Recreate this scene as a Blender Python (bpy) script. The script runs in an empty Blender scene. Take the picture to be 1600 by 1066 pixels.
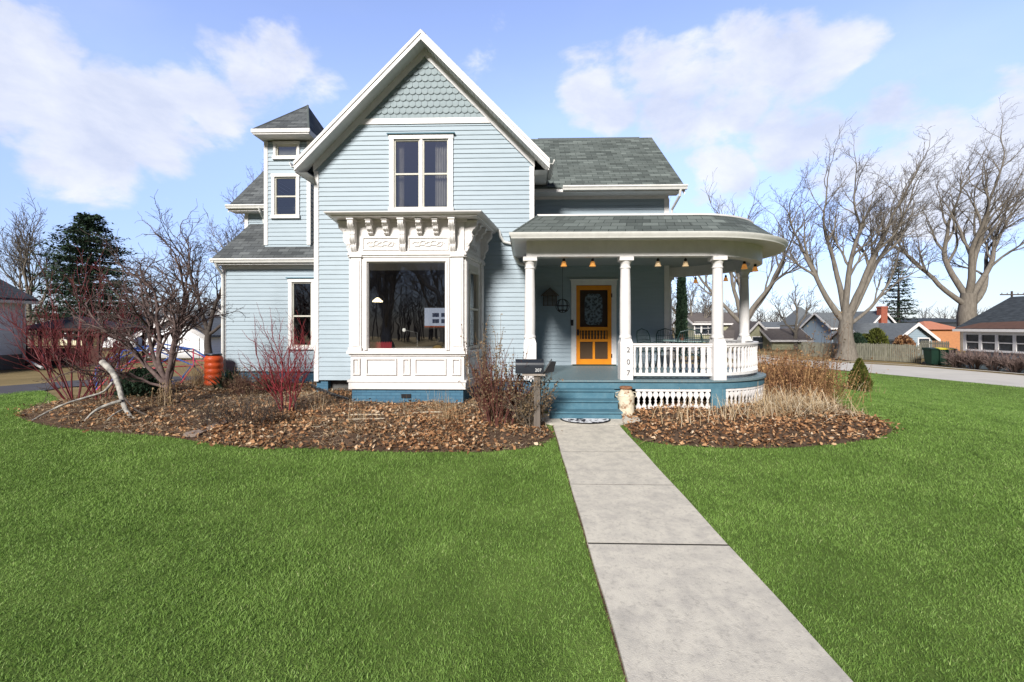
import bpy, math, random
import numpy as np
from mathutils import Vector, Matrix, geometry
R = math.radians
random.seed(7); rng = np.random.default_rng(11)
sc = bpy.context.scene
COL = sc.collection

# ------------------------------------------------------------------ camera
F = 700.0; CX, HY = 800.0, 510.0; CAMZ = 1.67
TH = math.atan(20 / F)
cam_d = bpy.data.cameras.new('camera'); cam = bpy.data.objects.new('camera', cam_d); COL.objects.link(cam)
cam_d.sensor_width = 36; cam_d.lens = 36 * F / 1600; cam_d.shift_y = -(533 - HY) / 1600
cam_d.clip_end = 3000; cam_d.clip_start = .05
cam.location = (0, 0, CAMZ); cam.rotation_euler = (R(90), 0, TH); sc.camera = cam

def ray(px, py):
    x, y, z = (px - CX) / F, 1.0, (HY - py) / F
    return Vector((x * math.cos(TH) - y * math.sin(TH), x * math.sin(TH) + y * math.cos(TH), z))
def at(px, py, Y):
    d = ray(px, py); t = Y / d.y
    return Vector((d.x * t, Y, CAMZ + d.z * t))
def ax(px, Y): return at(px, 510, Y).x
def az(py, Y, px=760): return at(px, py, Y).z

# ------------------------------------------------------------------ light
SUN_EL, SUN_AZ = 31.0, 17.0       # azimuth to the left of straight behind the camera
sv = Vector((-math.sin(R(SUN_AZ)) * math.cos(R(SUN_EL)), -math.cos(R(SUN_AZ)) * math.cos(R(SUN_EL)), math.sin(R(SUN_EL))))
sl = bpy.data.lights.new('sun', 'SUN'); sl.energy = 5.0; sl.angle = R(13); sl.color = (1.0, .965, .91)
so = bpy.data.objects.new('sun', sl); COL.objects.link(so)
so.rotation_euler = (-sv).to_track_quat('-Z', 'Y').to_euler()
sc.view_settings.view_transform = 'Standard'; sc.view_settings.look = 'None'
sc.view_settings.exposure = 0.39; sc.view_settings.gamma = 1.0

w = bpy.data.worlds.new('World'); sc.world = w; w.use_nodes = True
nt = w.node_tree; N = nt.nodes; L = nt.links; N.clear()
out = N.new('ShaderNodeOutputWorld'); bg = N.new('ShaderNodeBackground'); L.new(bg.outputs[0], out.inputs[0])
bg.inputs['Strength'].default_value = 0.12
sky = N.new('ShaderNodeTexSky'); sky.sky_type = 'NISHITA'; sky.sun_disc = False
sky.sun_elevation = R(SUN_EL); sky.sun_rotation = math.atan2(sv.x, sv.y) % (2 * math.pi)
sky.air_density = 1.0; sky.dust_density = 0.1; sky.ozone_density = 2.0
tc = N.new('ShaderNodeTexCoord')
nrm = N.new('ShaderNodeVectorMath'); nrm.operation = 'NORMALIZE'; L.new(tc.outputs['Generated'], nrm.inputs[0])
def wmath(op, a, b=None, c=None, clamp=False):
    m = N.new('ShaderNodeMath'); m.operation = op; m.use_clamp = clamp
    for i, v in enumerate((a, b, c)):
        if v is None: continue
        if isinstance(v, (int, float)): m.inputs[i].default_value = v
        else: L.new(v, m.inputs[i])
    return m.outputs[0]
def wnoise(scale, detail, rough, off=(0, 0, 0), sz=(1, 1, 1.7)):
    mp = N.new('ShaderNodeMapping'); mp.inputs['Scale'].default_value = sz; mp.inputs['Location'].default_value = off
    L.new(nrm.outputs[0], mp.inputs[0])
    n = N.new('ShaderNodeTexNoise'); n.inputs['Scale'].default_value = scale
    n.inputs['Detail'].default_value = detail; n.inputs['Roughness'].default_value = rough
    n.inputs['Distortion'].default_value = .25
    L.new(mp.outputs[0], n.inputs['Vector']); return n.outputs['Fac']
# clouds: soft banks in fixed directions of the sky, broken up by noise
banks = [(925, 130, 5), (1000, 115, 5), (1080, 125, 5), (1160, 115, 6), (1240, 105, 5), (1300, 85, 4), (1050, 165, 5), (1140, 165, 5), (960, 160, 4),
         (1280, 210, 4), (1390, 190, 6), (1450, 215, 6), (1585, 200, 6), (1680, 230, 7), (1130, 270, 4), (1350, 255, 6), (1520, 240, 5),
         (-10, 70, 6), (30, 120, 5), (130, 200, 5), (200, 180, 5), (260, 200, 5), (330, 160, 5), (390, 120, 5), (440, 110, 5), (490, 150, 4), 
         (-60, 120, 7), (120, 250, 5), (1130, 290, 4), (1480, 260, 8), (1220, 215, 4)]
acc = None
for px, py, rad in banks:
    d = ray(px, py).normalized()
    dp = N.new('ShaderNodeVectorMath'); dp.operation = 'DOT_PRODUCT'; L.new(nrm.outputs[0], dp.inputs[0]); dp.inputs[1].default_value = d
    k = wmath('MULTIPLY', wmath('SUBTRACT', dp.outputs['Value'], math.cos(R(rad * 1.15))), 1 / (1 - math.cos(R(rad * 1.15))), clamp=True)
    acc = k if acc is None else wmath('MAXIMUM', acc, k)
n1 = wnoise(5.0, 8, .55); n2 = wnoise(13, 6, .6, (3, 1, 2)); n3 = wnoise(2.2, 5, .5, (7, 3, .35))
dens = wmath('ADD', wmath('MULTIPLY', acc, 1.25), wmath('ADD', wmath('MULTIPLY', wmath('SUBTRACT', n1, .5), 3.0), wmath('MULTIPLY', wmath('SUBTRACT', n2, .5), 1.3)))
dn = N.new('ShaderNodeMapRange'); dn.interpolation_type = 'SMOOTHSTEP'; L.new(dens, dn.inputs['Value'])
dn.inputs['From Min'].default_value = .50; dn.inputs['From Max'].default_value = 1.15
dn.inputs['To Max'].default_value = .92
wispy = N.new('ShaderNodeMapRange'); wispy.interpolation_type = 'SMOOTHSTEP'; L.new(n3, wispy.inputs['Value'])
wispy.inputs['From Min'].default_value = .48; wispy.inputs['From Max'].default_value = .75; wispy.inputs['To Max'].default_value = .16
cm = wmath('MAXIMUM', dn.outputs[0], wispy.outputs[0])
ccol = N.new('ShaderNodeMix'); ccol.data_type = 'RGBA'
L.new(wmath('MULTIPLY', wmath('SUBTRACT', wnoise(5, 6, .6, (1, 5, .12)), .35), 2.6, clamp=True), ccol.inputs['Factor'])
ccol.inputs['A'].default_value = (4.3, 4.7, 5.9, 1); ccol.inputs['B'].default_value = (6.6, 6.7, 7.1, 1)
tint = N.new('ShaderNodeMix'); tint.data_type = 'RGBA'; tint.blend_type = 'MULTIPLY'; tint.inputs['Factor'].default_value = 1
L.new(sky.outputs[0], tint.inputs['A']); tint.inputs['B'].default_value = (2.55, 2.0, 2.15, 1)
# cooler and less glaring near the horizon
sz_ = N.new('ShaderNodeSeparateXYZ'); L.new(nrm.outputs[0], sz_.inputs[0])
hz_ = N.new('ShaderNodeMapRange'); L.new(sz_.outputs[2], hz_.inputs['Value']); hz_.inputs['From Min'].default_value = 0.0; hz_.inputs['From Max'].default_value = .42
tm = N.new('ShaderNodeMix'); tm.data_type = 'RGBA'; L.new(hz_.outputs[0], tm.inputs['Factor'])
tm.inputs['A'].default_value = (.52, .60, .90, 1); tm.inputs['B'].default_value = (2.4, 2.0, 2.15, 1); L.new(tm.outputs['Result'], tint.inputs['B'])
mx = N.new('ShaderNodeMix'); mx.data_type = 'RGBA'; L.new(cm, mx.inputs['Factor'])
L.new(tint.outputs['Result'], mx.inputs['A']); L.new(ccol.outputs['Result'], mx.inputs['B'])
# sky overhead, beside and behind the viewer dimmed by hand to darken the porch
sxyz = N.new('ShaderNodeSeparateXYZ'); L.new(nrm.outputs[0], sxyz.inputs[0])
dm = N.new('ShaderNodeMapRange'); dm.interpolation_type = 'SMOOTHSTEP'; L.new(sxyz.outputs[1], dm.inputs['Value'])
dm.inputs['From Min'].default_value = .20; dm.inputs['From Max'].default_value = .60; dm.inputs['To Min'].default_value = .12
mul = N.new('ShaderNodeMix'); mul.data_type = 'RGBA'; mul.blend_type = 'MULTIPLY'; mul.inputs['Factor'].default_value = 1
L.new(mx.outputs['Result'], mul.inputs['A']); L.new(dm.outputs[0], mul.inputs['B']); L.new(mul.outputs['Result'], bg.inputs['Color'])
cyc = sc.cycles
cyc.max_bounces = 8; cyc.transparent_max_bounces = 24; cyc.use_denoising = True

# ------------------------------------------------------------------ materials
MATS = {}
def mat(name, c1, c2=None, rough=.7, scale=4.0, detail=5, bump=0.0, bscale=None, spec=.3, metal=0, coord='Object', stretch=None, contrast=(.3, .7), emit=None):
    if name in MATS: return MATS[name]
    m = bpy.data.materials.new(name); m.use_nodes = True; t = m.node_tree; b = t.nodes['Principled BSDF']
    b.inputs['Roughness'].default_value = rough; b.inputs['Metallic'].default_value = metal; b.inputs['Specular IOR Level'].default_value = spec
    c2 = c2 or tuple(v * .85 for v in c1)
    co = t.nodes.new('ShaderNodeTexCoord'); mp = t.nodes.new('ShaderNodeMapping'); t.links.new(co.outputs[coord], mp.inputs[0])
    if stretch: mp.inputs['Scale'].default_value = stretch
    n = t.nodes.new('ShaderNodeTexNoise'); n.inputs['Scale'].default_value = scale; n.inputs['Detail'].default_value = detail; n.inputs['Roughness'].default_value = .6
    t.links.new(mp.outputs[0], n.inputs['Vector'])
    r = t.nodes.new('ShaderNodeMapRange'); r.inputs['From Min'].default_value = contrast[0]; r.inputs['From Max'].default_value = contrast[1]
    t.links.new(n.outputs['Fac'], r.inputs['Value'])
    x = t.nodes.new('ShaderNodeMix'); x.data_type = 'RGBA'; t.links.new(r.outputs[0], x.inputs['Factor'])
    x.inputs['A'].default_value = (*c2, 1); x.inputs['B'].default_value = (*c1, 1)
    t.links.new(x.outputs['Result'], b.inputs['Base Color'])
    if bump:
        n2 = t.nodes.new('ShaderNodeTexNoise'); n2.inputs['Scale'].default_value = bscale or scale * 6; n2.inputs['Detail'].default_value = 4
        t.links.new(mp.outputs[0], n2.inputs['Vector'])
        bp = t.nodes.new('ShaderNodeBump'); bp.inputs['Strength'].default_value = bump; bp.inputs['Distance'].default_value = .02
        t.links.new(n2.outputs['Fac'], bp.inputs['Height']); t.links.new(bp.outputs[0], b.inputs['Normal'])
    if emit: b.inputs['Emission Color'].default_value = (*emit[:3], 1); b.inputs['Emission Strength'].default_value = emit[3]
    MATS[name] = m; return m
def nodes_of(m): return m.node_tree.nodes, m.node_tree.links, m.node_tree.nodes['Principled BSDF']

def shingle_mat(name, c1, c2, c3, bw=.3, rh=.14):
    m = mat(name, c1, c2, rough=.9, scale=1.2, spec=.15); n, l, b = nodes_of(m)
    uv = n.new('ShaderNodeUVMap'); br = n.new('ShaderNodeTexBrick'); l.new(uv.outputs[0], br.inputs['Vector'])
    br.inputs['Scale'].default_value = 1; br.inputs['Brick Width'].default_value = bw; br.inputs['Row Height'].default_value = rh
    br.inputs['Mortar Size'].default_value = .006; br.inputs['Mortar Smooth'].default_value = .1; br.offset = .5
    br.inputs['Color1'].default_value = (*c1, 1); br.inputs['Color2'].default_value = (*c2, 1); br.inputs['Mortar'].default_value = (*c3, 1)
    br2 = n.new('ShaderNodeTexBrick'); mp = n.new('ShaderNodeMapping'); mp.inputs['Location'].default_value = (.13, 0, 0); l.new(uv.outputs[0], mp.inputs[0]); l.new(mp.outputs[0], br2.inputs['Vector'])
    br2.inputs['Scale'].default_value = 1; br2.inputs['Brick Width'].default_value = bw * 1.7; br2.inputs['Row Height'].default_value = rh; br2.inputs['Mortar Size'].default_value = 0
    br2.inputs['Color1'].default_value = (.72, .72, .72, 1); br2.inputs['Color2'].default_value = (1.15, 1.15, 1.15, 1)
    mm = n.new('ShaderNodeMix'); mm.data_type = 'RGBA'; mm.blend_type = 'MULTIPLY'; mm.inputs['Factor'].default_value = 1
    l.new(br.outputs['Color'], mm.inputs['A']); l.new(br2.outputs['Color'], mm.inputs['B'])
    ns = n.new('ShaderNodeTexNoise'); ns.inputs['Scale'].default_value = 60; l.new(uv.outputs[0], ns.inputs['Vector'])
    mr = n.new('ShaderNodeMapRange'); mr.inputs['To Min'].default_value = .75; mr.inputs['To Max'].default_value = 1.25; l.new(ns.outputs['Fac'], mr.inputs['Value'])
    m2 = n.new('ShaderNodeMix'); m2.data_type = 'RGBA'; m2.blend_type = 'MULTIPLY'; m2.inputs['Factor'].default_value = 1
    l.new(mm.outputs['Result'], m2.inputs['A']); l.new(mr.outputs[0], m2.inputs['B']); l.new(m2.outputs['Result'], b.inputs['Base Color'])
    # saw-tooth height so that each course laps the next
    sx = n.new('ShaderNodeSeparateXYZ'); l.new(uv.outputs[0], sx.inputs[0])
    dv = n.new('ShaderNodeMath'); dv.operation = 'DIVIDE'; l.new(sx.outputs[1], dv.inputs[0]); dv.inputs[1].default_value = rh
    fr = n.new('ShaderNodeMath'); fr.operation = 'FRACT'; l.new(dv.outputs[0], fr.inputs[0])
    sb = n.new('ShaderNodeMath'); sb.operation = 'SUBTRACT'; sb.inputs[0].default_value = 1; l.new(fr.outputs[0], sb.inputs[1])
    bp = n.new('ShaderNodeBump'); bp.inputs['Strength'].default_value = .8; bp.inputs['Distance'].default_value = .012
    l.new(sb.outputs[0], bp.inputs['Height']); l.new(bp.outputs[0], b.inputs['Normal'])
    return m
def brick_mat(name, c1, c2, mortar, bw=.21, rh=.068):
    m = mat(name, c1, c2, rough=.75, scale=2); n, l, b = nodes_of(m)
    uv = n.new('ShaderNodeUVMap'); br = n.new('ShaderNodeTexBrick'); l.new(uv.outputs[0], br.inputs['Vector'])
    br.inputs['Scale'].default_value = 1; br.inputs['Brick Width'].default_value = bw; br.inputs['Row Height'].default_value = rh
    br.inputs['Mortar Size'].default_value = .005; br.inputs['Mortar Smooth'].default_value = .4
    br.inputs['Color1'].default_value = (*c1, 1); br.inputs['Color2'].default_value = (*c2, 1); br.inputs['Mortar'].default_value = (*mortar, 1)
    l.new(br.outputs['Color'], b.inputs['Base Color'])
    iv = n.new('ShaderNodeMath'); iv.operation = 'SUBTRACT'; iv.inputs[0].default_value = 1; l.new(br.outputs['Fac'], iv.inputs[1])
    ns = n.new('ShaderNodeTexNoise'); ns.inputs['Scale'].default_value = 25; l.new(uv.outputs[0], ns.inputs['Vector'])
    ad = n.new('ShaderNodeMath'); ad.operation = 'MULTIPLY_ADD'; l.new(ns.outputs['Fac'], ad.inputs[0]); ad.inputs[1].default_value = .6; l.new(iv.outputs[0], ad.inputs[2])
    bp = n.new('ShaderNodeBump'); bp.inputs['Strength'].default_value = .7; bp.inputs['Distance'].default_value = .008
    l.new(ad.outputs[0], bp.inputs['Height']); l.new(bp.outputs[0], b.inputs['Normal']); return m
def tone_mat(name, stops, rough=.7, spec=.2, transl=0.0, noise=None):
    """colour from the per-face 'tone' attribute through a ramp"""
    m = mat(name, stops[0][1], rough=rough, spec=spec); n, l, b = nodes_of(m)
    a = n.new('ShaderNodeAttribute'); a.attribute_name = 'tone'
    cr = n.new('ShaderNodeValToRGB'); e = cr.color_ramp.elements
    while len(e) < len(stops): e.new(.5)
    for i, (p, c) in enumerate(stops): e[i].position = p; e[i].color = (*c, 1)
    src = a.outputs['Fac']
    if noise:
        g = n.new('ShaderNodeNewGeometry'); ns = n.new('ShaderNodeTexNoise'); ns.inputs['Scale'].default_value = noise[0]; ns.inputs['Detail'].default_value = 4
        l.new(g.outputs['Position'], ns.inputs['Vector'])
        ma = n.new('ShaderNodeMath'); ma.operation = 'MULTIPLY_ADD'; l.new(ns.outputs['Fac'], ma.inputs[0]); ma.inputs[1].default_value = noise[1]
        su = n.new('ShaderNodeMath'); su.operation = 'SUBTRACT'; l.new(src, su.inputs[0]); su.inputs[1].default_value = noise[1] * .5
        l.new(su.outputs[0], ma.inputs[2]); src = ma.outputs[0]
    l.new(src, cr.inputs[0]); l.new(cr.outputs[0], b.inputs['Base Color'])
    if transl:
        tr = n.new('ShaderNodeBsdfTranslucent'); l.new(cr.outputs[0], tr.inputs[0]); ms = n.new('ShaderNodeMixShader'); ms.inputs[0].default_value = transl
        o = n['Material Output']; l.new(b.outputs[0], ms.inputs[1]); l.new(tr.outputs[0], ms.inputs[2]); l.new(ms.outputs[0], o.inputs[0])
    return m
def glass_mat(name, tintc=(.03, .035, .04), refl=.14, clear=.75):
    m = bpy.data.materials.new(name); m.use_nodes = True; n, l = m.node_tree.nodes, m.node_tree.links; n.clear()
    o = n.new('ShaderNodeOutputMaterial'); gl = n.new('ShaderNodeBsdfGlossy'); gl.inputs['Roughness'].default_value = .012
    tr = n.new('ShaderNodeBsdfTransparent'); tr.inputs[0].default_value = (clear, clear * 1.02, clear * 1.01, 1)
    lw = n.new('ShaderNodeLayerWeight'); lw.inputs[0].default_value = .35
    mr = n.new('ShaderNodeMapRange'); mr.inputs['To Min'].default_value = refl; mr.inputs['To Max'].default_value = .9; l.new(lw.outputs['Fresnel'], mr.inputs['Value'])
    ns = n.new('ShaderNodeTexNoise'); ns.inputs['Scale'].default_value = 1.4; g = n.new('ShaderNodeTexCoord'); l.new(g.outputs['Object'], ns.inputs['Vector'])
    bp = n.new('ShaderNodeBump'); bp.inputs['Strength'].default_value = .12; bp.inputs['Distance'].default_value = .02; l.new(ns.outputs['Fac'], bp.inputs['Height']); l.new(bp.outputs[0], gl.inputs['Normal'])
    ms = n.new('ShaderNodeMixShader'); l.new(mr.outputs[0], ms.inputs[0]); l.new(tr.outputs[0], ms.inputs[1]); l.new(gl.outputs[0], ms.inputs[2]); l.new(ms.outputs[0], o.inputs[0])
    MATS[name] = m; return m

M_SID = mat('pale_blue_siding_paint', (.335, .405, .455), (.295, .362, .412), rough=.5, scale=3, stretch=(.6, .6, 6), spec=.3)
M_SIDTOP = mat('blue_grey_shingle_paint', (.26, .315, .335), (.215, .265, .285), rough=.6, scale=9)
M_WHITE = mat('white_trim_paint', (.74, .715, .705), (.66, .635, .625), rough=.45, scale=6, bump=.05)
M_WHITE2 = mat('white_carved_paint', (.75, .72, .70), (.64, .61, .595), rough=.5, scale=10, bump=.15, bscale=40)
M_GUTTER = mat('white_metal_gutter', (.72, .71, .68), (.62, .61, .58), rough=.35, scale=8)
M_CREAM = mat('cream_window_frame', (.58, .56, .49), (.5, .48, .41), rough=.5)
M_TEAL = mat('teal_deck_paint', (.085, .185, .24), (.06, .15, .205), rough=.55, scale=5, bump=.15, contrast=(.35, .65))
M_FLOOR = mat('worn_teal_floor_paint', (.10, .18, .22), (.17, .22, .235), rough=.5, scale=6, stretch=(14, 1.2, 1), contrast=(.4, .7), bump=.1)
M_CEIL = mat('pale_porch_ceiling_paint', (.40, .42, .42), (.36, .38, .38), rough=.6)
M_BASE = brick_mat('blue_painted_brick', (.06, .155, .235), (.05, .13, .205), (.04, .11, .18))
M_ROOF = shingle_mat('grey_green_shingles', (.145, .166, .158), (.082, .096, .092), (.03, .038, .036))
M_ROOFL = shingle_mat('grey_shingles', (.13, .14, .145), (.075, .082, .088), (.03, .032, .035))
M_CAP = mat('ridge_cap_shingle', (.12, .14, .135), (.08, .09, .09), rough=.9, scale=20)
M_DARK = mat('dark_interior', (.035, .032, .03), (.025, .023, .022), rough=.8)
M_BLACK = mat('black_metal', (.018, .018, .02), (.012, .012, .014), rough=.4)
M_ORANGE = mat('orange_door_paint', (.76, .265, .012), (.66, .22, .01), rough=.45, scale=5)
M_GLASS = glass_mat('window_glass', refl=.32)
M_GLASS2 = glass_mat('upper_window_glass', refl=.55, clear=.85)
M_SCREEN = mat('brown_insect_screen', (.09, .055, .03), (.07, .042, .024), rough=.9, scale=200)
M_NUM = mat('grey_metal_numerals', (.23, .23, .24), (.17, .17, .18), rough=.35, metal=.5)
M_CONC = mat('weathered_concrete', (.60, .56, .485), (.46, .43, .385), rough=.95, scale=7, detail=15, bump=.25, bscale=140, spec=.05, contrast=(.30, .58))
M_STONE = mat('grey_stone_block', (.28, .26, .24), (.15, .14, .13), rough=.95, scale=8, bump=.5)
M_SOIL = mat('dark_mulch_soil', (.15, .10, .07), (.06, .04, .028), rough=1, scale=9, bump=1, bscale=40, spec=.05)
M_BARKG = mat('grey_brown_bark', (.22, .195, .165), (.12, .105, .088), rough=.95, scale=9, stretch=(1, 1, .25), bump=.6, bscale=18, spec=.1)
M_BARKD = mat('dark_twig_bark', (.095, .08, .072), (.055, .046, .042), rough=.9, scale=12, spec=.1)
M_FRUIT = mat('purplish_brown_bark', (.17, .125, .115), (.075, .05, .048), rough=.9, scale=14, bump=.4, spec=.1)
M_RED = mat('dark_red_twig_bark', (.19, .030, .035), (.09, .022, .026), rough=.5, scale=6, spec=.3)
M_PALE = mat('pale_peeling_bark', (.42, .40, .36), (.17, .16, .15), rough=.9, scale=11, stretch=(1, 1, 1), bump=.4, contrast=(.38, .6))
M_STRAW = tone_mat('dry_straw', [(0, (.10, .055, .028)), (.4, (.26, .16, .08)), (.75, (.42, .31, .18)), (1, (.58, .50, .38))], rough=.8)
M_LEAF = tone_mat('dead_leaves', [(0, (.07, .035, .02)), (.3, (.21, .10, .048)), (.6, (.40, .21, .10)), (.85, (.54, .34, .19)), (1, (.62, .49, .35))], rough=.75, transl=.1)
M_SHRUBLEAF = tone_mat('withered_leaves', [(0, (.07, .045, .03)), (.5, (.20, .13, .075)), (1, (.34, .26, .15))], rough=.8, transl=.15)
M_GRASS = tone_mat('lawn_grass_blades', [(0, (.062, .108, .022)), (.38, (.155, .268, .052)), (.72, (.268, .42, .10)), (1, (.48, .54, .24))], rough=.55, spec=.25, transl=.25, noise=(1.1, .65))
M_NEEDLE = tone_mat('dark_green_needles', [(0, (.010, .022, .014)), (.5, (.028, .055, .032)), (1, (.065, .10, .055))], rough=.7, transl=.1)
M_NEEDLE2 = tone_mat('olive_green_scales', [(0, (.04, .05, .01)), (.5, (.085, .10, .02)), (1, (.15, .15, .035))], rough=.7, transl=.1)
M_LAWN = mat('lawn_ground', (.135, .20, .05), (.08, .125, .03), rough=1, scale=2.2, detail=10, bump=.6, bscale=120, spec=.05, coord='Object')
M_DRY = mat('dormant_tan_grass', (.27, .205, .105), (.17, .13, .065), rough=1, scale=.7, detail=12, bump=.6, bscale=30, spec=.05)
M_ROAD = mat('pale_concrete_road', (.58, .55, .50), (.48, .455, .42), rough=.9, scale=.5, detail=10, bump=.1, spec=.1)
M_ASPH = mat('dark_asphalt', (.085, .08, .088), (.06, .058, .065), rough=.9, scale=3, bump=.2)

# ------------------------------------------------------------------ mesh builder
def rootloc(o):
    v = Vector((0, 0, 0))
    while o is not None: v += o.location; o = o.parent
    return v
class MB:
    def __init__(s): s.v = []; s.f = []; s.uv = {}
    def add(s, vs, fs):
        k = len(s.v); s.v += [tuple(p) for p in vs]; s.f += [tuple(i + k for i in f) for f in fs]; return s
    def quad(s, *p): return s.add(p, [tuple(range(len(p)))])
    def box(s, x0, x1, y0, y1, z0, z1):
        x0, x1 = min(x0, x1), max(x0, x1); y0, y1 = min(y0, y1), max(y0, y1); z0, z1 = min(z0, z1), max(z0, z1)
        return s.add([(x0, y0, z0), (x1, y0, z0), (x1, y1, z0), (x0, y1, z0), (x0, y0, z1), (x1, y0, z1), (x1, y1, z1), (x0, y1, z1)],
                     [(0, 3, 2, 1), (4, 5, 6, 7), (0, 1, 5, 4), (1, 2, 6, 5), (2, 3, 7, 6), (3, 0, 4, 7)])
    def prism(s, pts, vec):
        n = len(pts); vec = Vector(vec); a = [Vector(p) for p in pts]
        return s.add(a + [p + vec for p in a], [tuple(range(n - 1, -1, -1)), tuple(range(n, 2 * n))] + [(i, (i + 1) % n, (i + 1) % n + n, i + n) for i in range(n)])
    def tube(s, pts, rads, n=8, caps=True):
        P = [Vector(p) for p in pts]
        if isinstance(rads, (int, float)): rads = [rads] * len(P)
        k = len(s.v); ref = None
        for i, p in enumerate(P):
            t = (P[min(i + 1, len(P) - 1)] - P[max(i - 1, 0)]).normalized()
            if ref is None: ref = Vector((0, 0, 1)) if abs(t.z) < .9 else Vector((1, 0, 0))
            a = t.cross(ref)
            if a.length < 1e-5: a = t.cross(Vector((.3, .8, .1)))
            a.normalize(); b = t.cross(a); ref = (-b) if False else ref
            for j in range(n):
                g = 2 * math.pi * j / n; s.v.append(tuple(p + (a * math.cos(g) + b * math.sin(g)) * rads[i]))
        for i in range(len(P) - 1):
            for j in range(n):
                s.f.append((k + i * n + j, k + i * n + (j + 1) % n, k + (i + 1) * n + (j + 1) % n, k + (i + 1) * n + j))
        if caps: s.f.append(tuple(range(k + n - 1, k - 1, -1))); s.f.append(tuple(range(k + (len(P) - 1) * n, k + len(P) * n)))
        return s
    def lathe(s, prof, cx, cy, cz=0, n=16, rot=0):
        k = len(s.v)
        for r, z in prof:
            for j in range(n):
                g = 2 * math.pi * j / n + rot; s.v.append((cx + r * math.cos(g), cy + r * math.sin(g), cz + z))
        m = len(prof)
        for i in range(m - 1):
            for j in range(n): s.f.append((k + i * n + j, k + i * n + (j + 1) % n, k + (i + 1) * n + (j + 1) % n, k + (i + 1) * n + j))
        s.f.append(tuple(range(k + n - 1, k - 1, -1))); s.f.append(tuple(range(k + (m - 1) * n, k + m * n))); return s
    def build(s, name, m, parent=None, label=None, smooth=False, local=False, uvs=True):
        me = bpy.data.meshes.new(name)
        off = Vector((0, 0, 0)) if (local or parent is None) else rootloc(parent)
        me.from_pydata([(x - off.x, y - off.y, z - off.z) for x, y, z in s.v], [], s.f)
        me.materials.append(m)
        if smooth:
            me.polygons.foreach_set('use_smooth', [True] * len(me.polygons))
            me.set_sharp_from_angle(angle=R(40))
        if uvs and len(me.polygons) < 40000:
            lay = me.uv_layers.new(name='UVMap')
            for p in me.polygons:
                nn = p.normal
                if abs(nn.z) < .985:
                    u = Vector((0, 0, 1)).cross(nn).normalized(); v = nn.cross(u)
                else: u, v = Vector((1, 0, 0)), Vector((0, 1, 0))
                for li in p.loop_indices:
                    c = me.vertices[me.loops[li].vertex_index].co; lay.data[li].uv = (c.dot(u), c.dot(v))
        me.update(); me.validate()
        o = bpy.data.objects.new(name, me); COL.objects.link(o)
        if parent is not None: o.parent = parent
        if label: o['label'] = label
        return o
def tag(o, label=None, cat=None, group=None, kind=None):
    if label: o['label'] = label
    if cat: o['category'] = cat
    if group: o['group'] = group
    if kind: o['kind'] = kind
    return o
def empty(name, loc, label, cat, group=None, rz=0):
    o = bpy.data.objects.new(name, None); COL.objects.link(o); o.location = loc; o.rotation_euler = (0, 0, rz); o.empty_display_size = .2
    return tag(o, label, cat, group)
def copy_tree(o, parent=None):
    c = o.copy(); COL.objects.link(c); c.parent = parent
    for ch in list(o.children): copy_tree(ch, c)
    return c
def np_mesh(name, verts, loops, sizes, m, parent=None, tone=None, smooth=False):
    """fast mesh; tone = one value per face"""
    me = bpy.data.meshes.new(name); verts = np.asarray(verts, dtype=np.float32).reshape(-1, 3)
    if parent is not None: verts = verts - np.array(rootloc(parent), dtype=np.float32)
    me.vertices.add(len(verts)); me.vertices.foreach_set('co', verts.ravel())
    loops = np.asarray(loops, dtype=np.int32).ravel(); sizes = np.asarray(sizes, dtype=np.int32)
    me.loops.add(len(loops)); me.loops.foreach_set('vertex_index', loops)
    st = np.zeros(len(sizes), dtype=np.int32); st[1:] = np.cumsum(sizes)[:-1]
    me.polygons.add(len(sizes)); me.polygons.foreach_set('loop_start', st); me.polygons.foreach_set('loop_total', sizes)
    if smooth: me.polygons.foreach_set('use_smooth', np.ones(len(sizes), dtype=bool))
    me.materials.append(m); me.update(calc_edges=True)
    if tone is not None:
        a = me.attributes.new('tone', 'FLOAT', 'FACE'); a.data.foreach_set('value', np.asarray(tone, dtype=np.float32))
    o = bpy.data.objects.new(name, me); COL.objects.link(o)
    if parent is not None: o.parent = parent
    return o
class Tubes:
    """many thin branches in one numpy mesh"""
    def __init__(s, n=4): s.n = n; s.V = []; s.Lp = []; s.c = 0; s.a = np.arange(n) * 2 * np.pi / n
    def add(s, P, rad):
        P = np.asarray(P, float); m = len(P); rad = np.broadcast_to(np.asarray(rad, float), (m,))
        T = np.gradient(P, axis=0); T /= (np.linalg.norm(T, axis=1, keepdims=True) + 1e-9)
        ref = np.array([.13, .21, 1.]) if abs(T[0, 2]) < .8 else np.array([1., .2, .1])
        A = np.cross(T, ref); A /= (np.linalg.norm(A, axis=1, keepdims=True) + 1e-9); B = np.cross(T, A)
        ring = P[:, None, :] + (A[:, None, :] * np.cos(s.a)[None, :, None] + B[:, None, :] * np.sin(s.a)[None, :, None]) * rad[:, None, None]
        s.V.append(ring.reshape(-1, 3)); n = s.n
        i = np.arange(m - 1)[:, None] * n; j = np.arange(n)[None, :]; j2 = (j + 1) % n
        s.Lp.append((np.stack([i + j, i + j2, i + n + j2, i + n + j], -1) + s.c).reshape(-1, 4)); s.c += m * n
    def build(s, name, m, parent=None, tone=None):
        if not s.V: return None
        V = np.concatenate(s.V); Lp = np.concatenate(s.Lp)
        return np_mesh(name, V, Lp, np.full(len(Lp), 4), m, parent, smooth=True, tone=(None if tone is None else rng.random(len(Lp)) * tone[1] + tone[0]))

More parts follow.
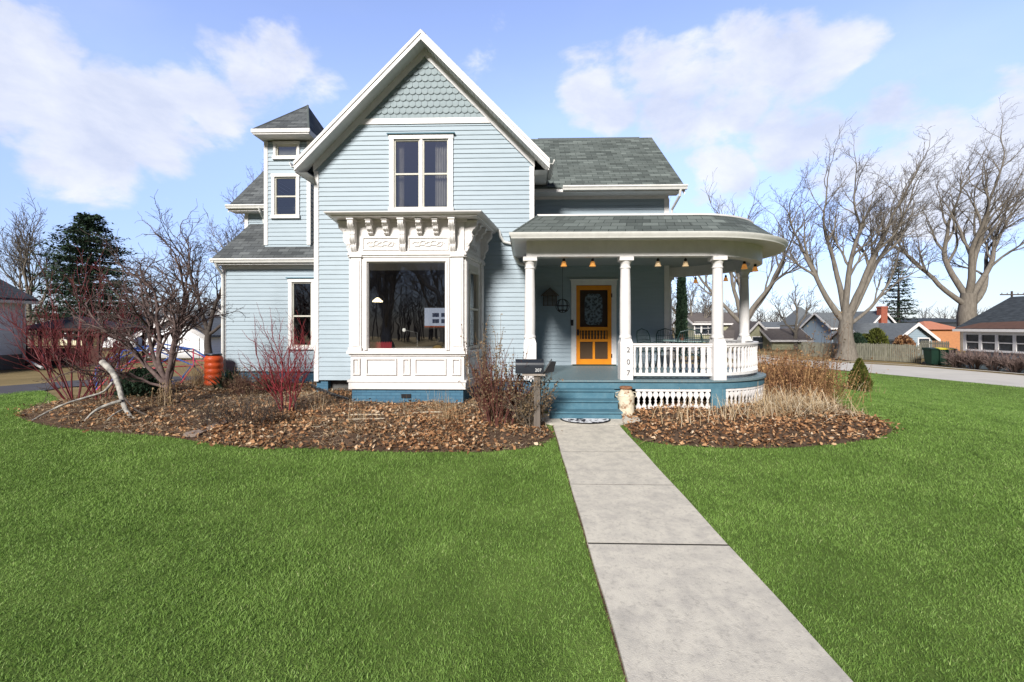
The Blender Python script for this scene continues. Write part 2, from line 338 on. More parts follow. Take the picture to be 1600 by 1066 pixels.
# ------------------------------------------------------------------ terrain
def S(t):
    t = np.clip(t, 0, 1); return t * t * (3 - 2 * t)
def gz(x, y):
    x = np.asarray(x, float); y = np.asarray(y, float)
    z = -np.minimum(np.maximum(8.3 - y, 0) * .0314, .55)
    z = z - 1.0 * S((x - 4.5) / 15) - .5 * S((-x - 9) / 11)
    return z
def gzf(x, y): return float(gz(x, y))
def gat(px, py):
    """where the ground shows at this pixel"""
    d = ray(px, py); lo, hi = 1.0, 400.0
    for t in np.arange(1, 120, .05):
        if CAMZ + d.z * t < gzf(d.x * t, d.y * t): break
    return Vector((d.x * t, d.y * t, gzf(d.x * t, d.y * t)))
def g2(pts): return [tuple(gat(*p)[:2]) for p in pts]
def inside(poly, x, y):
    c = np.zeros(len(x), bool); n = len(poly)
    for i in range(n):
        x0, y0 = poly[i]; x1, y1 = poly[(i + 1) % n]
        if y0 == y1: continue
        cond = (y0 > y) != (y1 > y); xi = x0 + (y - y0) * (x1 - x0) / (y1 - y0)
        c ^= cond & (x < xi)
    return c
def edge_dist(poly, x, y):
    best = np.full(len(x), 1e9); n = len(poly)
    for i in range(n):
        a = np.array(poly[i]); b = np.array(poly[(i + 1) % n]); ab = b - a; L2 = ab @ ab + 1e-9
        t = np.clip(((x - a[0]) * ab[0] + (y - a[1]) * ab[1]) / L2, 0, 1)
        best = np.minimum(best, np.hypot(x - a[0] - t * ab[0], y - a[1] - t * ab[1]))
    return best
def smooth_poly(pts, it=2, jit=0.0):
    for _ in range(it):
        q = []
        for i in range(len(pts)):
            a, b = pts[i], pts[(i + 1) % len(pts)]
            q += [(a[0] * .75 + b[0] * .25, a[1] * .75 + b[1] * .25), (a[0] * .25 + b[0] * .75, a[1] * .25 + b[1] * .75)]
        pts = q
    if jit: pts = [(x + random.uniform(-jit, jit), y + random.uniform(-jit, jit)) for x, y in pts]
    return pts
def sheet(name, poly, dz, m, res=.5, hfun=None, kind='structure'):
    xs = [p[0] for p in poly]; ys = [p[1] for p in poly]
    gx, gy = np.meshgrid(np.arange(min(xs), max(xs), res), np.arange(min(ys), max(ys), res)); gx = gx.ravel(); gy = gy.ravel()
    k = inside(poly, gx, gy); gx, gy = gx[k], gy[k]
    if len(gx): k = edge_dist(poly, gx, gy) > res * .35; gx, gy = gx[k], gy[k]
    pts = [Vector(p) for p in poly] + [Vector((a, b)) for a, b in zip(gx, gy)]
    n = len(poly); r = geometry.delaunay_2d_cdt(pts, [], [list(range(n))], 1, 1e-5)
    vx = np.array([p.x for p in r[0]]); vy = np.array([p.y for p in r[0]])
    z = gz(vx, vy) + dz + (hfun(vx, vy) if hfun else 0)
    me = bpy.data.meshes.new(name); me.from_pydata(list(zip(vx, vy, z)), [], [tuple(f) for f in r[2]]); me.materials.append(m)
    me.polygons.foreach_set('use_smooth', [True] * len(me.polygons)); me.update()
    if len(me.polygons) and me.polygons[0].normal.z < 0: me.flip_normals()
    o = bpy.data.objects.new(name, me); COL.objects.link(o); o['kind'] = kind
    return o
def grime(m, scale, amt, col, stretch=(1, 1, 1), lo=.52, hi=.75):
    """irregular dirt of its own colour over the paint"""
    n, l, b = nodes_of(m); src = b.inputs['Base Color'].links[0].from_socket
    g = n.new('ShaderNodeNewGeometry'); mp = n.new('ShaderNodeMapping'); mp.inputs['Scale'].default_value = stretch; l.new(g.outputs['Position'], mp.inputs[0])
    ns = n.new('ShaderNodeTexNoise'); ns.inputs['Scale'].default_value = scale; ns.inputs['Detail'].default_value = 12; ns.inputs['Roughness'].default_value = .7; l.new(mp.outputs[0], ns.inputs['Vector'])
    r = n.new('ShaderNodeMapRange'); r.inputs['From Min'].default_value = lo; r.inputs['From Max'].default_value = hi; r.inputs['To Max'].default_value = amt; l.new(ns.outputs['Fac'], r.inputs['Value'])
    x = n.new('ShaderNodeMix'); x.data_type = 'RGBA'; l.new(r.outputs[0], x.inputs['Factor']); l.new(src, x.inputs['A']); x.inputs['B'].default_value = (*col, 1); l.new(x.outputs['Result'], b.inputs['Base Color'])
grime(M_CONC, 30, .55, (.16, .15, .14)); grime(M_CONC, 2.0, .35, (.26, .25, .235), lo=.5, hi=.7)
grime(M_SID, 2.2, .25, (.24, .29, .31), (1, 1, .5)); grime(M_WHITE2, 9, .35, (.46, .43, .38), (1, 1, .5)); grime(M_WHITE, 5, .22, (.46, .43, .38), (1, 1, .4))
grime(M_TEAL, 12, .4, (.17, .26, .30)); grime(M_ROAD, 1.5, .4, (.36, .34, .31)); grime(M_BASE, 9, .4, (.13, .22, .28))
# ------------------------------------------------------------------ ground sheets
def axis(lo, hi, fine_lo, fine_hi, st):
    a = list(np.arange(fine_lo, fine_hi + 1e-6, st)); g = st; v = fine_lo; left = []
    while v > lo: g *= 1.35; v -= g; left.append(v)
    g = st; v = a[-1]; right = []
    while v < hi: g *= 1.35; v += g; right.append(v)
    return np.array(left[::-1] + a + right)
gxs = axis(-500, 500, -26, 30, .5); gys = axis(-80, 900, -2, 36, .5)
GX, GY = np.meshgrid(gxs, gys); nx, ny = len(gxs), len(gys)
gv = np.stack([GX.ravel(), GY.ravel(), gz(GX.ravel(), GY.ravel())], -1)
ii, jj = np.meshgrid(np.arange(nx - 1), np.arange(ny - 1)); k0 = (jj * nx + ii).ravel()
gl_ = np.stack([k0, k0 + 1, k0 + nx + 1, k0 + nx], -1)
ground = np_mesh('ground', gv, gl_, np.full(len(k0), 4), M_DRY, smooth=True); ground['kind'] = 'structure'

# lawn: front garden, green
left_edge = g2([(-60, 626), (0, 618), (40, 613), (68, 612), (84, 620), (95, 632)])
road_near = g2([(1296, 579), (1340, 582), (1450, 592), (1600, 606), (1700, 616)])
lawn_poly = [(-16, -3), (22, -3)] + road_near[::-1] + g2([(1290, 583)]) + [(6.5, 12.5), (4, 13), (-9.5, 13), (-10.3, 12.0)] + left_edge[::-1] + [(-22, 11)]
lawn = sheet('lawn', lawn_poly, .02, M_LAWN, .5)
bed_l = g2([(26, 656), (34, 644), (70, 633), (130, 621)]) + [(-10.6, 12.8), (-8.9, 13.2), (-4, 13.2), (.25, 11)] + [(.32, 8.75)] + \
        g2([(848, 664), (868, 682), (858, 694), (830, 703), (790, 709), (740, 711), (660, 710), (560, 708), (470, 704), (400, 705), (340, 697), (285, 690), (220, 683), (130, 675), (70, 668)])
bed_r = [(1.75, 8.35)] + g2([(984, 678), (990, 690), (1040, 698), (1110, 703), (1190, 704), (1260, 701), (1330, 695), (1375, 688), (1396, 678), (1392, 668), (1360, 655), (1318, 643), (1302, 625), (1294, 600)]) + [(8.2, 14), (5, 14), (3, 9.5), (1.75, 9.2)]
def mound(poly, h):
    def f(x, y):
        d = edge_dist(poly, x, y); return h * S(d / .7) + .018 * np.sin(x * 5 + 1.3 * np.sin(y * 4)) * S(d / .4)
    return f
random.seed(3)
bed_l = smooth_poly(bed_l, 1, .02); bed_r = smooth_poly(bed_r, 1, .02)
bl = sheet('garden_bed', bed_l, .024, M_SOIL, .22, mound(bed_l, .05)); br_ = sheet('garden_bed', bed_r, .024, M_SOIL, .22, mound(bed_r, .07))

# path: concrete slabs with open joints on a soil strip
pa, pb = gat(868, 682), gat(978, 1066); qa, qb = gat(973, 676), gat(1318, 1066)
def on(a, b, y): t = (y - a.y) / (b.y - a.y); return (a.x + (b.x - a.x) * t, y)
jy = [gat(910, 712).y, gat(910, 766).y, gat(910, 862).y]; stp = jy[1] - jy[2]
ys_ = [7.55] + jy[:3] + [jy[2] - stp * k for k in (1.4, 2.4, 3.4, 4.4)]
pm = MB()
def slab(poly, top=.05):
    b = [(x, y, gzf(x, y) - .05) for x, y in poly]; t = [(x, y, gzf(x, y) + top) for x, y in poly]; n = len(poly)
    pm.add(b + t, [tuple(range(n, 2 * n))] + [(i, (i + 1) % n, (i + 1) % n + n, i + n) for i in range(n)])
for i in range(len(ys_) - 1):
    wj = lambda k: .013 if k == 3 else .006
    y1, y0 = ys_[i] - wj(i), ys_[i + 1] + wj(i + 1)
    L_ = []; R_ = []
    for t in range(6):
        y = y0 + (y1 - y0) * t / 5; l = on(pa, pb, y)[0]; r = on(qa, qb, y)[0]
        L_.append((l + .004 * math.sin(y * 5), y)); R_.append((r + .004 * math.sin(y * 4 + 2), y))
    slab(L_[::-1] + R_)
lx, rx = on(pa, pb, 7.55)[0], on(qa, qb, 7.55)[0]
slab([(lx, 7.56), (rx, 7.56), (rx + .18, 7.72), (2.02, 7.80), (2.02, 8.2), (.05, 8.35), (.02, 7.95)])
jm = MB()
for y in ys_[1:-1]:
    l, r = on(pa, pb, y)[0], on(qa, qb, y)[0]; jm.box(l, r, y - .0125, y + .0125, gzf(0, y) - .03, gzf(0, y) + .0490)
jo = jm.build('path_joint', mat('dark_joint_dirt', (.05, .045, .038), (.03, .027, .022), rough=1)); jo['kind'] = 'structure'
path = pm.build('path', M_CONC); path['kind'] = 'structure'
ex = [on(pa, pb, y)[0] - .012 for y in (7.9, -2.5)] + [on(qa, qb, y)[0] + .012 for y in (-2.5, 7.9)]
strip = sheet('path_base', [(ex[0], 7.9), (ex[1], -2.5), (ex[2], -2.5), (ex[3], 7.9)], .027, M_SOIL, .5)
path_poly = [(ex[0], 8.2), (ex[1], -2.5), (ex[2], -2.5), (ex[3], 8.2)]
flare = [(lx, 7.5), (rx, 7.5), (2.1, 7.7), (2.1, 8.3), (0, 8.4), (0, 7.9)]

# road on the right, drive on the left
rn = g2([(1230, 574), (1300, 578), (1450, 592), (1600, 607), (1760, 622)]); rf = g2([(1760, 603), (1600, 588), (1450, 575), (1300, 566), (1230, 562)])
d0 = np.array(rn[1]) - np.array(rn[0]); far = [(rf[-1][0] - 3, rf[-1][1] + 60), (rn[0][0] - 3, rn[0][1] + 60)]
near_ = [(rn[-1][0] + 3, rn[-1][1] - 18), (rf[0][0] + 3, rf[0][1] - 18)]
road = sheet('road', rn + near_ + rf + far, .03, M_ROAD, 1.0)
# pale gutter line along the far side of the road
kb = [(x + .35, y) for x, y in rf]; kerb = sheet('kerb', rf + far[:1] + [(far[0][0] + .35, far[0][1])] + kb[::-1] + [(near_[1][0] + .35, near_[1][1]), near_[1]], .11, M_CONC, .5)
dl = g2([(-90, 634), (0, 619), (70, 612), (95, 607), (160, 603), (230, 601), (300, 599), (330, 597)]); du = g2([(330, 588), (300, 589), (230, 591), (160, 593), (100, 597), (80, 599), (0, 605), (-90, 612)])
drive = sheet('driveway', dl + du, .03, M_ASPH, .6)

# ------------------------------------------------------------------ grass blades
def scatter_lawn():
    X, Yy = [], []
    Y = 1.8
    while Y < 27:
        dY = .25 if Y < 8 else .6
        rho = 12500 * np.minimum(1, (2.4 / Y)) ** 1.4; x0, x1 = -1.25 * Y - .5, 1.2 * Y + .5
        n = int(rho * dY * (x1 - x0)); X.append(rng.uniform(x0, x1, n)); Yy.append(rng.uniform(Y, Y + dY, n)); Y += dY
    x = np.concatenate(X); y = np.concatenate(Yy)
    k = inside(lawn_poly, x, y); x, y = x[k], y[k]
    jx = x + rng.normal(0, .03, len(x)); jy_ = y + rng.normal(0, .03, len(x))
    k = ~(inside(path_poly, x + rng.normal(0, .012, len(x)), y) | inside(bed_l, jx, jy_) | inside(bed_r, jx, jy_) | inside(flare, jx, jy_)); x, y = x[k], y[k]
    n = len(x); z = gz(x, y) + .015
    sc_ = np.clip((y / 2.6) ** .45, 1, 2.6)
    h = rng.uniform(.014, .030, n) * np.clip(sc_, 1, 1.35) * (1 + .2 * np.sin(x * 2.1 + np.sin(y * 1.7)) * np.sin(y * 2.6))
    wd = rng.uniform(.0013, .0026, n) * sc_; a = rng.uniform(0, 2 * np.pi, n); lean = rng.uniform(.2, 1.3, n) * h
    la = rng.uniform(0, 2 * np.pi, n) + .0
    ux, uy = np.cos(a) * wd, np.sin(a) * wd; lx_, ly_ = np.cos(la) * lean, np.sin(la) * lean
    V = np.empty((n, 5, 3))
    V[:, 0] = np.stack([x - ux, y - uy, z], -1); V[:, 1] = np.stack([x + ux, y + uy, z], -1)
    V[:, 2] = np.stack([x + ux * .75 + lx_ * .35, y + uy * .75 + ly_ * .35, z + h * .6], -1); V[:, 3] = np.stack([x - ux * .75 + lx_ * .35, y - uy * .75 + ly_ * .35, z + h * .6], -1)
    V[:, 4] = np.stack([x + lx_, y + ly_, z + h * .98], -1)
    b = np.arange(n)[:, None] * 5
    lp = np.concatenate([b + 0, b + 1, b + 2, b + 3, b + 3, b + 2, b + 4], 1).ravel(); sz = np.tile([4, 3], n)
    tone = np.repeat(np.clip(rng.normal(.47, .12, n) + (rng.random(n) > .975) * .35, 0, 1), 2)
    o = np_mesh('lawn_grass', V.reshape(-1, 3), lp, sz, M_GRASS, tone=tone)
    tag(o, 'short bright green mown grass of the front lawn', 'grass', kind='stuff'); return n
print('blades', scatter_lawn())

# ------------------------------------------------------------------ dead leaves
def bedz(poly, h, x, y): return gz(x, y) + .024 + mound(poly, h)(x, y)
def leaves(name, poly, h, n, dens, label, size=(.016, .038)):
    xs = [p[0] for p in poly]; ys = [p[1] for p in poly]
    x = rng.uniform(min(xs), max(xs), n * 4); y = rng.uniform(min(ys), max(ys), n * 4)
    k = inside([(px * 1.0, py) for px, py in poly], x + rng.normal(0, .09, n * 4), y + rng.normal(0, .07, n * 4)) & (rng.random(n * 4) < dens(x, y))
    x, y = x[k][:n], y[k][:n]; n = len(x)
    z = np.maximum(bedz(poly, h, x, y), gz(x, y) + .02) + rng.uniform(.005, .055, n)
    s = rng.uniform(*size, n)
    # six-point leaf folded along the midrib
    base = np.array([[0, -1, 0], [.62, -.35, .22], [.55, .45, .3], [0, 1.05, 0], [-.6, .4, .3], [-.55, -.45, .22]])
    ax_, by, cz_ = rng.normal(0, .55, n), rng.normal(0, .55, n), rng.uniform(0, 2 * np.pi, n)
    V = base[None] * s[:, None, None] * np.array([1, 1, 1]); V[:, :, 2] *= rng.uniform(-.6, 1.8, n)[:, None]
    V[:, :, 0] *= rng.uniform(.6, 1.1, n)[:, None]; V = V + rng.normal(0, .12, V.shape) * s[:, None, None]
    def rot(V, a, i, j):
        c, s_ = np.cos(a)[:, None], np.sin(a)[:, None]; A = V[:, :, i] * c - V[:, :, j] * s_; B = V[:, :, i] * s_ + V[:, :, j] * c
        V[:, :, i] = A; V[:, :, j] = B
    rot(V, ax_, 1, 2); rot(V, by, 0, 2); rot(V, cz_, 0, 1)
    V += np.stack([x, y, z], -1)[:, None, :]
    b = np.arange(n)[:, None] * 6; lp = np.concatenate([b, b + 1, b + 2, b + 3, b, b + 3, b + 4, b + 5], 1).ravel()
    t = np.clip(rng.normal(.52, .25, n), 0, 1)
    o = np_mesh(name, V.reshape(-1, 3), lp, np.full(2 * n, 4), M_LEAF, tone=np.repeat(t, 2))
    tag(o, label, 'dead leaves', kind='stuff')
def patch(x, y, s, k=0): return .5 + .5 * np.sin(x * s + 2.1 * np.sin(y * s * .8 + k) + k) * np.cos(y * s * 1.3 + k * 2)
def dl_(x, y):
    front = np.clip(1 - (edge_dist(bed_l[-60:], x, y)) / 1.6, 0, 1); yy = np.clip((9.6 - y) / 1.6, 0, 1)
    right = np.clip((x + 8) / 3, 0.35, 1)
    return np.clip(yy * right * (.12 + 1.1 * patch(x, y, 2.2) ** 1.6) + .05 + .3 * (y > 10.2) * patch(x, y, 1.4, 2), 0, 1)
leaves('fallen_leaves', bed_l, .05, 14000, dl_, 'rusty brown fallen leaves littering the mulch bed left of the path')
def dr_(x, y): return np.clip(1.15 - np.clip((y - 8.2) / 2.2, 0, 1) - .5 * patch(x, y, 2.5, 1), .12, 1)
leaves('fallen_leaves', bed_r, .07, 9000, dr_, 'rusty brown fallen leaves spread below the porch lattice')
def stray(x, y): return np.clip(1 - np.minimum(edge_dist(bed_l, x, y), edge_dist(bed_r, x, y)) / .5, 0, 1) ** 3 * .5
hull = [(-11, 5.5), (9.5, 5.5), (9.5, 8.6), (2.2, 8.2), (2.2, 7.0), (-11, 9.5)]
_old = bedz
bedz = lambda poly, h, x, y: gz(x, y) + .055
leaves('stray_leaves', hull, 0, 420, stray, 'a few brown leaves blown on to the lawn and path beside the beds')
bedz = _old
def straw(name, poly, h, n, dens, label, ln=(.06, .3), up=.35, wd=.003):
    xs = [p[0] for p in poly]; ys = [p[1] for p in poly]
    x = rng.uniform(min(xs), max(xs), n * 5); y = rng.uniform(min(ys), max(ys), n * 5)
    k = inside(poly, x, y) & (rng.random(n * 5) < dens(x, y)); x, y = x[k][:n], y[k][:n]; n = len(x)
    z = bedz(poly, h, x, y); l = rng.uniform(*ln, n); a = rng.uniform(0, 2 * np.pi, n); e = np.abs(rng.normal(0, up, n))
    d = np.stack([np.cos(a) * np.cos(e), np.sin(a) * np.cos(e), np.sin(e)], -1); p = np.stack([x, y, z + rng.uniform(.01, .05, n)], -1)
    wv = np.stack([-np.sin(a), np.cos(a), rng.uniform(-.5, .5, n)], -1) * (wd * rng.uniform(.6, 1.8, n))[:, None]
    mid = p + d * (l * .55)[:, None] + rng.normal(0, .02, (n, 3)); end = p + d * l[:, None]; end[:, 2] -= l * .15
    end[:, 2] = np.maximum(end[:, 2], z + .01)
    V = np.stack([p - wv, p + wv, mid + wv, mid - wv, end], 1); b = np.arange(n)[:, None] * 5
    lp = np.concatenate([b, b + 1, b + 2, b + 3, b + 3, b + 2, b + 4], 1).ravel()
    o = np_mesh(name, V.reshape(-1, 3), lp, np.tile([4, 3], n), M_STRAW, tone=np.repeat(np.clip(rng.normal(.62, .25, n), 0, 1), 2))
    tag(o, label, 'dry stalks', kind='stuff')
straw('dry_straw', bed_l, .05, 16000, lambda x, y: .2 + .8 * patch(x, y, 1.7, 3) ** 2, 'thin tan straw and twig litter over the left mulch bed', (.04, .2), .25, .0022)
def strd(x, y): return np.clip(1.3 - np.hypot((x - 5.2) / 1.9, (y - 9.2) / 1.3), 0.02, 1)
straw('dry_straw', bed_r, .07, 7000, strd, 'matted pale flattened stalks beside the round porch', (.12, .5), .42, .0035)
# ------------------------------------------------------------------ frames on walls
class Fr:
    """a vertical wall frame: s runs along u, o out of the wall along n, z up"""
    def __init__(s, x, y, ux=1, uy=0):
        s.p = Vector((x, y, 0)); s.u = Vector((ux, uy, 0)).normalized(); s.n = Vector((s.u.y, -s.u.x, 0))
    def P(s, a, o, z): q = s.p + s.u * a + s.n * o; return (q.x, q.y, z)
def ob(mb, f, s0, s1, o0, o1, z0, z1):
    s0, s1 = min(s0, s1), max(s0, s1)
    return mb.add([f.P(s0, o1, z0), f.P(s1, o1, z0), f.P(s1, o0, z0), f.P(s0, o0, z0), f.P(s0, o1, z1), f.P(s1, o1, z1), f.P(s1, o0, z1), f.P(s0, o0, z1)],
                  [(0, 3, 2, 1), (4, 5, 6, 7), (0, 1, 5, 4), (1, 2, 6, 5), (2, 3, 7, 6), (3, 0, 4, 7)])
def siding(mb, f, z0, z1, xr, holes=(), e=.112, lip=.021):
    z = z0
    while z < z1 - .01:
        zt = min(z + e, z1); a0, b0 = xr(z); a1, b1 = xr(zt)
        segs = [(a0, b0, a1, b1)] if b0 > a0 else []
        zc = (z + zt) / 2
        for h0, h1, hz0, hz1 in holes:
            if hz0 < zc < hz1:
                ns = []
                for (p, q, p1, q1) in segs:
                    if h1 <= p or h0 >= q: ns.append((p, q, p1, q1)); continue
                    if h0 > p: ns.append((p, h0, p1, h0))
                    if h1 < q: ns.append((h1, q, h1, q1))
                segs = ns
        for (p, q, p1, q1) in segs:
            if q1 < p1: p1 = q1 = (p1 + q1) / 2
            mb.add([f.P(p, lip, z), f.P(q, lip, z), f.P(q1, .003, zt), f.P(p1, .003, zt), f.P(p, 0, z), f.P(q, 0, z)], [(0, 1, 2, 3), (4, 5, 1, 0)])
        z = zt
def strip(mb, f, a, b, wd, o0, o1, side=1):
    """board on the wall along the sloping line a->b (s,z), of width wd below it"""
    d = Vector((b[0] - a[0], b[1] - a[1])).normalized(); nn = Vector((-d.y, d.x)) * side
    if nn.y > 0: nn = -nn
    q = [a, b, (b[0] + nn.x * wd, b[1] + nn.y * wd), (a[0] + nn.x * wd, a[1] + nn.y * wd)]
    A = [Vector(f.P(s, o0, z)) for s, z in q]; mb.prism(A, f.n * (o1 - o0))
def window(parent, f, s0, s1, z0, z1, cas=.11, split='h', mull=0, glass=None, cap=True, curtain=False, depth=.05, sill=.09, label=None, room=True, cream=True, mid=.5):
    """casing (window) > sash, window_pane; opening s0..s1, z0..z1"""
    m = MB(); ob(m, f, s0 - cas, s0, 0, depth, z0, z1); ob(m, f, s1, s1 + cas, 0, depth, z0, z1)
    ob(m, f, s0 - cas - .012, s1 + cas + .012, 0, depth + .008, z1, z1 + cas); ob(m, f, s0 - cas - .02, s1 + cas + .02, 0, depth + .03, z0 - sill, z0)
    for c in range(1, mull + 1):
        x = s0 + (s1 - s0) * c / (mull + 1); ob(m, f, x - .035, x + .035, -.01, depth - .012, z0, z1)
    wn = m.build('window', M_WHITE, parent, label=label)
    if cap:
        m = MB(); ob(m, f, s0 - cas - .05, s1 + cas + .05, 0, depth + .045, z1 + cas, z1 + cas + .025); m.build('drip_cap', M_TEAL, wn)
    n = mull + 1
    for c in range(n):
        a = s0 + (s1 - s0) * c / n + (.035 if c else 0); b = s0 + (s1 - s0) * (c + 1) / n - (.035 if c < n - 1 else 0)
        m = MB(); t = .035
        ob(m, f, a, a + t, -.06, .012, z0, z1); ob(m, f, b - t, b, -.06, .012, z0, z1); ob(m, f, a + t, b - t, -.06, .012, z1 - t, z1); ob(m, f, a + t, b - t, -.06, .012, z0, z0 + t)
        if split == 'h': zm = z0 + (z1 - z0) * mid; ob(m, f, a + t, b - t, -.05, .006, zm - .02, zm + .02)
        m.build('sash', M_CREAM if cream else M_WHITE, wn)
        m = MB(); m.quad(f.P(a + t, -.02, z0 + t), f.P(b - t, -.02, z0 + t), f.P(b - t, -.02, z1 - t), f.P(a + t, -.02, z1 - t)); m.build('window_pane', glass or M_GLASS2, wn)
    if curtain:
        k = 24
        for (a, b, top, bot) in ((s0 + .02, s0 + (s1 - s0) * .16, z1, z0), (s1 - (s1 - s0) * .27, s1 - .02, z1, z0 + .1)):
            m = MB(); vs = []; fs = []
            for i in range(k + 1):
                s = a + (b - a) * i / k; o = -.16 + .025 * math.sin(i * 1.5); vs += [f.P(s, o, bot), f.P(s, o, top)]
            for i in range(k): fs.append((2 * i, 2 * i + 2, 2 * i + 3, 2 * i + 1))
            m.add(vs, fs); m.build('curtain', mat('sheer_curtain', (.8, .76, .70), (.6, .57, .52)), wn)
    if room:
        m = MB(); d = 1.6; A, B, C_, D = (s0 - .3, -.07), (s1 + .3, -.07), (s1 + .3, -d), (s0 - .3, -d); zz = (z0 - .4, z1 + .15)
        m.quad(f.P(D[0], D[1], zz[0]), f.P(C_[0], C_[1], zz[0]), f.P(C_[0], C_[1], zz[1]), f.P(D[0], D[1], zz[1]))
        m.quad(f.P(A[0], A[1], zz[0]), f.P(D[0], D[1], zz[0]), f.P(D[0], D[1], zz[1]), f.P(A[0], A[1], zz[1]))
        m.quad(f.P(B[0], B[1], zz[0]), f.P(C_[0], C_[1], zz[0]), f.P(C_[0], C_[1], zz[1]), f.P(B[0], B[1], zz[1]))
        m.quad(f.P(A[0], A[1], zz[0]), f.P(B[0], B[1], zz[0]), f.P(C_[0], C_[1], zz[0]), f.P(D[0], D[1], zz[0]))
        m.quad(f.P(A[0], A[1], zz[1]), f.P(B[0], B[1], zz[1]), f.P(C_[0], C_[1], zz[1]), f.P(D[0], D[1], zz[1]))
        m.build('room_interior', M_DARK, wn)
    return wn
def gutter(parent, pts, w_=.11, h=.11, name='gutter', m_=None):
    """box gutter through 3D points (top outer line), open on top"""
    m = MB()
    for a, b in zip(pts[:-1], pts[1:]):
        a, b = Vector(a), Vector(b); d = (b - a).normalized(); n = Vector((d.y, -d.x, 0)).normalized()
        prof = [(0, 0), (.012, -.035), (-.012, -.06), (-.03, -h), (-w_, -h), (-w_, -.002), (-w_ + .01, -.002), (-w_ + .01, -h + .01), (-.04, -h + .01), (-.012, 0)]
        A = [a + n * p + Vector((0, 0, q)) for p, q in prof]; B = [b + n * p + Vector((0, 0, q)) for p, q in prof]; k = len(prof)
        m.add(A + B, [(i, (i + 1) % k, (i + 1) % k + k, i + k) for i in range(k)] + [tuple(range(k - 1, -1, -1)), tuple(range(k, 2 * k))])
    return m.build(name, m_ or M_GUTTER, parent)
def text_part(s, name, m_, parent, size, f, sx, o, z, depth=.006, label=None):
    cu = bpy.data.curves.new(name, 'FONT'); cu.body = s; cu.size = size; cu.extrude = depth; cu.align_x = 'CENTER'; cu.align_y = 'CENTER'
    to = bpy.data.objects.new('tmp', cu); COL.objects.link(to); bpy.context.view_layer.update()
    me = bpy.data.meshes.new_from_object(to.evaluated_get(bpy.context.evaluated_depsgraph_get())); bpy.data.objects.remove(to)
    u, n = f.u, f.n; p = Vector(f.P(sx, o, z)) - rootloc(parent)
    me.transform(Matrix(((u.x, 0, n.x, p.x), (u.y, 0, n.y, p.y), (0, 1, 0, p.z), (0, 0, 0, 1))))
    me.materials.clear(); me.materials.append(m_); ob_ = bpy.data.objects.new(name, me); COL.objects.link(ob_); ob_.parent = parent
    if label: ob_['label'] = label
    return ob_

# ------------------------------------------------------------------ the house
house = empty('house', (-2.4, 11, 0), 'pale blue clapboard house with a scalloped front gable, white carved bay window and round-cornered porch', 'house')
YW, YB, YR, YL, YT = 10.8, 9.35, 12.0, 12.45, 12.5
FW = Fr(0, YW)
XL0, XR0 = ax(492, YW), ax(834, YW)
apex = at(658, 47, 10.4); lend = at(463, 257, 10.4); rend = at(861, 243, 10.4)
axx = apex.x; pitch = ((apex.z - lend.z) / (apex.x - lend.x) + (apex.z - rend.z) / (rend.x - apex.x)) / 2
hw = (rend.x - lend.x) / 2; ztop = apex.z; zend = ztop - pitch * hw
def rz(x): return ztop - pitch * abs(x - axx)          # roof surface height
SOFF = .27                                             # roof surface to underside of frieze top
def gxr(z):
    zz = z + .27; h = (ztop - zz) / pitch
    return (max(XL0, axx - h), min(XR0, axx + h))
zband = az(190, YW, 660)
wt, wb = az(217, YW), az(325, YW); ws0, ws1 = ax(616, YW), ax(701, YW)
m = MB()
baywall = (-3.85, -1.05, .55, 3.7)
siding(m, FW, .36, zband, gxr, [(ws0 - .03, ws1 + .03, wb - .03, wt + .03), baywall])
m.build('wall', M_SID, house)
# scalloped gable shingles
m = MB(); ew, eh = .15, .155; z = zband + .03; row = 0
while z < ztop - .62:
    a, b = gxr(z + eh * .3); x = a - ew * (.5 if row % 2 else 0)
    while x < b + ew:
        c = x + ew / 2; 
        if gxr(z + .05)[0] - .1 < c < gxr(z + .05)[1] + .1:
            r_ = ew * .485; pts = [(c - r_, z + eh * 1.35), (c - r_, z + .045)]
            for i in range(1, 8): g = math.pi + math.pi * i / 8; pts.append((c + r_ * math.cos(g), z + .045 + r_ * .75 * math.sin(g)))
            pts += [(c + r_, z + .045), (c + r_, z + eh * 1.35)]
            fr = [FW.P(s, .038 if q < z + .06 else .006, q) for s, q in pts]; bk = [FW.P(s, (.022 if q < z + .06 else -.004), q) for s, q in pts]
            n = len(pts); m.add(fr + bk, [tuple(range(n))] + [(i, i + n, (i + 1) % n + n, (i + 1) % n) for i in range(n)])
        x += ew
    z += eh; row += 1
a, b = gxr(zband); m.quad(FW.P(a, .0, zband - .05), FW.P(b, .0, zband - .05), FW.P(axx, .0, ztop - .35))
m.build('scalloped_shingles', M_SIDTOP, house)
# trim on the front gable
m = MB(); T = .135
ob(m, FW, gxr(zband)[0] - .02, gxr(zband)[1] + .02, .0, .042, zband - T * .5, zband + T * .5)
zo = .20
for sgn in (-1, 1):
    # frieze board along the rake
    xe = (XL0 - .02) if sgn < 0 else (XR0 + .02)
    q = [(axx, ztop - .18), (xe, rz(xe) - .18), (xe, rz(xe) - .18 - .17 * math.sqrt(1 + pitch ** 2) * .92), (axx, ztop - .18 - .17 * math.sqrt(1 + pitch ** 2) * .92)]
    m.prism([FW.P(s, .0, zz) for s, zz in (q if sgn > 0 else q[::-1])], (0, -.05 - .003 * sgn, 0))
m.build('frieze_board', M_WHITE, house)
m = MB(); tz = lambda x: rz(x) - .3
ob(m, FW, XL0 - .01, XL0 + .10, -.1, .03, .33, tz(XL0) - .1); ob(m, FW, XR0 - .10, XR0 + .01, -.1, .03, .33, tz(XR0) - .1)
m.build('corner_board', M_WHITE, house)
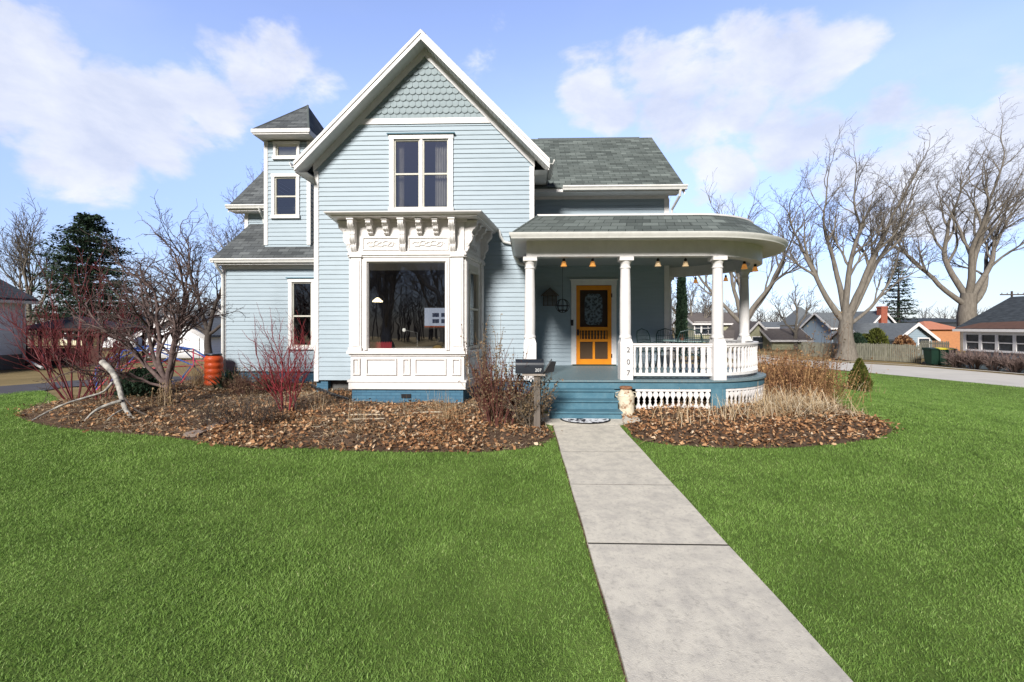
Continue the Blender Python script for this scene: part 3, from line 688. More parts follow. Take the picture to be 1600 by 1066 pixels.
# plain siding on the left and right returns of the front block
FL = Fr(XL0, YL + .1, 0, -1); FRt = Fr(XR0, YW, 0, 1)
m = MB(); siding(m, FL, .36, 5.2, lambda z: (0, YL + .1 - YW)); siding(m, FRt, .6, 5.3, lambda z: (0, YR - YW)); m.build('side_wall', M_SID, house)

# main gable roof
def roof_slab(parent, p0, p1, p2, p3, th, name='roof', m_=None):
    """p0,p1 lower edge, p2,p3 upper edge"""
    a = [Vector(p) for p in (p0, p1, p2, p3)]; m = MB(); m.prism(a, (0, 0, -th)); return m.build(name, m_ or M_ROOF, parent)
Y0, Y1 = 10.38, 16.5
lx0, rx0 = axx - hw, axx + hw
r1 = roof_slab(house, (lx0, Y1, zend), (lx0, Y0, zend), (axx, Y0, ztop), (axx, Y1, ztop), .05)
r2 = roof_slab(house, (rx0, Y0, zend), (rx0, Y1, zend), (axx, Y1, ztop), (axx, Y0, ztop), .05)
m = MB(); m.prism([(axx - .12, Y0 + .01, ztop - .10), (axx, Y0 + .01, ztop + .015), (axx + .12, Y0 + .01, ztop - .10), (axx, Y0 + .01, ztop + .003)], (0, Y1 - Y0, 0)); m.build('ridge_cap', M_CAP, r1)
m = MB(); sl = math.sqrt(1 + pitch ** 2)
for sgn in (-1, 1):
    xe = axx + sgn * hw
    def rk(o0, o1, y0, y1):
        q = [(axx, y0, ztop - o0 * sl), (xe, y0, zend - o0 * sl), (xe, y0, zend - o1 * sl), (axx, y0, ztop - o1 * sl)]
        m.prism(q if sgn > 0 else q[::-1], (0, y1 - y0, 0))
    rk(.012, .075, Y0 - .045, Y0 + .02); rk(.077, .165, Y0 - .025 - .002 * sgn, Y0 + .02)
m.build('rake_fascia', M_WHITE, r1)
m = MB()
M_SOFF = mat('ribbed_white_soffit', (.66, .67, .65), (.58, .59, .57), rough=.5)
for sgn in (-1, 1):
    xe = axx + sgn * (hw - .01); k = 34
    for i in range(k):
        xa, xb = axx + (xe - axx) * i / k, axx + (xe - axx) * (i + .86) / k
        za, zb = rz(xa) - .145 * sl, rz(xb) - .145 * sl
        m.quad((xa, Y0 + .02, za), (xb, Y0 + .02, zb), (xb, YW, zb), (xa, YW, za))
    m.quad((axx, Y0 + .02, ztop - .13 * sl), (xe, Y0 + .02, zend - .13 * sl), (xe, YW, zend - .13 * sl), (axx, YW, ztop - .13 * sl))
m.build('soffit', M_SOFF, house)
# eave boxes returning along both sides
m = MB()
for sgn in (-1, 1):
    xe = axx + sgn * hw; xi = XL0 if sgn < 0 else XR0
    m.box(xe - sgn * .01, xe - sgn * .03, Y0 + .02, Y1, zend - .26, zend - .05)
    m.quad((xe, Y0 + .02, zend - .26), (xi, Y0 + .02, zend - .26 ), (xi, Y1, zend - .26), (xe, Y1, zend - .26))
    q = [(xe, Y0 + .0, zend - .20 * sl), (xe, Y0, zend - .262), (xi, Y0, zend - .262), (xi, Y0, rz(xi) - .20 * sl)]
m.build('eave_box', M_WHITE, house)
gutter(house, [(lx0 - .11, Y1, zend - .03), (lx0 - .11, Y0 - .02, zend - .03)])
gutter(house, [(rx0 + .11, Y0 - .02, zend - .03), (rx0 + .11, YR - .5, zend - .03)])
window(house, FW, ws0, ws1, wb, wt, mull=1, curtain=True, label='tall paired upstairs window in the front gable')

# foundations
m = MB()
m.box(XL0 + .02, XL0 + .30, YW + .05, YW + .4, -.1, .36); m.box(-3.9, XR0 - .02, YW + .06, YW + .3, -.1, .36); m.box(ax(347, YL) + .04, XL0 - .02, YL + .05, YL + .3, -.7, .37)
m.build('foundation', M_BASE, house)
m = MB(); m.box(XL0 + .30, -3.9, YW + .22, YW + .26, -.1, .36); m.build('cellar_window', mat('dull_cellar_glass', (.12, .12, .115), (.06, .06, .06), rough=.35), house)

# ------------------------------------------------------------------ bay window
bay = MB(); BX0, BX1 = ax(548, YB), ax(725, YB)
FB = Fr(0, YB); bw = .27
foot = lambda o, back=0: [(BX0 - o, YB - o), (BX1 + o, YB - o), (BX1 + bw + o, YW + back), (BX0 - bw - o, YW + back)]
def layer(mb, z0, z1, o, back=0): mb.prism([(x, y, z0) for x, y in foot(o, back)], (0, 0, z1 - z0))
zz = lambda py: az(py, YB, 640)
m = MB(); layer(m, -.1, zz(608), -.02); bb = m.build('bay_foundation', M_BASE, house)
m = MB(); m.box(ax(627, YB), ax(642, YB), YB + .0, YB + .03, zz(622), zz(616)); m.build('vent', M_BLACK, bb)
m = MB()
layer(m, zz(608), zz(597), .035); layer(m, zz(597), zz(594), .055); layer(m, zz(594), zz(556), 0); layer(m, zz(556), zz(553), .03); layer(m, zz(553), zz(548.5), .07)
bayo = m.build('bay_window', M_WHITE2, house, label='white carved bay window with bracketed cornice')
def bpart(name, mb, mt=None, label=None): return mb.build(name, mt or M_WHITE2, bayo, label)
FS = Fr(BX1, YB, bw, YW - YB); FSL = Fr(BX0 - bw, YW, bw, -(YW - YB)); SL = math.hypot(bw, YW - YB)
# base panels
def panel(mb, f, s0, s1, z0, z1, t=.028, o=.034):
    ob(mb, f, s0, s1, 0, o, z1 - t, z1); ob(mb, f, s0, s1, 0, o, z0, z0 + t); ob(mb, f, s0, s0 + t, 0, o - .001, z0 + t, z1 - t); ob(mb, f, s1 - t, s1, 0, o - .001, z0 + t, z1 - t)
    ob(mb, f, s0 + t * 2.2, s1 - t * 2.2, 0, .010, z0 + t * 2.2, z1 - t * 2.2)
for px0, px1 in ((551, 563), (572, 620), (629, 641), (648, 697), (706, 720)):
    m = MB(); panel(m, FB, ax(px0, YB), ax(px1, YB), zz(586), zz(560)); bpart('base_panel', m)
for f in (FS, FSL): m = MB(); panel(m, f, .2, SL - .2, zz(586), zz(560)); bpart('base_panel', m)
# pilasters, head, jambs
wx0, wx1 = ax(574, YB), ax(697, YB); wz0, wz1 = zz(547), zz(409)
def body(f, s0, s1, a, b, z0, z1):   # solid around an opening a..b within s0..s1
    m = MB(); ob(m, f, s0, a, -.12, 0, wz0, wz1 + .0); ob(m, f, b, s1, -.12, 0, wz0, wz1)
    return m
m = body(FB, BX0 + .0, BX1, wx0 - .04, wx1 + .04, wz0, wz1); bpart('jamb_board', m)
m = MB()
sideo = (.33, SL - .42)
for f, s0, s1 in ((FS, .002, SL), (FSL, 0, SL - .002)):
    o0, o1 = (sideo if f is FS else (SL - sideo[1], SL - sideo[0]))
    ob(m, f, s0, o0, -.12, 0, zz(549), wz1); ob(m, f, o1, s1, -.12, 0, zz(549), wz1)
bpart('jamb_board', m)
m = MB(); layer(m, zz(549), wz0, -.0); bpart('sill', m)
def pil(f, a, b, zt=zz(398)):
    m = MB(); ob(m, f, a, b, 0, .03, zz(548.5), zt); ob(m, f, a + .03, b - .03, 0, .045, zz(541), zz(408)); ob(m, f, a - .015, b + .015, 0, .06, zz(548.5), zz(543)); ob(m, f, a - .02, b + .02, 0, .06, zz(402), zt)
    bpart('pilaster', m)
pil(FB, ax(549, YB), ax(565, YB)); pil(FB, ax(706, YB), ax(724, YB)); pil(FS, .03, .22); pil(FS, SL - .30, SL - .06); pil(FSL, .06, .30); pil(FSL, SL - .22, SL - .03)
# window frames
m = MB()
for t, o in ((.075, .035), (.04, .05)):
    ob(m, FB, wx0 - t, wx0 - (.04 if t > .05 else 0), 0, o, wz0, wz1 + t); ob(m, FB, wx1 + (.04 if t > .05 else 0), wx1 + t, 0, o, wz0, wz1 + t)
    ob(m, FB, wx0 - (.04 if t > .05 else 0), wx1 + (.04 if t > .05 else 0), 0, o - .002, wz1 + (.04 if t > .05 else 0), wz1 + t)
ob(m, FB, wx0 - .04, wx0 + .02, -.09, .012, wz0, wz1 + .02); ob(m, FB, wx1 - .02, wx1 + .04, -.09, .012, wz0, wz1 + .02); ob(m, FB, wx0 + .02, wx1 - .02, -.09, .012, wz1 - .02, wz1 + .02); ob(m, FB, wx0 + .02, wx1 - .02, -.09, .012, wz0, wz0 + .03)
bpart('window_frame', m)
m = MB(); m.quad(FB.P(wx0, -.04, wz0), FB.P(wx1, -.04, wz0), FB.P(wx1, -.04, wz1), FB.P(wx0, -.04, wz1)); bpart('window_pane', m, M_GLASS)
for f, (o0, o1) in ((FS, sideo), (FSL, (SL - sideo[1], SL - sideo[0]))):
    m = MB(); c0, c1 = wz0 + .02, wz1 - .12
    ob(m, f, o0, o0 + .05, -.1, .02, c0, c1); ob(m, f, o1 - .05, o1, -.1, .02, c0, c1); ob(m, f, o0 + .05, o1 - .05, -.1, .02, c1 - .05, c1); ob(m, f, o0 + .05, o1 - .05, -.1, .02, c0, c0 + .05); ob(m, f, o0 + .05, o1 - .05, -.06, .01, (c0 + c1) / 2 - .02, (c0 + c1) / 2 + .02)
    ob(m, f, o0, o1, -.12, 0, c1, wz1); ob(m, f, o0, o1, -.12, 0, zz(549), c0)
    bpart('window_frame', m, M_CREAM)
    m = MB(); m.quad(f.P(o0 + .05, -.04, c0), f.P(o1 - .05, -.04, c0), f.P(o1 - .05, -.04, c1), f.P(o0 + .05, -.04, c1)); bpart('window_pane', m, M_GLASS)
# entablature
m = MB(); layer(m, wz1, zz(402), .0); layer(m, zz(402), zz(399), .03); layer(m, zz(399), zz(396), .055); layer(m, zz(396), zz(393), .035); layer(m, zz(393), zz(347), .0); layer(m, zz(347), zz(343), .05); bpart('frieze', m)
def scroll(mb, f, s0, s1, z0, z1):
    """low-relief leaf scroll: a chain of small raised curls"""
    n = 5; wv = (s1 - s0); zc = (z0 + z1) / 2; hh = (z1 - z0) * .33
    for i in range(n):
        c = s0 + wv * (i + .5) / n; pts = []
        for t in range(13):
            g = t / 12 * 2 * math.pi * .85 + (0 if i % 2 else math.pi); r_ = hh * (1 - .55 * t / 12); pts.append(f.P(c + r_ * math.cos(g) * 1.3, .012, zc + r_ * math.sin(g)))
        mb.tube(pts, .009, 5)
    pts = [f.P(s0 - .06 + (wv + .12) * t / 20, .01, zc + hh * .5 * math.sin(t / 20 * math.pi * 5)) for t in range(21)]; mb.tube(pts, .008, 5)
for a, b in ((567, 624), (638, 701)):
    m = MB(); s0, s1, z0, z1 = ax(a, YB), ax(b, YB), zz(391), zz(371)
    ob(m, FB, s0, s1, 0, .022, z1 - .018, z1); ob(m, FB, s0, s1, 0, .022, z0, z0 + .018); ob(m, FB, s0, s0 + .018, 0, .020, z0 + .018, z1 - .018); ob(m, FB, s1 - .018, s1, 0, .020, z0 + .018, z1 - .018)
    scroll(m, FB, s0 + .14, s1 - .14, z0 + .03, z1 - .03); bpart('carved_panel', m)
for f in (FS, FSL):
    m = MB(); z0, z1 = zz(391), zz(371); ob(m, f, .35, SL - .45, 0, .02, z1 - .018, z1); ob(m, f, .35, SL - .45, 0, .02, z0, z0 + .018); scroll(m, f, .5, SL - .6, z0 + .03, z1 - .03); bpart('carved_panel', m)
def bracket(f, s, zt, zb, out, wd=.1, fancy=True):
    """S-scroll corbel"""
    H = zt - zb; pr = [(0, zt), (out, zt)]
    K = 26
    for i in range(K + 1):
        t = i / K
        if t < .45: u_ = t / .45; o = out * (1 - .30 * u_) - out * .10 * math.sin(u_ * math.pi) + out * .12 * math.sin(u_ * math.pi * 2)
        elif t < .75: u_ = (t - .45) / .3; o = out * (.62 - .28 * u_) + out * .12 * math.sin(u_ * math.pi)
        else: u_ = (t - .75) / .25; o = out * (.30 - .12 * u_) + out * .10 * math.sin(u_ * math.pi)
        pr.append((o, zt - .035 - (H - .035) * t))
    pr.append((0, zb)); m = MB()
    A = [Vector(f.P(s - wd / 2, o, z)) for o, z in pr]; m.prism(A, f.u * wd)
    ob(m, f, s - wd * .62, s + wd * .62, 0, out + .02, zt - .001, zt + .03)
    # volute discs on both cheeks
    for (cz_, co, r_) in ((zt - H * .20, out * .62, H * .12), (zt - H * .78, out * .22, H * .07)) if fancy else ((zt - H * .4, out * .5, H * .2),):
        for e in (-1, 1):
            c = f.P(s + e * wd / 2, co, cz_); pts = []
            for k in range(15):
                g = k / 14 * 2 * math.pi * 1.4; rr = r_ * (1 - .6 * k / 14); pts.append(f.P(s + e * (wd / 2 + .004), co + rr * math.cos(g), cz_ + rr * math.sin(g)))
            m.tube(pts, .008, 5)
    # groove ribs on the face
    for e in (-.25, .25):
        pts = [f.P(s + e * wd, o + .003, z) for o, z in pr[2:-1]]; m.tube(pts, .006, 4)
    bpart('bracket', m)
zt_, zl, zs = zz(347), zz(393), zz(367)
for px in (554, 630.5, 708): bracket(FB, ax(px, YB), zt_, zl, .26, .115)
for px in (580, 605, 656.5, 682): bracket(FB, ax(px, YB), zt_, zs, .22, .10, False)
for s in (.10, SL - .18): bracket(FS, s, zt_, zl, .26, .115); bracket(FSL, SL - s, zt_, zl, .26, .115)
for s in (.5, .9): bracket(FS, s, zt_, zs, .22, .1, False); bracket(FSL, SL - s, zt_, zs, .22, .1, False)
# cornice: mitred crown
cor = MB()
prof = [(.03, 343), (.10, 341), (.26, 339.5), (.30, 338), (.30, 336), (.36, 334), (.40, 331), (.40, 329.5)]
rings = []
for o, py in prof:
    z = az(py, YB - o, 640); rings.append([(x, y, z) for x, y in foot(o)])
for a, b in zip(rings[:-1], rings[1:]):
    for i in range(3): j = (i - 1) % 4; 
    for i, j in ((0, 1), (1, 2), (3, 0)): cor.quad(a[i], a[j], b[j], b[i])
cn = bpart('cornice', cor, M_WHITE)
z_c = rings[-1][0][2]
m = MB(); q = rings[-1]; t_ = [(x, y, z_c + .20) for x, y in foot(-.35)]; t_[2] = (t_[2][0], YW + .02, z_c + .20); t_[3] = (t_[3][0], YW + .02, z_c + .20)
q = [(x, y + (0 if y < YW - .01 else .02), z + .004) for x, y, z in q]
for i, j in ((0, 1), (1, 2), (3, 0)): m.quad(q[i], q[j], t_[j], t_[i])
m.quad(*t_); bpart('bay_roof', m, mat('dark_metal_roof', (.07, .075, .075), rough=.5))
c1 = Vector(rings[-1][1]); c2 = Vector(rings[-1][2])
m = MB(); m.tube([c2 + Vector((-.02, -.12, -.03)), c2 + Vector((.02, -.12, -.18)), c2 + Vector((.10, -.08, -.30)), c2 + Vector((.28, -.06, -.34)), c2 + Vector((.45, -.06, -.36))], .035, 8); bpart('downspout', m, M_GUTTER)
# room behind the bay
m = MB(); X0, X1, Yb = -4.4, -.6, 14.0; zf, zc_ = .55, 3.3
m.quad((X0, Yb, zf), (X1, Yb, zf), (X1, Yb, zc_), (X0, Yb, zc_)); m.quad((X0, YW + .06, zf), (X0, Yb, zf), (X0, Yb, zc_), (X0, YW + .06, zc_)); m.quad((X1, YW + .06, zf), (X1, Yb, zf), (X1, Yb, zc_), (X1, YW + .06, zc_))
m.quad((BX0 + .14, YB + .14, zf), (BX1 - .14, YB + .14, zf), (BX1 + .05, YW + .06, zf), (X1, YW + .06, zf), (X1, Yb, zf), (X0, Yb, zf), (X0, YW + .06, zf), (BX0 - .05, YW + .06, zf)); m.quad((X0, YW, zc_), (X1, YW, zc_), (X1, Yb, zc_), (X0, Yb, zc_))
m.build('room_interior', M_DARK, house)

# ------------------------------------------------------------------ rear blocks and upper roofs
# right rear block
ER = at(1070, 292, 11.45); RR = at(1022, 216, 14.4); zeR, zrR, xR = az(291, 11.45, 960), az(216, 14.4, 930), ax(1070, 11.45)
xw = ax(1044, YR); FR_ = Fr(0, YR)
r3 = roof_slab(house, (axx + .6, 11.45, zeR), (xR, 11.45, zeR), (xR, 14.4, zrR), (axx + .6, 14.4, zrR), .05)
roof_slab(house, (xR, 17.35, zeR), (axx + .6, 17.35, zeR), (axx + .6, 14.4, zrR), (xR, 14.4, zrR), .05)
m = MB(); m.prism([(XR0 + .2, 14.28, zrR - .10), (XR0 + .2, 14.4, zrR + .02), (XR0 + .2, 14.52, zrR - .10), (XR0 + .2, 14.4, zrR)], (xR - XR0 - .6, 0, 0)); m.build('ridge_cap', M_CAP, r3)
m = MB(); d = Vector((0, 2.95, zrR - zeR)); k = .16
for (ya, za, yb, zb) in ((11.45, zeR, 14.4, zrR), (17.35, zeR, 14.4, zrR)):
    m.prism([(xR - .02, ya, za - .05), (xR - .02, yb, zb - .05), (xR - .02, yb, zb - .22), (xR - .02, ya, za - .22)], (.03, 0, 0))
m.build('rake_fascia', M_WHITE, r3)
gutter(house, [(XR0 + .75, 11.34, zeR - .0), (xR + .04, 11.34, zeR - .0)])
m = MB(); m.box(XR0 + .03, xR - .03, 11.47, 11.49, zeR - .13, zeR - .02); m.box(XR0 + .03, xR - .03, 11.49, YR, zeR - .10, zeR - .09); m.box(XR0 + .03, xw, YR - .035, YR, zeR - .18, zeR - .101)
m.box(xw - .11, xw + .02, YR - .035, YR + .2, .6, zeR - .182); m.build('eave_box', M_WHITE, house)
m = MB(); m.tube([(xw + .12, 11.40, zeR - .1), (xw + .12, 11.45, zeR - .25), (xw + .05, 11.85, zeR - .5), (xw + .05, 11.93, zeR - .9), (xw + .05, 11.93, 3.8)], .035, 8); m.build('downspout', M_GUTTER, house)
dx0, dx1 = ax(900, YR), ax(955, YR); dzt = az(447, YR, 930); FZ = .63
m = MB(); siding(m, FR_, FZ, zeR - .12, lambda z: (XR0 - .02, xw - .05), [(dx0 - .04, dx1 + .04, FZ - .1, dzt + .05)])
FX = Fr(xw, YR, 0, 1); siding(m, FX, .5, zeR - .2, lambda z: (0, 4.8)); siding(m, FX, zeR - .2, zrR - .3, lambda z: (max(0, (z + .3 - zeR) / ((zrR - zeR) / 2.95) - .55), 5.35 - max(0, (z + .3 - zeR) / ((zrR - zeR) / 2.95)))) 
m.build('wall', M_SID, house)
m = MB(); m.box(-7.5, xw - .05, 16.8, 16.85, 0, zeR); m.build('wall', M_SID, house)

# left wing: one-storey front with pent roof, stair tower, second-storey behind
xl = ax(348, YL); zel = az(403, 12.0, 400); FLW = Fr(0, YL)
lw = (ax(457, YL), ax(457, YL) + .56, az(541, YL, 470), az(441, YL, 470))
m = MB(); siding(m, FLW, .40, zel - .12, lambda z: (xl, XL0 + .05), [(lw[0] - .03, lw[1] + .03, lw[2] - .03, lw[3] + .03)], e=.118)
FLL = Fr(xl, YL + 4.2, 0, -1); siding(m, FLL, .40, zel - .12, lambda z: (0, 4.2), e=.118)
m.build('wall', M_SID, house)
window(house, FLW, *lw, cas=.10, glass=M_GLASS, label='narrow sash window in the left wing', mid=.47)
m = MB(); m.box(xl - .012, xl + .10, YL - .03, YL + .1, .38, zel - .12); m.box(xl - .012, XL0, YL - .032, YL, zel - .26, zel - .12); m.box(xl - .02, XL0, YL - .28, YL - .26, zel - .16, zel - .02)
m.box(xl - .02, XL0, YL - .26, YL, zel - .135, zel - .12); m.box(xl - .04, xl - .02, YL - .26, YL + 4, zel - .16, zel - .02); m.build('eave_box', M_WHITE, house)
gutter(house, [(xl - .09, YL - .38, zel), (XL0 + .02, YL - .38, zel)]); gutter(house, [(xl - .12, YL + 3.8, zel), (xl - .12, YL - .38, zel)])
m = MB(); m.tube([(xl + .0, YL - .32, zel - .08), (xl + .01, YL - .26, zel - .2), (xl + .03, YL - .08, zel - .38), (xl + .04, YL - .06, zel - .5), (xl + .04, YL - .06, .25)], .04, 8); m.build('downspout', M_GUTTER, house)
tl = at(390, 350, 13.4); pl = (tl.z - zel) / (13.4 - 12.07)
A0 = (xl - .06, 12.07, zel); A1 = (XL0 + .02, 12.07, zel); A2 = (XL0 + .02, 13.42, tl.z); A3 = (tl.x, 13.42, tl.z)
m = MB(); m.prism([A0, A1, A2, A3], (0, 0, -.05)); m.prism([(xl - .06, 16.4, zel), A0, A3, (tl.x, 16.4, tl.z)], (0, 0, -.05)); rl = m.build('roof', M_ROOFL, house)
# stair tower
tx0, tx1 = ax(414, YT), ax(485, YT); ztt = az(214, YT - .35, 440); FT = Fr(0, YT); TD = 2.2
w1 = (ax(430, YT), ax(464, YT), az(337, YT, 447), az(277, YT, 447)); w2 = (ax(432, YT), ax(465, YT), az(245, YT, 447), az(226, YT, 447))
m = MB(); siding(m, FT, 3.75, ztt, lambda z: (tx0, tx1), [(w[0] - .02, w[1] + .02, w[2] - .02, w[3] + .02) for w in (w1, w2)], e=.118)
FTL = Fr(tx0, YT + TD, 0, -1); siding(m, FTL, 3.75, ztt, lambda z: (0, TD), e=.118)
FTR = Fr(tx1, YT, 0, 1); siding(m, FTR, 3.75, ztt, lambda z: (0, TD), e=.118)
tw = m.build('tower', M_SID, house, label='small square stair tower with a hipped roof')
m = MB(); m.box(tx0 - .015, tx0 + .09, YT - .03, YT + .12, az(383, YT, 440), ztt); m.box(tx1 - .09, tx1 + .015, YT - .03, YT + .12, az(383, YT, 440), ztt); m.build('corner_board', M_WHITE, tw)
def win_sub(w, cas):
    wn = window(tw, FT, *w, cas=cas, split='h' if w[3] - w[2] > .6 else None, cap=False, depth=.045, sill=.08)
    return wn
def flat_children(wn):
    # keep to three levels: re-hang the window's pieces on the tower
    for c in list(wn.children): c.parent = wn.parent
w_a = window(house, FT, *w1, cas=.085, cap=False, label='tower window with two sashes'); w_b = window(house, FT, *w2, cas=.07, cap=False, split=None, label='small blinded window under the tower eave')
m = MB(); m.quad(FT.P(w2[0], -.05, w2[2]), FT.P(w2[1], -.05, w2[2]), FT.P(w2[1], -.05, w2[3]), FT.P(w2[0], -.05, w2[3])); m.build('blind', mat('white_blind', (.6, .6, .57)), w_b)
ov = .10; ex0, ex1, ey0, ey1 = tx0 - ov, tx1 + .16, YT - .42, YT + TD + .3
ta = at(481, 165, 13.6); m = MB(); zt0 = ztt + .19
c = [(ex0, ey0, zt0), (ex1, ey0, zt0), (ex1, ey1, zt0), (ex0, ey1, zt0)]
for i in range(4): m.quad(c[i], c[(i + 1) % 4], tuple(ta))
m.build('tower_roof', M_ROOFL, tw)
m = MB(); m.tube([c[1], ta], .03, 6); m.tube([c[0], ta], .02, 6); m.build('hip_cap', M_CAP, tw)
m = MB(); m.box(ex0, ex1, ey0, ey1, zt0 - .14, zt0 - .003); m.box(ex0 - .03, ex1 + .03, ey0 - .03, ey0 + .05, zt0 - .10, zt0 + .0); m.box(ex0 - .032, ex0 + .05, ey0 + .05, ey1, zt0 - .10, zt0 + .0); m.build('tower_eave', M_WHITE, tw)
# second-storey block behind the tower
YU = 13.5; xu = ax(384, YU); zu = az(320, 13.1, 390); xe_ = ax(357, 13.15); tz_ = 7.75; ty = 13.15 + (tz_ - zu) / .92
m = MB(); siding(m, Fr(0, YU), 4.3, zu - .05, lambda z: (xu, XL0 + 1)); FUL = Fr(xu, 18.3, 0, -1); siding(m, FUL, 3.6, zu + .1, lambda z: (0, 18.3 - YU)); siding(m, FUL, zu + .1, 7.5, lambda z: ((z - zu) / .92 , 18.3 - YU - (z - zu) / .92)); m.build('wall', M_SID, house)
m = MB(); m.prism([(xe_, 13.15, zu), (-4, 13.15, zu), (-4, ty, tz_), (xe_, ty, tz_)], (0, 0, -.05)); m.prism([(-4, 2 * ty - 13.15, zu), (xe_, 2 * ty - 13.15, zu), (xe_, ty, tz_), (-4, ty, tz_)], (0, 0, -.05)); m.build('roof', M_ROOFL, house)
m = MB(); m.box(xe_, -5, 13.2, YU, zu - .17, zu - .15); m.box(xe_, -5, 13.16, 13.2, zu - .17, zu - .03); m.box(xu - .015, xu + .09, YU - .035, YU, 4.3, zu - .17)
m.prism([(xe_ - .02, 13.15, zu - .05), (xe_ - .02, ty, tz_ - .05), (xe_ - .02, ty, tz_ - .2), (xe_ - .02, 13.15, zu - .2)], (.03, 0, 0)); m.build('eave_box', M_WHITE, house)
gutter(house, [(xe_ - .04, 13.05, zu - .0), (tx0, 13.05, zu - .0)])
m = MB(); m.tube([(ax(405, 13.1), 13.08, zu - .08), (ax(405, 13.1), 13.15, zu - .2), (ax(409, 13.3), 13.4, zu - .35), (ax(409, 13.3), 13.42, 4.8)], .035, 8); m.build('downspout', M_GUTTER, house)
# black flexible drain at the foot of the front corner
m = MB(); pts = [gat(487, 612), gat(500, 618), gat(522, 625), gat(546, 631)]; pts = [Vector((p.x, p.y, gzf(p.x, p.y) + .16 - .03 * i)) for i, p in enumerate(pts)]
pp = []; rr = []
for i in range(40):
    t = i / 39 * 3; a = int(min(t, 2.999)); q = pts[a].lerp(pts[a + 1], t - a); pp.append(q); rr.append(.045 if i % 2 else .038)
m.tube(pp, rr, 10); m.build('drain_pipe', M_BLACK, house)
# ------------------------------------------------------------------ porch
PC = (3.36, 10.75); XPL = ax(833, 8.8)
AEND = R(78)
def ring(Rr, xl_, n=40, a1=AEND):
    pts = [(xl_, PC[1] - Rr)]
    k = 8
    for i in range(1, k): pts.append((xl_ + (PC[0] - xl_) * i / k, PC[1] - Rr))
    for i in range(n + 1):
        a = -math.pi / 2 + (a1 + math.pi / 2) * i / n; pts.append((PC[0] + Rr * math.cos(a), PC[1] + Rr * math.sin(a)))
    return pts
def sweep(mb, prof, xlf, n=40, closed=False, a1=AEND):
    rs = [[(x, y, z) for x, y in ring(r_, xlf(r_), n, a1)] for r_, z in prof]; m_ = len(rs[0])
    k = len(mb.v); vs = [p for r_ in rs for p in r_]; fs = []; q = len(rs)
    for i in range(q if closed else q - 1):
        j = (i + 1) % q
        for t in range(m_ - 1): fs.append((i * m_ + t, i * m_ + t + 1, j * m_ + t + 1, j * m_ + t))
    if closed: fs += [tuple(i * m_ for i in range(q)), tuple((q - 1 - i) * m_ + m_ - 1 for i in range(q))]
    mb.add(vs, fs); return mb
def zp(py, Y): return az(py, Y, 980)
FZ = .63
# floor
m = MB(); rg = ring(2.07, XPL); poly = rg + [(xw + .02, 12.75), (xw + .02, 12.0), (XPL, 12.0)]
m.prism([(x, y, FZ - .035) for x, y in poly], (0, 0, .035)); m.build('porch_floor', M_FLOOR, house)
m = MB(); cons = lambda r_: XPL
sweep(m, [(2.035, FZ - .036), (2.035, FZ - .17), (1.99, FZ - .17), (1.99, FZ - .036)], cons, closed=True)
m.box(XPL, XPL + .03, 8.77, YW, FZ - .17, FZ - .036)
m.build('porch_skirt', M_TEAL, house)
m = MB(); zg0 = -.06
for a, b in ((XPL + .0, .455), (1.70, 2.06)): m.box(a, b, 8.76, 8.79, .12 if a < .4 else 0, FZ - .171)
m.box(XPL + .24, XPL + .27, 8.75, 8.76, .13, FZ - .18); m.box(XPL, XPL + .03, 8.80, YW, .12, FZ - .171)
for px in (1122,):
    x = ax(px, 8.75); m.box(x - .14, x + .14, 8.73, 8.80, -.1, FZ - .171)
m.build('porch_skirt', M_TEAL, house)
m = MB(); m.box(XPL + .0, XPL + .42, 8.70, 8.95, -.1, .115); m.build('stone_block', M_STONE, house)
m = MB(); m.box(2.0, xw, 9.6, 9.62, -.2, .55); m.box(xw - .1, 5.3, 10.9, 10.95, -.3, .55); m.build('crawl_space_shade', M_DARK, house)  # near-black sheets added behind the lattice, standing in for shade under the porch
# lattice: boards with cut-out diamond edges
def lattice(pts, name_lab):
    lp = house; m = MB()
    tot = sum((Vector(b) - Vector(a)).length for a, b in zip(pts[:-1], pts[1:]))
    def at_s(s):
        for a, b in zip(pts[:-1], pts[1:]):
            d = Vector(b) - Vector(a)
            if s <= d.length + 1e-6: return Vector(a) + d.normalized() * s, d.normalized()
            s -= d.length
        return Vector(pts[-1]), d.normalized()
    def f_at(s): p, d = at_s(s); return Fr(p.x, p.y, d.x, d.y)
    n = max(2, int(tot / .105)); z0 = gzf(*pts[0]) + .02; z1 = FZ - .175
    z0b = lambda s: -.02 + gzf(*at_s(s)[0])
    for i in range(n):
        s = tot * (i + .5) / n; f = f_at(s); zb = z0b(s) + .06; H = z1 - .045 - zb; hw_ = tot / n / 2
        ts = [0, .08, .2, .32, .42, .5, .58, .68, .8, .92, 1]; wv = [.35, .75, .98, .50, .22, .40, .22, .50, .98, .75, .35]
        q = [(w_ * hw_ * .98, zb + H * t) for t, w_ in zip(ts, wv)]
        pts_ = [(a, z) for a, z in q] + [(-a, z) for a, z in q[::-1]]
        m.prism([f.P(a, -.012, z) for a, z in pts_], f.n * .022)
    for a, b in zip(pts[:-1], pts[1:]):
        d = Vector(b) - Vector(a); f = Fr(a[0], a[1], d.x, d.y); l = d.length; sb = 0
        ob(m, f, 0, l, -.015, .018, z1 - .045, z1); zb = gzf(*a) - .02; ob(m, f, 0, l, -.015, .018, zb - .05, zb + .06)
    m.build('lattice_panel', M_WHITE, lp)
y8 = 8.745
lattice([(ax(993, y8), y8), (ax(1110, y8), y8)], '')
arc = lambda r_, a0, a1, n: [(PC[0] + r_ * math.cos(a0 + (a1 - a0) * i / n), PC[1] + r_ * math.sin(a0 + (a1 - a0) * i / n)) for i in range(n + 1)]
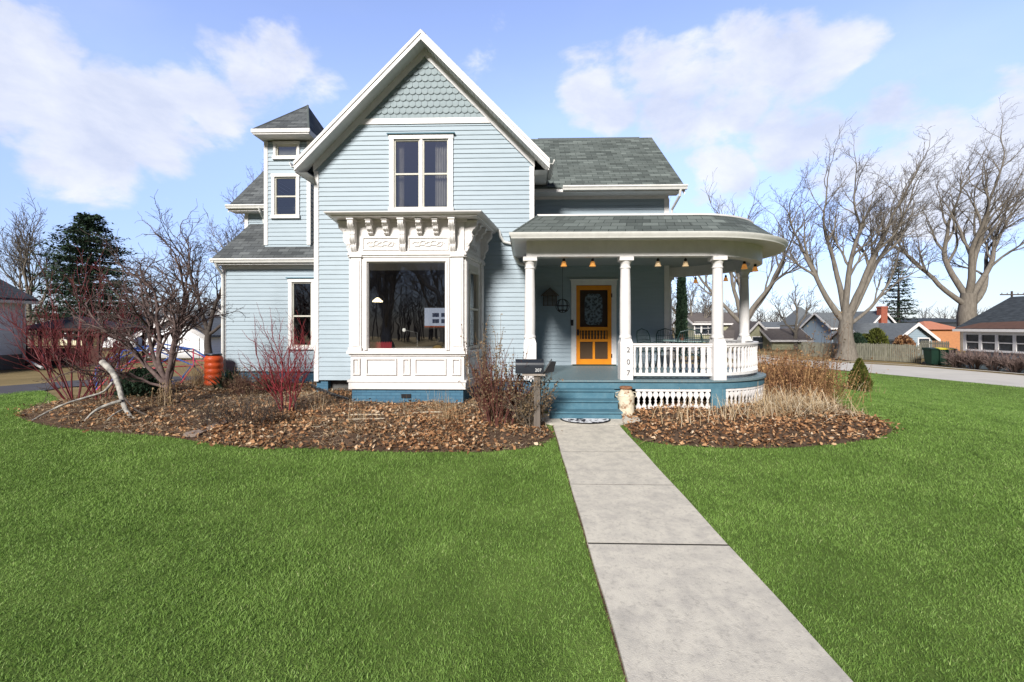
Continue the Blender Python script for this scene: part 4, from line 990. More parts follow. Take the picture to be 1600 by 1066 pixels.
lattice(arc(2.005, R(-78), R(70), 22), '')
# steps
m = MB(); sx0, sx1 = .46, 1.68
for i, (yf, zt) in enumerate(((8.46, .475), (8.20, .32), (7.94, .165))):
    e = .012 * i; m.box(sx0 - e, sx1 + e, yf, 8.77, -.08 if i == 2 else zt - .155, zt - .03); m.box(sx0 - e - .015, sx1 + e + .015, yf - .03, yf + .27, zt - .03, zt)
m.build('steps', M_TEAL, house)
# columns
def column(x, y, rot=0, full=True, nm='column', label=None):
    m = MB(); s = .122; m.box(x - s, x + s, y - s, y + s, FZ - .002, 1.34)
    k = len(m.v)
    lo = [(x + a * s, y + b * s, 1.34) for a, b in ((-1, -1), (1, -1), (1, 1), (-1, 1))]; t = .095
    hi = [(x + a * t, y + b * t, 1.43) for a, b in ((-1, -1), (1, -1), (1, 1), (-1, 1))]; m.add(lo + hi, [(0, 1, 5, 4), (1, 2, 6, 5), (2, 3, 7, 6), (3, 0, 4, 7), (4, 5, 6, 7)])
    o = m.build('column', M_WHITE, house, label)
    m = MB(); m.lathe([(.10, 1.42), (.118, 1.44), (.12, 1.46), (.112, 1.485), (.104, 1.50), (.107, 1.53), (.108, 1.9), (.102, 2.4), (.092, 2.80), (.104, 2.805), (.106, 2.825), (.092, 2.84), (.092, 2.88), (.10, 2.90), (.118, 2.935), (.122, 2.95)], x, y, n=24)
    m.build('shaft', M_WHITE, o, smooth=True)
    m = MB(); m.box(x - .135, x + .135, y - .135, y + .135, 2.95, 3.03); m.build('capital', M_WHITE, o); return o
yc = PC[1] - 1.88
ca = column(ax(828, yc), yc); cb = column(ax(977, yc), yc); cc = column(ax(1121, yc), yc)
a4 = R(3); cd = column(PC[0] + 1.88 * math.cos(a4), PC[1] + 1.88 * math.sin(a4)); a5 = R(72); 
cf = column(PC[0] + 1.88 * math.cos(a5) + .02, PC[1] + 1.88 * math.sin(a5))
fcol = Fr(0, yc - .122)
for i, ch in enumerate('207'):
    text_part(ch, 'house_number', M_NUM, cb, .145, fcol, ax(979.5, yc) , .004, zp((547, 566, 583)[i], yc - .12), .006)
# railings
def rail(pts, nb_step=.115):
    P = [Vector((a, b, 0)) for a, b in pts]; top = MB(); low = MB()
    rl_ = None
    for a, b in zip(pts[:-1], pts[1:]):
        d = Vector(b) - Vector(a); f = Fr(a[0], a[1], d.x, d.y); l = d.length + .003
        ob(top, f, 0, l, -.045, .045, 1.295, 1.335); ob(top, f, 0, l, -.03, .03, 1.262, 1.295); ob(low, f, 0, l, -.035, .035, .70, .755)
    rl_ = top.build('railing', M_WHITE, house); low.build('bottom_rail', M_WHITE, rl_)
    tot = sum((Vector(b) - Vector(a)).length for a, b in zip(pts[:-1], pts[1:])); n = int(tot / nb_step); first = None
    for i in range(n):
        s = tot * (i + .5) / n
        for a, b in zip(pts[:-1], pts[1:]):
            d = Vector(b) - Vector(a)
            if s <= d.length: p = Vector(a) + d.normalized() * s; break
            s -= d.length
        if first is None:
            mm_ = MB(); mm_.lathe([(.03, .755), (.03, .80), (.02, .83), (.034, .86), (.036, .90), (.026, .98), (.021, 1.08), (.021, 1.10), (.028, 1.12), (.02, 1.14), (.024, 1.17), (.03, 1.215), (.03, 1.262)], p.x, p.y, n=8)
            first = mm_.build('baluster', M_WHITE, rl_, smooth=True); p0 = p.copy()
        else:
            c = first.copy(); COL.objects.link(c); c.parent = rl_; c.location = first.location + Vector((p.x - p0.x, p.y - p0.y, 0))
rail([(ax(977, yc) + .12, yc), (ax(1121, yc) - .12, yc)])
rail([(ax(1121, yc) + .12, yc)] + arc(1.88, R(-86), a4 - R(4), 14)); rail(arc(1.88, a4 + R(4), a5 - R(4), 12), .16)
# beam, soffit, gutter, ceiling, roof
xb = lambda r_: ax(824, PC[1] - r_) if r_ > 1.9 else ax(828, 8.8)
m = MB(); sweep(m, [(2.0, 3.03), (2.0, 3.36), (1.76, 3.36), (1.76, 3.03)], lambda r_: XPL - .12, closed=True); m.box(XPL - .12, XPL + .1, 8.99, YW, 3.03, 3.36)
m.box(XPL - .13, XPL - .02, 8.74, 9.0, 3.02, 3.36)
m.build('porch_beam', M_WHITE, house, smooth=True)
xe = lambda r_: (XPL + .10) - (r_ - 1.82) * .85
m = MB(); sweep(m, [(1.99, 3.352), (2.37, 3.315), (2.37, 3.30), (1.99, 3.335)], xe, closed=True)
m.quad((xe(1.99), 8.76, 3.34), (xe(2.37), PC[1] - 2.37, 3.30), (xe(2.37), YW, 3.30), (xe(1.99), YW, 3.34))
m.build('porch_soffit', M_WHITE, house, smooth=True)
m = MB(); gp = [(2.37, 3.30), (2.43, 3.305), (2.44, 3.34), (2.47, 3.37), (2.475, 3.41), (2.455, 3.41), (2.44, 3.35), (2.375, 3.33)]
sweep(m, gp, xe, closed=True); k0_ = [(xe(r_), PC[1] - r_, z) for r_, z in gp]
for a, b in zip(gp[:-1], gp[1:]): m.quad((xe(a[0]), PC[1] - a[0], a[1]), (xe(b[0]), PC[1] - b[0], b[1]), (xe(b[0]), YW - .02, b[1]), (xe(a[0]), YW - .02, a[1]))
m.build('gutter', M_GUTTER, house, smooth=True)
m = MB(); m.tube([(xe(2.42), YW - .25, 3.34), (xe(2.42) + .06, YW - .2, 3.25), (xe(2.42) + .1, YW - .1, 3.18), (xe(2.42) + .3, YW - .08, 3.12)], .04, 8); m.build('downspout', M_GUTTER, house)
rs = [(2.42, 3.40), (1.82, 3.87)]
m = MB(); sweep(m, rs, xe, n=48); A, B = (xe(2.42), PC[1] - 2.42, 3.40), (xe(1.82), PC[1] - 1.82, 3.87)
pr_ = m.build('porch_roof', M_ROOF, house, smooth=False)
# unrolled shingle coordinates round the bend
me = pr_.data; lay = me.uv_layers['UVMap']; nst = 8; rowlen = 8 + 48 + 1; slope = math.hypot(.6, .47)
ulen = []; u = 0; r0 = ring(2.12, xe(2.12), 48)
for i, p in enumerate(r0): u += 0 if i == 0 else math.hypot(p[0] - r0[i - 1][0], p[1] - r0[i - 1][1]); ulen.append(u)
for p in me.polygons:
    for li in p.loop_indices:
        vi = me.loops[li].vertex_index; lay.data[li].uv = (ulen[vi % len(r0)], 0 if vi < len(r0) else slope)
m = MB(); m.quad(A, B, (xe(1.82), YW, 3.87), (xe(2.42), YW, 3.40)); m.build('porch_roof', M_ROOF, house)
m = MB(); m.tube([A, B], .02, 6); m.build('hip_cap', M_CAP, pr_)
m = MB(); sweep(m, [(1.84, 3.862), (1.84, 3.895), (1.76, 3.905), (1.76, 3.87)], xe, closed=True, n=48); m.build('roof_edge_flashing', M_WHITE, house)
m = MB(); rg = ring(1.80, xe(1.82), 48, R(90)); m.add([(x, y, 3.885) for x, y in rg + [(xe(1.82), 12.55)]], [tuple(range(len(rg) + 1))]); m.build('porch_deck_roof', M_CAP, house)
m = MB(); rg = ring(1.85, XPL, 40, R(90)); m.add([(x, y, 3.28) for x, y in rg + [(XPL, 12.6)]], [tuple(range(len(rg), -1, -1))]); m.build('porch_ceiling', M_CEIL, house)

# ------------------------------------------------------------------ front door
m = MB(); c_ = .13
ob(m, FR_, dx0 - c_, dx0, 0, .05, FZ + .02, dzt + .02); ob(m, FR_, dx1, dx1 + c_, 0, .05, FZ + .02, dzt + .02); ob(m, FR_, dx0 - c_ - .01, dx1 + c_ + .01, 0, .055, dzt + .02, dzt + .02 + c_)
ob(m, FR_, dx0 - c_ - .04, dx1 + c_ + .04, 0, .09, dzt + .02 + c_, dzt + .05 + c_)
dc = m.build('door_casing', M_WHITE, house)
def dz(py): return az(py, YR, 930)
def dxx(px): return ax(px, YR)
m = MB(); st = .10; D0, D1 = FZ + .03, dzt + .01
ob(m, FR_, dx0, dx0 + st, -.0, .045, D0, D1); ob(m, FR_, dx1 - st, dx1, -.0, .045, D0, D1)
for z0, z1 in ((D1 - .12, D1), (dz(516.5), dz(511)), (dz(534), dz(530)), (D0, dz(561))): ob(m, FR_, dx0 + st, dx1 - st, 0, .043, z0, z1)
xm = (dx0 + dx1) / 2; ob(m, FR_, xm - .03, xm + .03, 0, .042, dz(561), dz(534))
door = m.build('screen_door', M_ORANGE, house)
m = MB()
for i in range(9):
    x = dx0 + st + (dx1 - dx0 - 2 * st) * (i + .5) / 9; m.lathe([(.012, dz(530)), (.012, dz(527)), (.02, dz(525)), (.012, dz(522.5)), (.02, dz(520)), (.012, dz(518)), (.012, dz(516.5))], x, YR - .02, n=8)
m.build('spindle_row', M_ORANGE, door)
m = MB(); m.quad(FR_.P(dx0 + st, .015, D0), FR_.P(dx1 - st, .015, D0), FR_.P(dx1 - st, .015, dz(511)), FR_.P(dx0 + st, .015, dz(511))); m.build('insect_screen', M_SCREEN, door)
m = MB(); ob(m, FR_, dx0, dx1, -.10, -.05, D0, D1)
ind = m.build('inner_door', mat('dark_varnished_wood', (.055, .03, .018), (.03, .017, .01), rough=.5), door)
# etched oval glass of the inner door
lace = mat('etched_pale_glass', (.15, .19, .22), (.02, .025, .03), rough=.3, scale=14, detail=8, contrast=(.42, .56))
m = MB(); cx_, x_h, zc0, zc1 = xm + .0, .235, dz(508), dz(459)
pts = []
for i in range(40):
    g = 2 * math.pi * i / 40; c, s = math.cos(g), math.sin(g); e = .45
    pts.append(FR_.P(cx_ + x_h * math.copysign(abs(c) ** e, c), .0, (zc0 + zc1) / 2 + (zc1 - zc0) / 2 * math.copysign(abs(s) ** e, s)))
m.prism([Vector(p) for p in pts], (0, .02, 0)); m.build('etched_glass', lace, door)
m = MB(); m.box(dx0 + .02, dx0 + .07, YR - .075, YR - .045, dz(524), dz(515)); m.tube([(dx0 + .045, YR - .07, dz(519)), (dx0 + .045, YR - .11, dz(519)), (dx0 + .10, YR - .11, dz(519))], .01, 6); m.build('door_handle', M_BLACK, door)
for py in (462, 556): m = MB(); m.box(dx1 - .012, dx1 + .015, YR - .06, YR - .045, dz(py + 3), dz(py - 3)); m.build('hinge', M_BLACK, door)
m = MB(); m.box(dxx(891.5), dxx(895.5), YR - .07, YR - .05, dz(509), dz(500)); m.build('doorbell', M_BLACK, dc)
m = MB(); m.box(dx0 - .1, dx1 + .1, YR - .16, YR + .0, FZ, FZ + .03); m.build('threshold', mat('dark_green_threshold', (.03, .045, .03)), dc)

# ------------------------------------------------------------------ things on and around the porch
M_AMB = mat('amber_lamp_glass', (.62, .30, .08), (.45, .18, .03), rough=.2, scale=30, emit=(1.0, .42, .10, .25))
M_CLEAR = mat('pale_amber_glass', (.55, .42, .26), (.4, .28, .15), rough=.15, scale=30, emit=(1.0, .7, .4, .12))
def bell(px, py, Y, amb, label):
    p = at(px, py, Y); z1 = 3.03
    t = empty('porch_lamp', (p.x, p.y, p.z - .06), label, 'string lamp', 'bell lamps hung along the porch beam')
    m = MB(); m.lathe([(.008, .33), (.008, .18), (.026, .175), (.03, .13), (.022, .115)], 0, 0, n=10); 
    m = MB(); m.lathe([(.022, .10), (.03, .105), (.03, .145), (.02, .16), (.006, .165), (.006, max(.18, z1 - p.z + .06))], 0, 0, n=10); m.build('socket', M_BLACK, t, local=True, smooth=True)
    m = MB(); m.lathe([(.062, 0), (.066, .006), (.058, .025), (.05, .035), (.052, .04), (.046, .075), (.032, .10), (.024, .105)], 0, 0, n=16); m.build('glass_bell', M_AMB if amb else M_CLEAR, t, local=True, smooth=True)
LAMPS = [(881, 412, 8.98, 1, 'amber bell lamp hanging above the black mailbox, nearest the left porch column'), (926, 412, 8.98, 1, 'amber bell lamp hanging in front of the orange door'),
         (1028, 412, 8.98, 0, 'clear bell lamp hanging just right of the numbered column'), (1071, 412, 8.98, 0, 'clear bell lamp hanging midway above the straight white railing'),
         (1087, 439, 12.25, 1, 'amber bell lamp on the far beam beside the dark evergreen'), (1134, 436, 12.2, 1, 'amber bell lamp on the far beam between the two right-hand columns'),
         (1163, 416, 9.6, 1, 'large amber bell lamp in front of the rounded corner column'), (1180, 420, 9.95, 1, 'dark amber bell lamp at the outermost edge of the round porch')]
for a in LAMPS: bell(*a)
# mailbox on post
MY = 7.25; mbx = at(839, 590, MY); gzm = gzf(mbx.x, MY)
mail = empty('mailbox', (mbx.x, MY, gzm), 'black metal mailbox with its lid hanging open, on a grey wooden post', 'mailbox')
hx0, hx1 = ax(806, MY) - mbx.x, ax(849, MY) - mbx.x; zb_ = az(583, MY, 830) - gzm
m = MB(); m.box(-.05, .05, -.05, .05, -.1, zb_ - .037); m.build('post', mat('grey_weathered_post', (.17, .14, .12), (.10, .085, .07), stretch=(4, 4, .5)), mail, local=True)
m = MB(); m.box(-.24, .13, -.09, .09, zb_ - .037, zb_ - .002); m.build('shelf', mat('worn_pale_board', (.36, .31, .27), (.2, .17, .15)), mail, local=True)
sec = [(-.10, 0), (.10, 0), (.10, .125)] + [(.10 * math.cos(math.pi * i / 10), .125 + .10 * math.sin(math.pi * i / 10)) for i in range(1, 10)] + [(-.10, .125)]
m = MB(); m.prism([(hx0, y, zb_ + z) for y, z in sec][::-1], (hx1 - hx0, 0, 0)); m.prism([(hx0 - .006, y * 1.03, zb_ + z * 1.02) for y, z in sec][::-1], (.02, 0, 0)); m.prism([(hx1 - .015, y * 1.04, zb_ + z * 1.02) for y, z in sec][::-1], (.018, 0, 0))
m.build('box', mat('navy_black_enamel', (.020, .024, .032), (.014, .017, .024), rough=.3, spec=.5), mail, local=True, smooth=True)
m = MB(); sn = .55; m.prism([(hx1 + .005 + z * sn, y, zb_ + z) for y, z in sec][::-1], (.012, 0, 0)); m.prism([(hx1 + .004, -.09, zb_ + .0), (hx1 + .16, -.09, zb_ + .03), (hx1 + .20, -.09, zb_ + .19), (hx1 + .13, -.09, zb_ + .2)][::-1], (0, .01, 0)); m.build('lid', M_BLACK, mail, local=True)
text_part('207', 'box_number', mat('white_vinyl_digits', (.7, .7, .7)), mail, .07, Fr(mbx.x, MY - .1, 1, 0), hx1 - .085, .003, gzm + zb_ + .055, .002)
# milk can
mc = gat(979, 648); mcx, mcy = at(978, 640, 8.45).x, 8.45
can = empty('milk_can', (mcx, mcy, gzf(mcx, mcy)), 'old cream milk can streaked with rust beside the steps', 'milk can')
M_CAN = mat('chipped_cream_rusty_paint', (.62, .55, .42), (.20, .085, .035), rough=.7, scale=6, detail=9, contrast=(.36, .47), bump=.3)
m = MB(); m.lathe([(.15, 0), (.155, .01), (.155, .05), (.15, .06), (.155, .37), (.16, .375), (.155, .385), (.12, .45), (.10, .48), (.10, .50)], 0, 0, n=24); m.build('can_body', M_CAN, can, local=True, smooth=True)
m = MB(); m.lathe([(.105, .495), (.12, .51), (.12, .53), (.10, .545), (.02, .55)], 0, 0, n=20); m.build('can_lid', mat('rusty_lid', (.30, .15, .08), (.12, .05, .03), rough=.9, scale=18), can, local=True, smooth=True)
for s in (-1, 1): m = MB(); m.tube([(s * .13, 0, .44), (s * .185, 0, .43), (s * .19, 0, .36), (s * .155, 0, .34)], .009, 6); m.build('can_handle', M_CAN, can, local=True)
# half-round doormat
mm0 = MB(); gmt = lambda y: gzf(1, y) + .058; n_ = 28
pts = [(.44 * math.cos(math.pi + math.pi * i / n_), .36 * math.sin(math.pi + math.pi * i / n_)) for i in range(n_ + 1)]
matx = ax(915, 7.85)
mo = empty('doormat', (matx, 7.9, gmt(7.7)), 'half-round black and white doormat at the foot of the steps', 'doormat')
m = MB(); m.prism([(x, y, 0) for x, y in pts], (0, 0, .012)); m.build('rubber_base', M_BLACK, mo, local=True)
M_MATP = mat('leafy_black_white_print', (.66, .68, .72), (.025, .025, .035), rough=.95, scale=11, detail=2, contrast=(.455, .50))
m = MB(); m.prism([(x * .93, y * .91 - .015, .0125) for x, y in pts], (0, 0, .004)); m.build('printed_pile', M_MATP, mo, local=True)
# birdhouse woven from twigs, on the wall
bx_, bz_ = at(859, 478, YR - .1), 0
bh = empty('birdhouse', (bx_.x, YR - .12, bx_.z), 'twig-built birdhouse hanging on the shaded wall left of the door', 'birdhouse')
M_TWIG = mat('brown_woven_twigs', (.16, .11, .075), (.06, .04, .03), rough=.9, scale=20)
m = MB()
for i in range(9): z = i * .033; m.tube([(-.17, -.1, z), (.17, -.1, z)], .009, 5); m.tube([(-.17, .08, z), (-.17, -.1, z)], .009, 5); m.tube([(.17, .08, z), (.17, -.1, z)], .009, 5)
for x in (-.17, -.06, .06, .17): m.tube([(x, -.108, 0), (x, -.108, .28)], .008, 5)
m.build('twig_wall', M_TWIG, bh, local=True)
m = MB()
for i in range(9):
    t = i / 8; z = .27 + .19 * t; h = .22 * (1 - t)
    for s in (-1, 1): m.tube([(s * (h + .004), -.14, z), (s * (h + .004), .1, z)], .011, 5)
    m.tube([(-h, -.13, z), (h, -.13, z)], .008, 5)
m.build('twig_roof', M_TWIG, bh, local=True)
# black wire globe lantern on a long rod
gp_ = at(879, 478, 11.2); gl = empty('hanging_globe', (gp_.x, gp_.y, gp_.z), 'black wire globe hanging on a long rod beside the birdhouse', 'hanger')
m = MB()
for k in range(4):
    a = math.pi * k / 4; m.tube([(.17 * math.cos(t * math.pi / 8) * math.cos(a), .17 * math.cos(t * math.pi / 8) * math.sin(a), .17 * math.sin(t * math.pi / 8)) for t in range(17)], .008, 5)
m.tube([(.17 * math.cos(t * math.pi / 10), .17 * math.sin(t * math.pi / 10), 0) for t in range(21)], .008, 5); m.tube([(.13 * math.cos(t * math.pi / 10), .13 * math.sin(t * math.pi / 10), -.11) for t in range(21)], .012, 5)
m.build('wire_globe', M_BLACK, gl, local=True); m = MB(); m.tube([(0, 0, .17), (0, 0, 3.28 - gp_.z)], .006, 5); m.build('rod', M_BLACK, gl, local=True)
# patio chairs and glass table
M_GRN = mat('dark_green_wrought_iron', (.025, .055, .05), (.02, .042, .04), rough=.45)
def chair(x, y, rz, label):
    c = empty('patio_chair', (x, y, FZ), label, 'chair', 'green metal patio chairs round the porch table', rz)
    m = MB(); w_ = .24
    m.tube([(-w_, .2, .42), (-w_, .26, .80), (-w_ * .8, .29, .92), (0, .31, .98), (w_ * .8, .29, .92), (w_, .26, .80), (w_, .2, .42)], .014, 6)
    for i in range(-4, 5): x_ = i * .045; m.tube([(x_, .205, .43), (x_, .27, .78), (x_ * .9, .30, .955 - abs(i) * .012)], .005, 4)
    for z in (.5, .6, .7, .8): m.tube([(-w_, .2 + (z - .42) * .17, z), (w_, .2 + (z - .42) * .17, z)], .005, 4)
    m.build('backrest', M_GRN, c, local=True)
    m = MB(); m.box(-w_, w_, -.24, .2, .41, .43); m.build('seat', M_GRN, c, local=True)
    for s in (-1, 1):
        m = MB(); m.tube([(s * w_, .25, .62), (s * (w_ + .03), .0, .66), (s * (w_ + .03), -.2, .64), (s * w_, -.24, .56), (s * w_, -.22, .42)], .012, 6); m.build('armrest', M_GRN, c, local=True)
        for yy in (-.2, .2): m = MB(); m.tube([(s * (w_ - .02), yy, .41), (s * (w_ + .01), yy * 1.15, .0)], .012, 6); m.build('leg', M_GRN, c, local=True)
chair(ax(1018, 11.2), 11.2, R(35), 'green metal patio chair nearest the door with its back to the wall')
chair(ax(1047, 11.5) - .05, 11.5, R(-5), 'green metal patio chair in front of the white corner board')
chair(ax(1108, 11.3) + .1, 11.6, R(-35), 'green metal patio chair with a curved arm, on the round side of the porch')
chair(ax(1075, 9.9) , 9.85, R(165), 'green metal patio chair just behind the straight railing')
tbx = ax(1078, 10.8)
tb = empty('glass_table', (tbx, 10.8, FZ), 'round glass-topped patio table with green metal legs on the porch', 'table')
m = MB(); m.lathe([(.60, .69), (.61, .695), (.61, .70), (.60, .705)], 0, 0, n=32); m.build('glass_top', glass_mat('table_glass', refl=.25, clear=.6), tb, local=True)
m = MB(); m.tube([(.61 * math.cos(t * math.pi / 16), .61 * math.sin(t * math.pi / 16), .698) for t in range(33)], .013, 5); m.build('rim', mat('pale_green_rim', (.25, .36, .35)), tb, local=True)
for k in range(4): a = math.pi / 4 + k * math.pi / 2; m = MB(); m.tube([(.5 * math.cos(a), .5 * math.sin(a), .69), (.3 * math.cos(a), .3 * math.sin(a), .35), (.48 * math.cos(a), .48 * math.sin(a), 0)], .013, 6); m.build('leg', M_GRN, tb, local=True)
fp = empty('flower_pot', (tbx - .15, 10.9, FZ + .706), 'small brown potted plant on the glass porch table', 'plant pot')
m = MB(); m.lathe([(.04, 0), (.055, .07), (.06, .08)], 0, 0, n=12); m.build('pot', mat('brown_pot', (.12, .05, .03)), fp, local=True)
m = MB()
for i in range(10): a = i * 2.4; m.tube([(0, 0, .07), (.03 * math.cos(a), .03 * math.sin(a), .12), (.06 * math.cos(a), .06 * math.sin(a), .15)], .006, 4)
m.build('foliage', M_SHRUBLEAF, fp, local=True)

# ------------------------------------------------------------------ seen through the bay window
pdl = at(590, 472, 11.2)
lamp = empty('pendant_lamp', (pdl.x, pdl.y, pdl.z), 'lit white pendant lamp inside the bay window', 'lamp')
m = MB(); m.lathe([(.13, 0), (.12, .03), (.05, .09), (.02, .11)], 0, 0, n=16); m.build('lamp_shade', mat('lit_opal_shade', (.8, .75, .6), emit=(1, .82, .5, 4)), lamp, local=True, smooth=True)
m = MB(); m.tube([(0, 0, .1), (0, 0, 3.3 - pdl.z)], .006, 5); m.build('cord', M_BLACK, lamp, local=True)
sp = at(662, 480, 10.1); sq = at(697, 512, 10.1)
ps = empty('monitor', (sp.x, 10.1, sq.z), 'pale blue-white screen with four dark pictures inside the bay window', 'monitor')
m = MB(); m.box(0, .75, 0, .03, -.03, sp.z - sq.z); m.build('case', M_DARK, ps, local=True)
m = MB(); Hs = sp.z - sq.z; m.quad((.02, -.003, .04), (.73, -.003, .04), (.73, -.003, Hs - .02), (.02, -.003, Hs - .02)); m.build('display', mat('lit_display', (.3, .33, .4), emit=(.45, .5, .65, .55)), ps, local=True)
for i in range(2):
    for j in range(2): m = MB(); x = .2 + i * .2; z = .10 + j * .14; m.quad((x, -.006, z), (x + .15, -.006, z), (x + .15, -.006, z + .09), (x, -.006, z + .09)); m.build('picture', mat('dark_blue_picture', (.03, .05, .12)), ps, local=True)
m = MB(); m.quad((.02, -.006, .005), (.73, -.006, .005), (.73, -.006, .04), (.02, -.006, .04)); m.build('orange_band', mat('orange_band', (.4, .08, .02)), ps, local=True)
m = MB(); m.box(.3, .45, 0, .05, -.35, -.03); m.build('stand', M_DARK, ps, local=True)
cr = at(578, 547, YB + .28); cr2 = at(612, 547, YB + .28)
cw = empty('felt_garland', (cr.x, YB + .28, wz0), 'red zigzag-topped felt strip on the bay window sill', 'decoration')
m = MB(); L_ = cr2.x - cr.x; n_ = 9; pts = [(0, 0, 0), (L_, 0, 0)]
for i in range(n_): x1 = L_ * (1 - i / n_); pts += [(x1, 0, .17), (x1 - L_ / n_ / 2, 0, .135)]
pts.append((0, 0, .17)); m.prism(pts, (0, .02, 0)); m.build('felt_strip', mat('red_felt', (.5, .03, .04)), cw, local=True)
yo = at(684, 547, YB + .35); yb_ = empty('yellow_bowl', (yo.x, YB + .35, wz0), 'small yellow upturned bowl on the bay window sill', 'bowl')
m = MB(); m.lathe([(.12, 0), (.115, .03), (.08, .07), (.03, .09)], 0, 0, n=16); m.build('bowl', mat('mustard_glaze', (.35, .22, .05)), yb_, local=True, smooth=True)
dl0 = at(652, 520, 10.0); ds = empty('desk_lamp', (dl0.x, 10.0, wz0 - .4), 'thin desk lamp with a small round white head inside the bay', 'lamp')
m = MB(); h_ = dl0.z - wz0 + .4; m.tube([(0, 0, 0), (0, 0, h_), (-.28, 0, h_ + .06)], .008, 6); m.build('arm', mat('grey_arm', (.3, .3, .3)), ds, local=True)
m = MB(); m.lathe([(.01, -.04), (.035, -.02), (.04, 0), (.03, .03), (.01, .04)], -.30, 0, h_ + .06, n=12); m.build('lamp_head', mat('opal_head', (.8, .8, .78), emit=(1, .95, .85, .8)), ds, local=True, smooth=True)
# ------------------------------------------------------------------ plants
def unit(v): return v / (np.linalg.norm(v) + 1e-9)
def grow(T, p, d, ln, r, lev, maxlev, P, thick=None):
    """T: list of Tubes per level group; P: dict of settings"""
    n = max(3, int(4 + ln * P.get('seg', .8))); n = min(n, 9)
    pts = [p]; dirs = [d]; q = p.copy(); dd = d.copy()
    wob = P['wob'] * (1 + .5 * lev)
    for i in range(n):
        dd = unit(dd + rng.normal(0, wob, 3) * .5 + np.array([0, 0, P['up']]) * (1 if lev < maxlev else .6) * .3 + np.array(P.get('wind', (0, 0, 0))) * (lev / maxlev) ** 2)
        q = q + dd * ln / n; pts.append(q.copy()); dirs.append(dd.copy())
    tip = r * (P['tip'] if lev < maxlev else .35); rad = np.linspace(r, tip, n + 1)
    (T[0] if lev <= P.get('trunk_lev', 0) else T[1] if lev < maxlev - 0 else T[2]).add(np.array(pts), np.maximum(rad, P['rmin']))
    if lev >= maxlev: return
    nb = P['nb'][lev]; nb = max(2, int(round(nb * rng.uniform(.8, 1.2))))
    t0 = P['t0'][lev]; ph = rng.uniform(0, 6.28)
    for b in range(nb):
        t = t0 + (1 - t0) * (b + rng.uniform(.2, .9)) / nb; t = min(t, .98); k = t * n; i = int(k); i = min(i, n - 1); f = k - i
        bp = pts[i] * (1 - f) + pts[i + 1] * f; bd = dirs[i + 1]; br_ = rad[i] * (1 - f) + rad[i + 1] * f
        a = np.cross(bd, [0.3, .2, 1]); a = unit(a); c = np.cross(bd, a); ph += 2.4 + rng.uniform(-.5, .5)
        side = a * math.cos(ph) + c * math.sin(ph); an = P['ang'][lev] * rng.uniform(.7, 1.25)
        nd = unit(bd * math.cos(an) + side * math.sin(an))
        if nd[2] < -.25: nd[2] *= .3; nd = unit(nd)
        grow(T, bp, nd, ln * P['lr'][lev] * rng.uniform(.65, 1.15) * (1.15 - .45 * t), min(br_ * .85, r * P['rr'][lev] * rng.uniform(.8, 1.1)), lev + 1, maxlev, P)
    if lev > 0 or P.get('cont', True):
        grow(T, pts[-1], dirs[-1], ln * P['lr'][lev] * 1.0, tip, lev + 1, maxlev, P)
def bare_tree(name, x, y, zb, label, cat, trunk_h, r, limbs, P, barkT=None, barkC=None, group=None, lean=(0, 0)):
    root = empty(name, (x, y, zb), label, cat, group)
    T = [Tubes(10), Tubes(5), Tubes(3)]
    p0 = np.array([x, y, zb - .1]); top = np.array([x + lean[0], y + lean[1], zb + trunk_h])
    k = 6; pts = np.array([p0 + (top - p0) * i / k + np.array([math.sin(i * 1.3) * r * .12, 0, 0]) for i in range(k + 1)])
    rad = np.array([r * (1.45 if i == 0 else 1.08 if i == 1 else 1.0 - .05 * i) for i in range(k + 1)]); T[0].add(pts, rad)
    for (dx, dy, dz, ln, rr, hf) in limbs:
        s = p0 + (top - p0) * hf - np.array([0, 0, r * .3]); grow(T, s, unit(np.array([dx, dy, dz], float)), ln, rr, 1, P['max'], P)
    T[0].build('trunk', barkT or M_BARKG, root)
    # boughs and twigs together make the crown
    o1 = T[1].build('crown', barkC or M_BARKG, root); o2 = T[2].build('twigs', P.get('tw', M_BARKD), o1 if o1 else root)
    return root
BIG = dict(max=6, wob=.12, up=.20, tip=.42, rmin=.0075, nb=[0, 4, 4, 3, 3, 3], t0=[0, .42, .3, .25, .2, .1], ang=[0, .46, .52, .58, .62, .6], lr=[0, .60, .62, .62, .62, .6], rr=[0, .46, .48, .48, .5, .5], wind=(.07, 0, .0), trunk_lev=1, seg=.7)
random.seed(5); rng = np.random.default_rng(21)
b1 = gat(1322, 562); b1 = at(1322, 561, 36)
t1 = bare_tree('bare_maple', b1.x, 36, b1.z, 'big bare tree with a thick forked trunk before the picket fence across the road', 'tree', 3.6, .60,
    [(-.62, .1, 1, 6.4, .25, .82), (-.25, -.2, 1, 6.6, .26, .95), (.02, .15, 1, 6.6, .24, .98), (.30, -.1, 1, 7.0, .27, .95), (.62, .2, .9, 7.0, .25, .85), (.95, -.2, .62, 5.5, .15, .75)], BIG, group=None)
b2 = at(1512, 560, 44)
t2 = bare_tree('bare_maple', b2.x, 44, b2.z, 'huge bare tree with wind-swept branches rising behind the dark-roofed house', 'tree', 5.4, .85,
    [(-.75, 0, 1, 7.2, .27, .8), (-.38, .2, 1, 7.9, .30, .95), (-.1, -.2, 1, 7.9, .30, 1), (.28, .1, 1, 7.9, .30, .98), (.6, -.1, .9, 8.0, .30, .9), (.95, .1, .7, 7.2, .3, .8)], dict(BIG, wind=(.12, 0, .0)))
t2.location = (ax(1512, 53), 53, -1.05); t2.scale = (1.2, 1.2, 1.2)
b3 = at(1163, 548, 40)
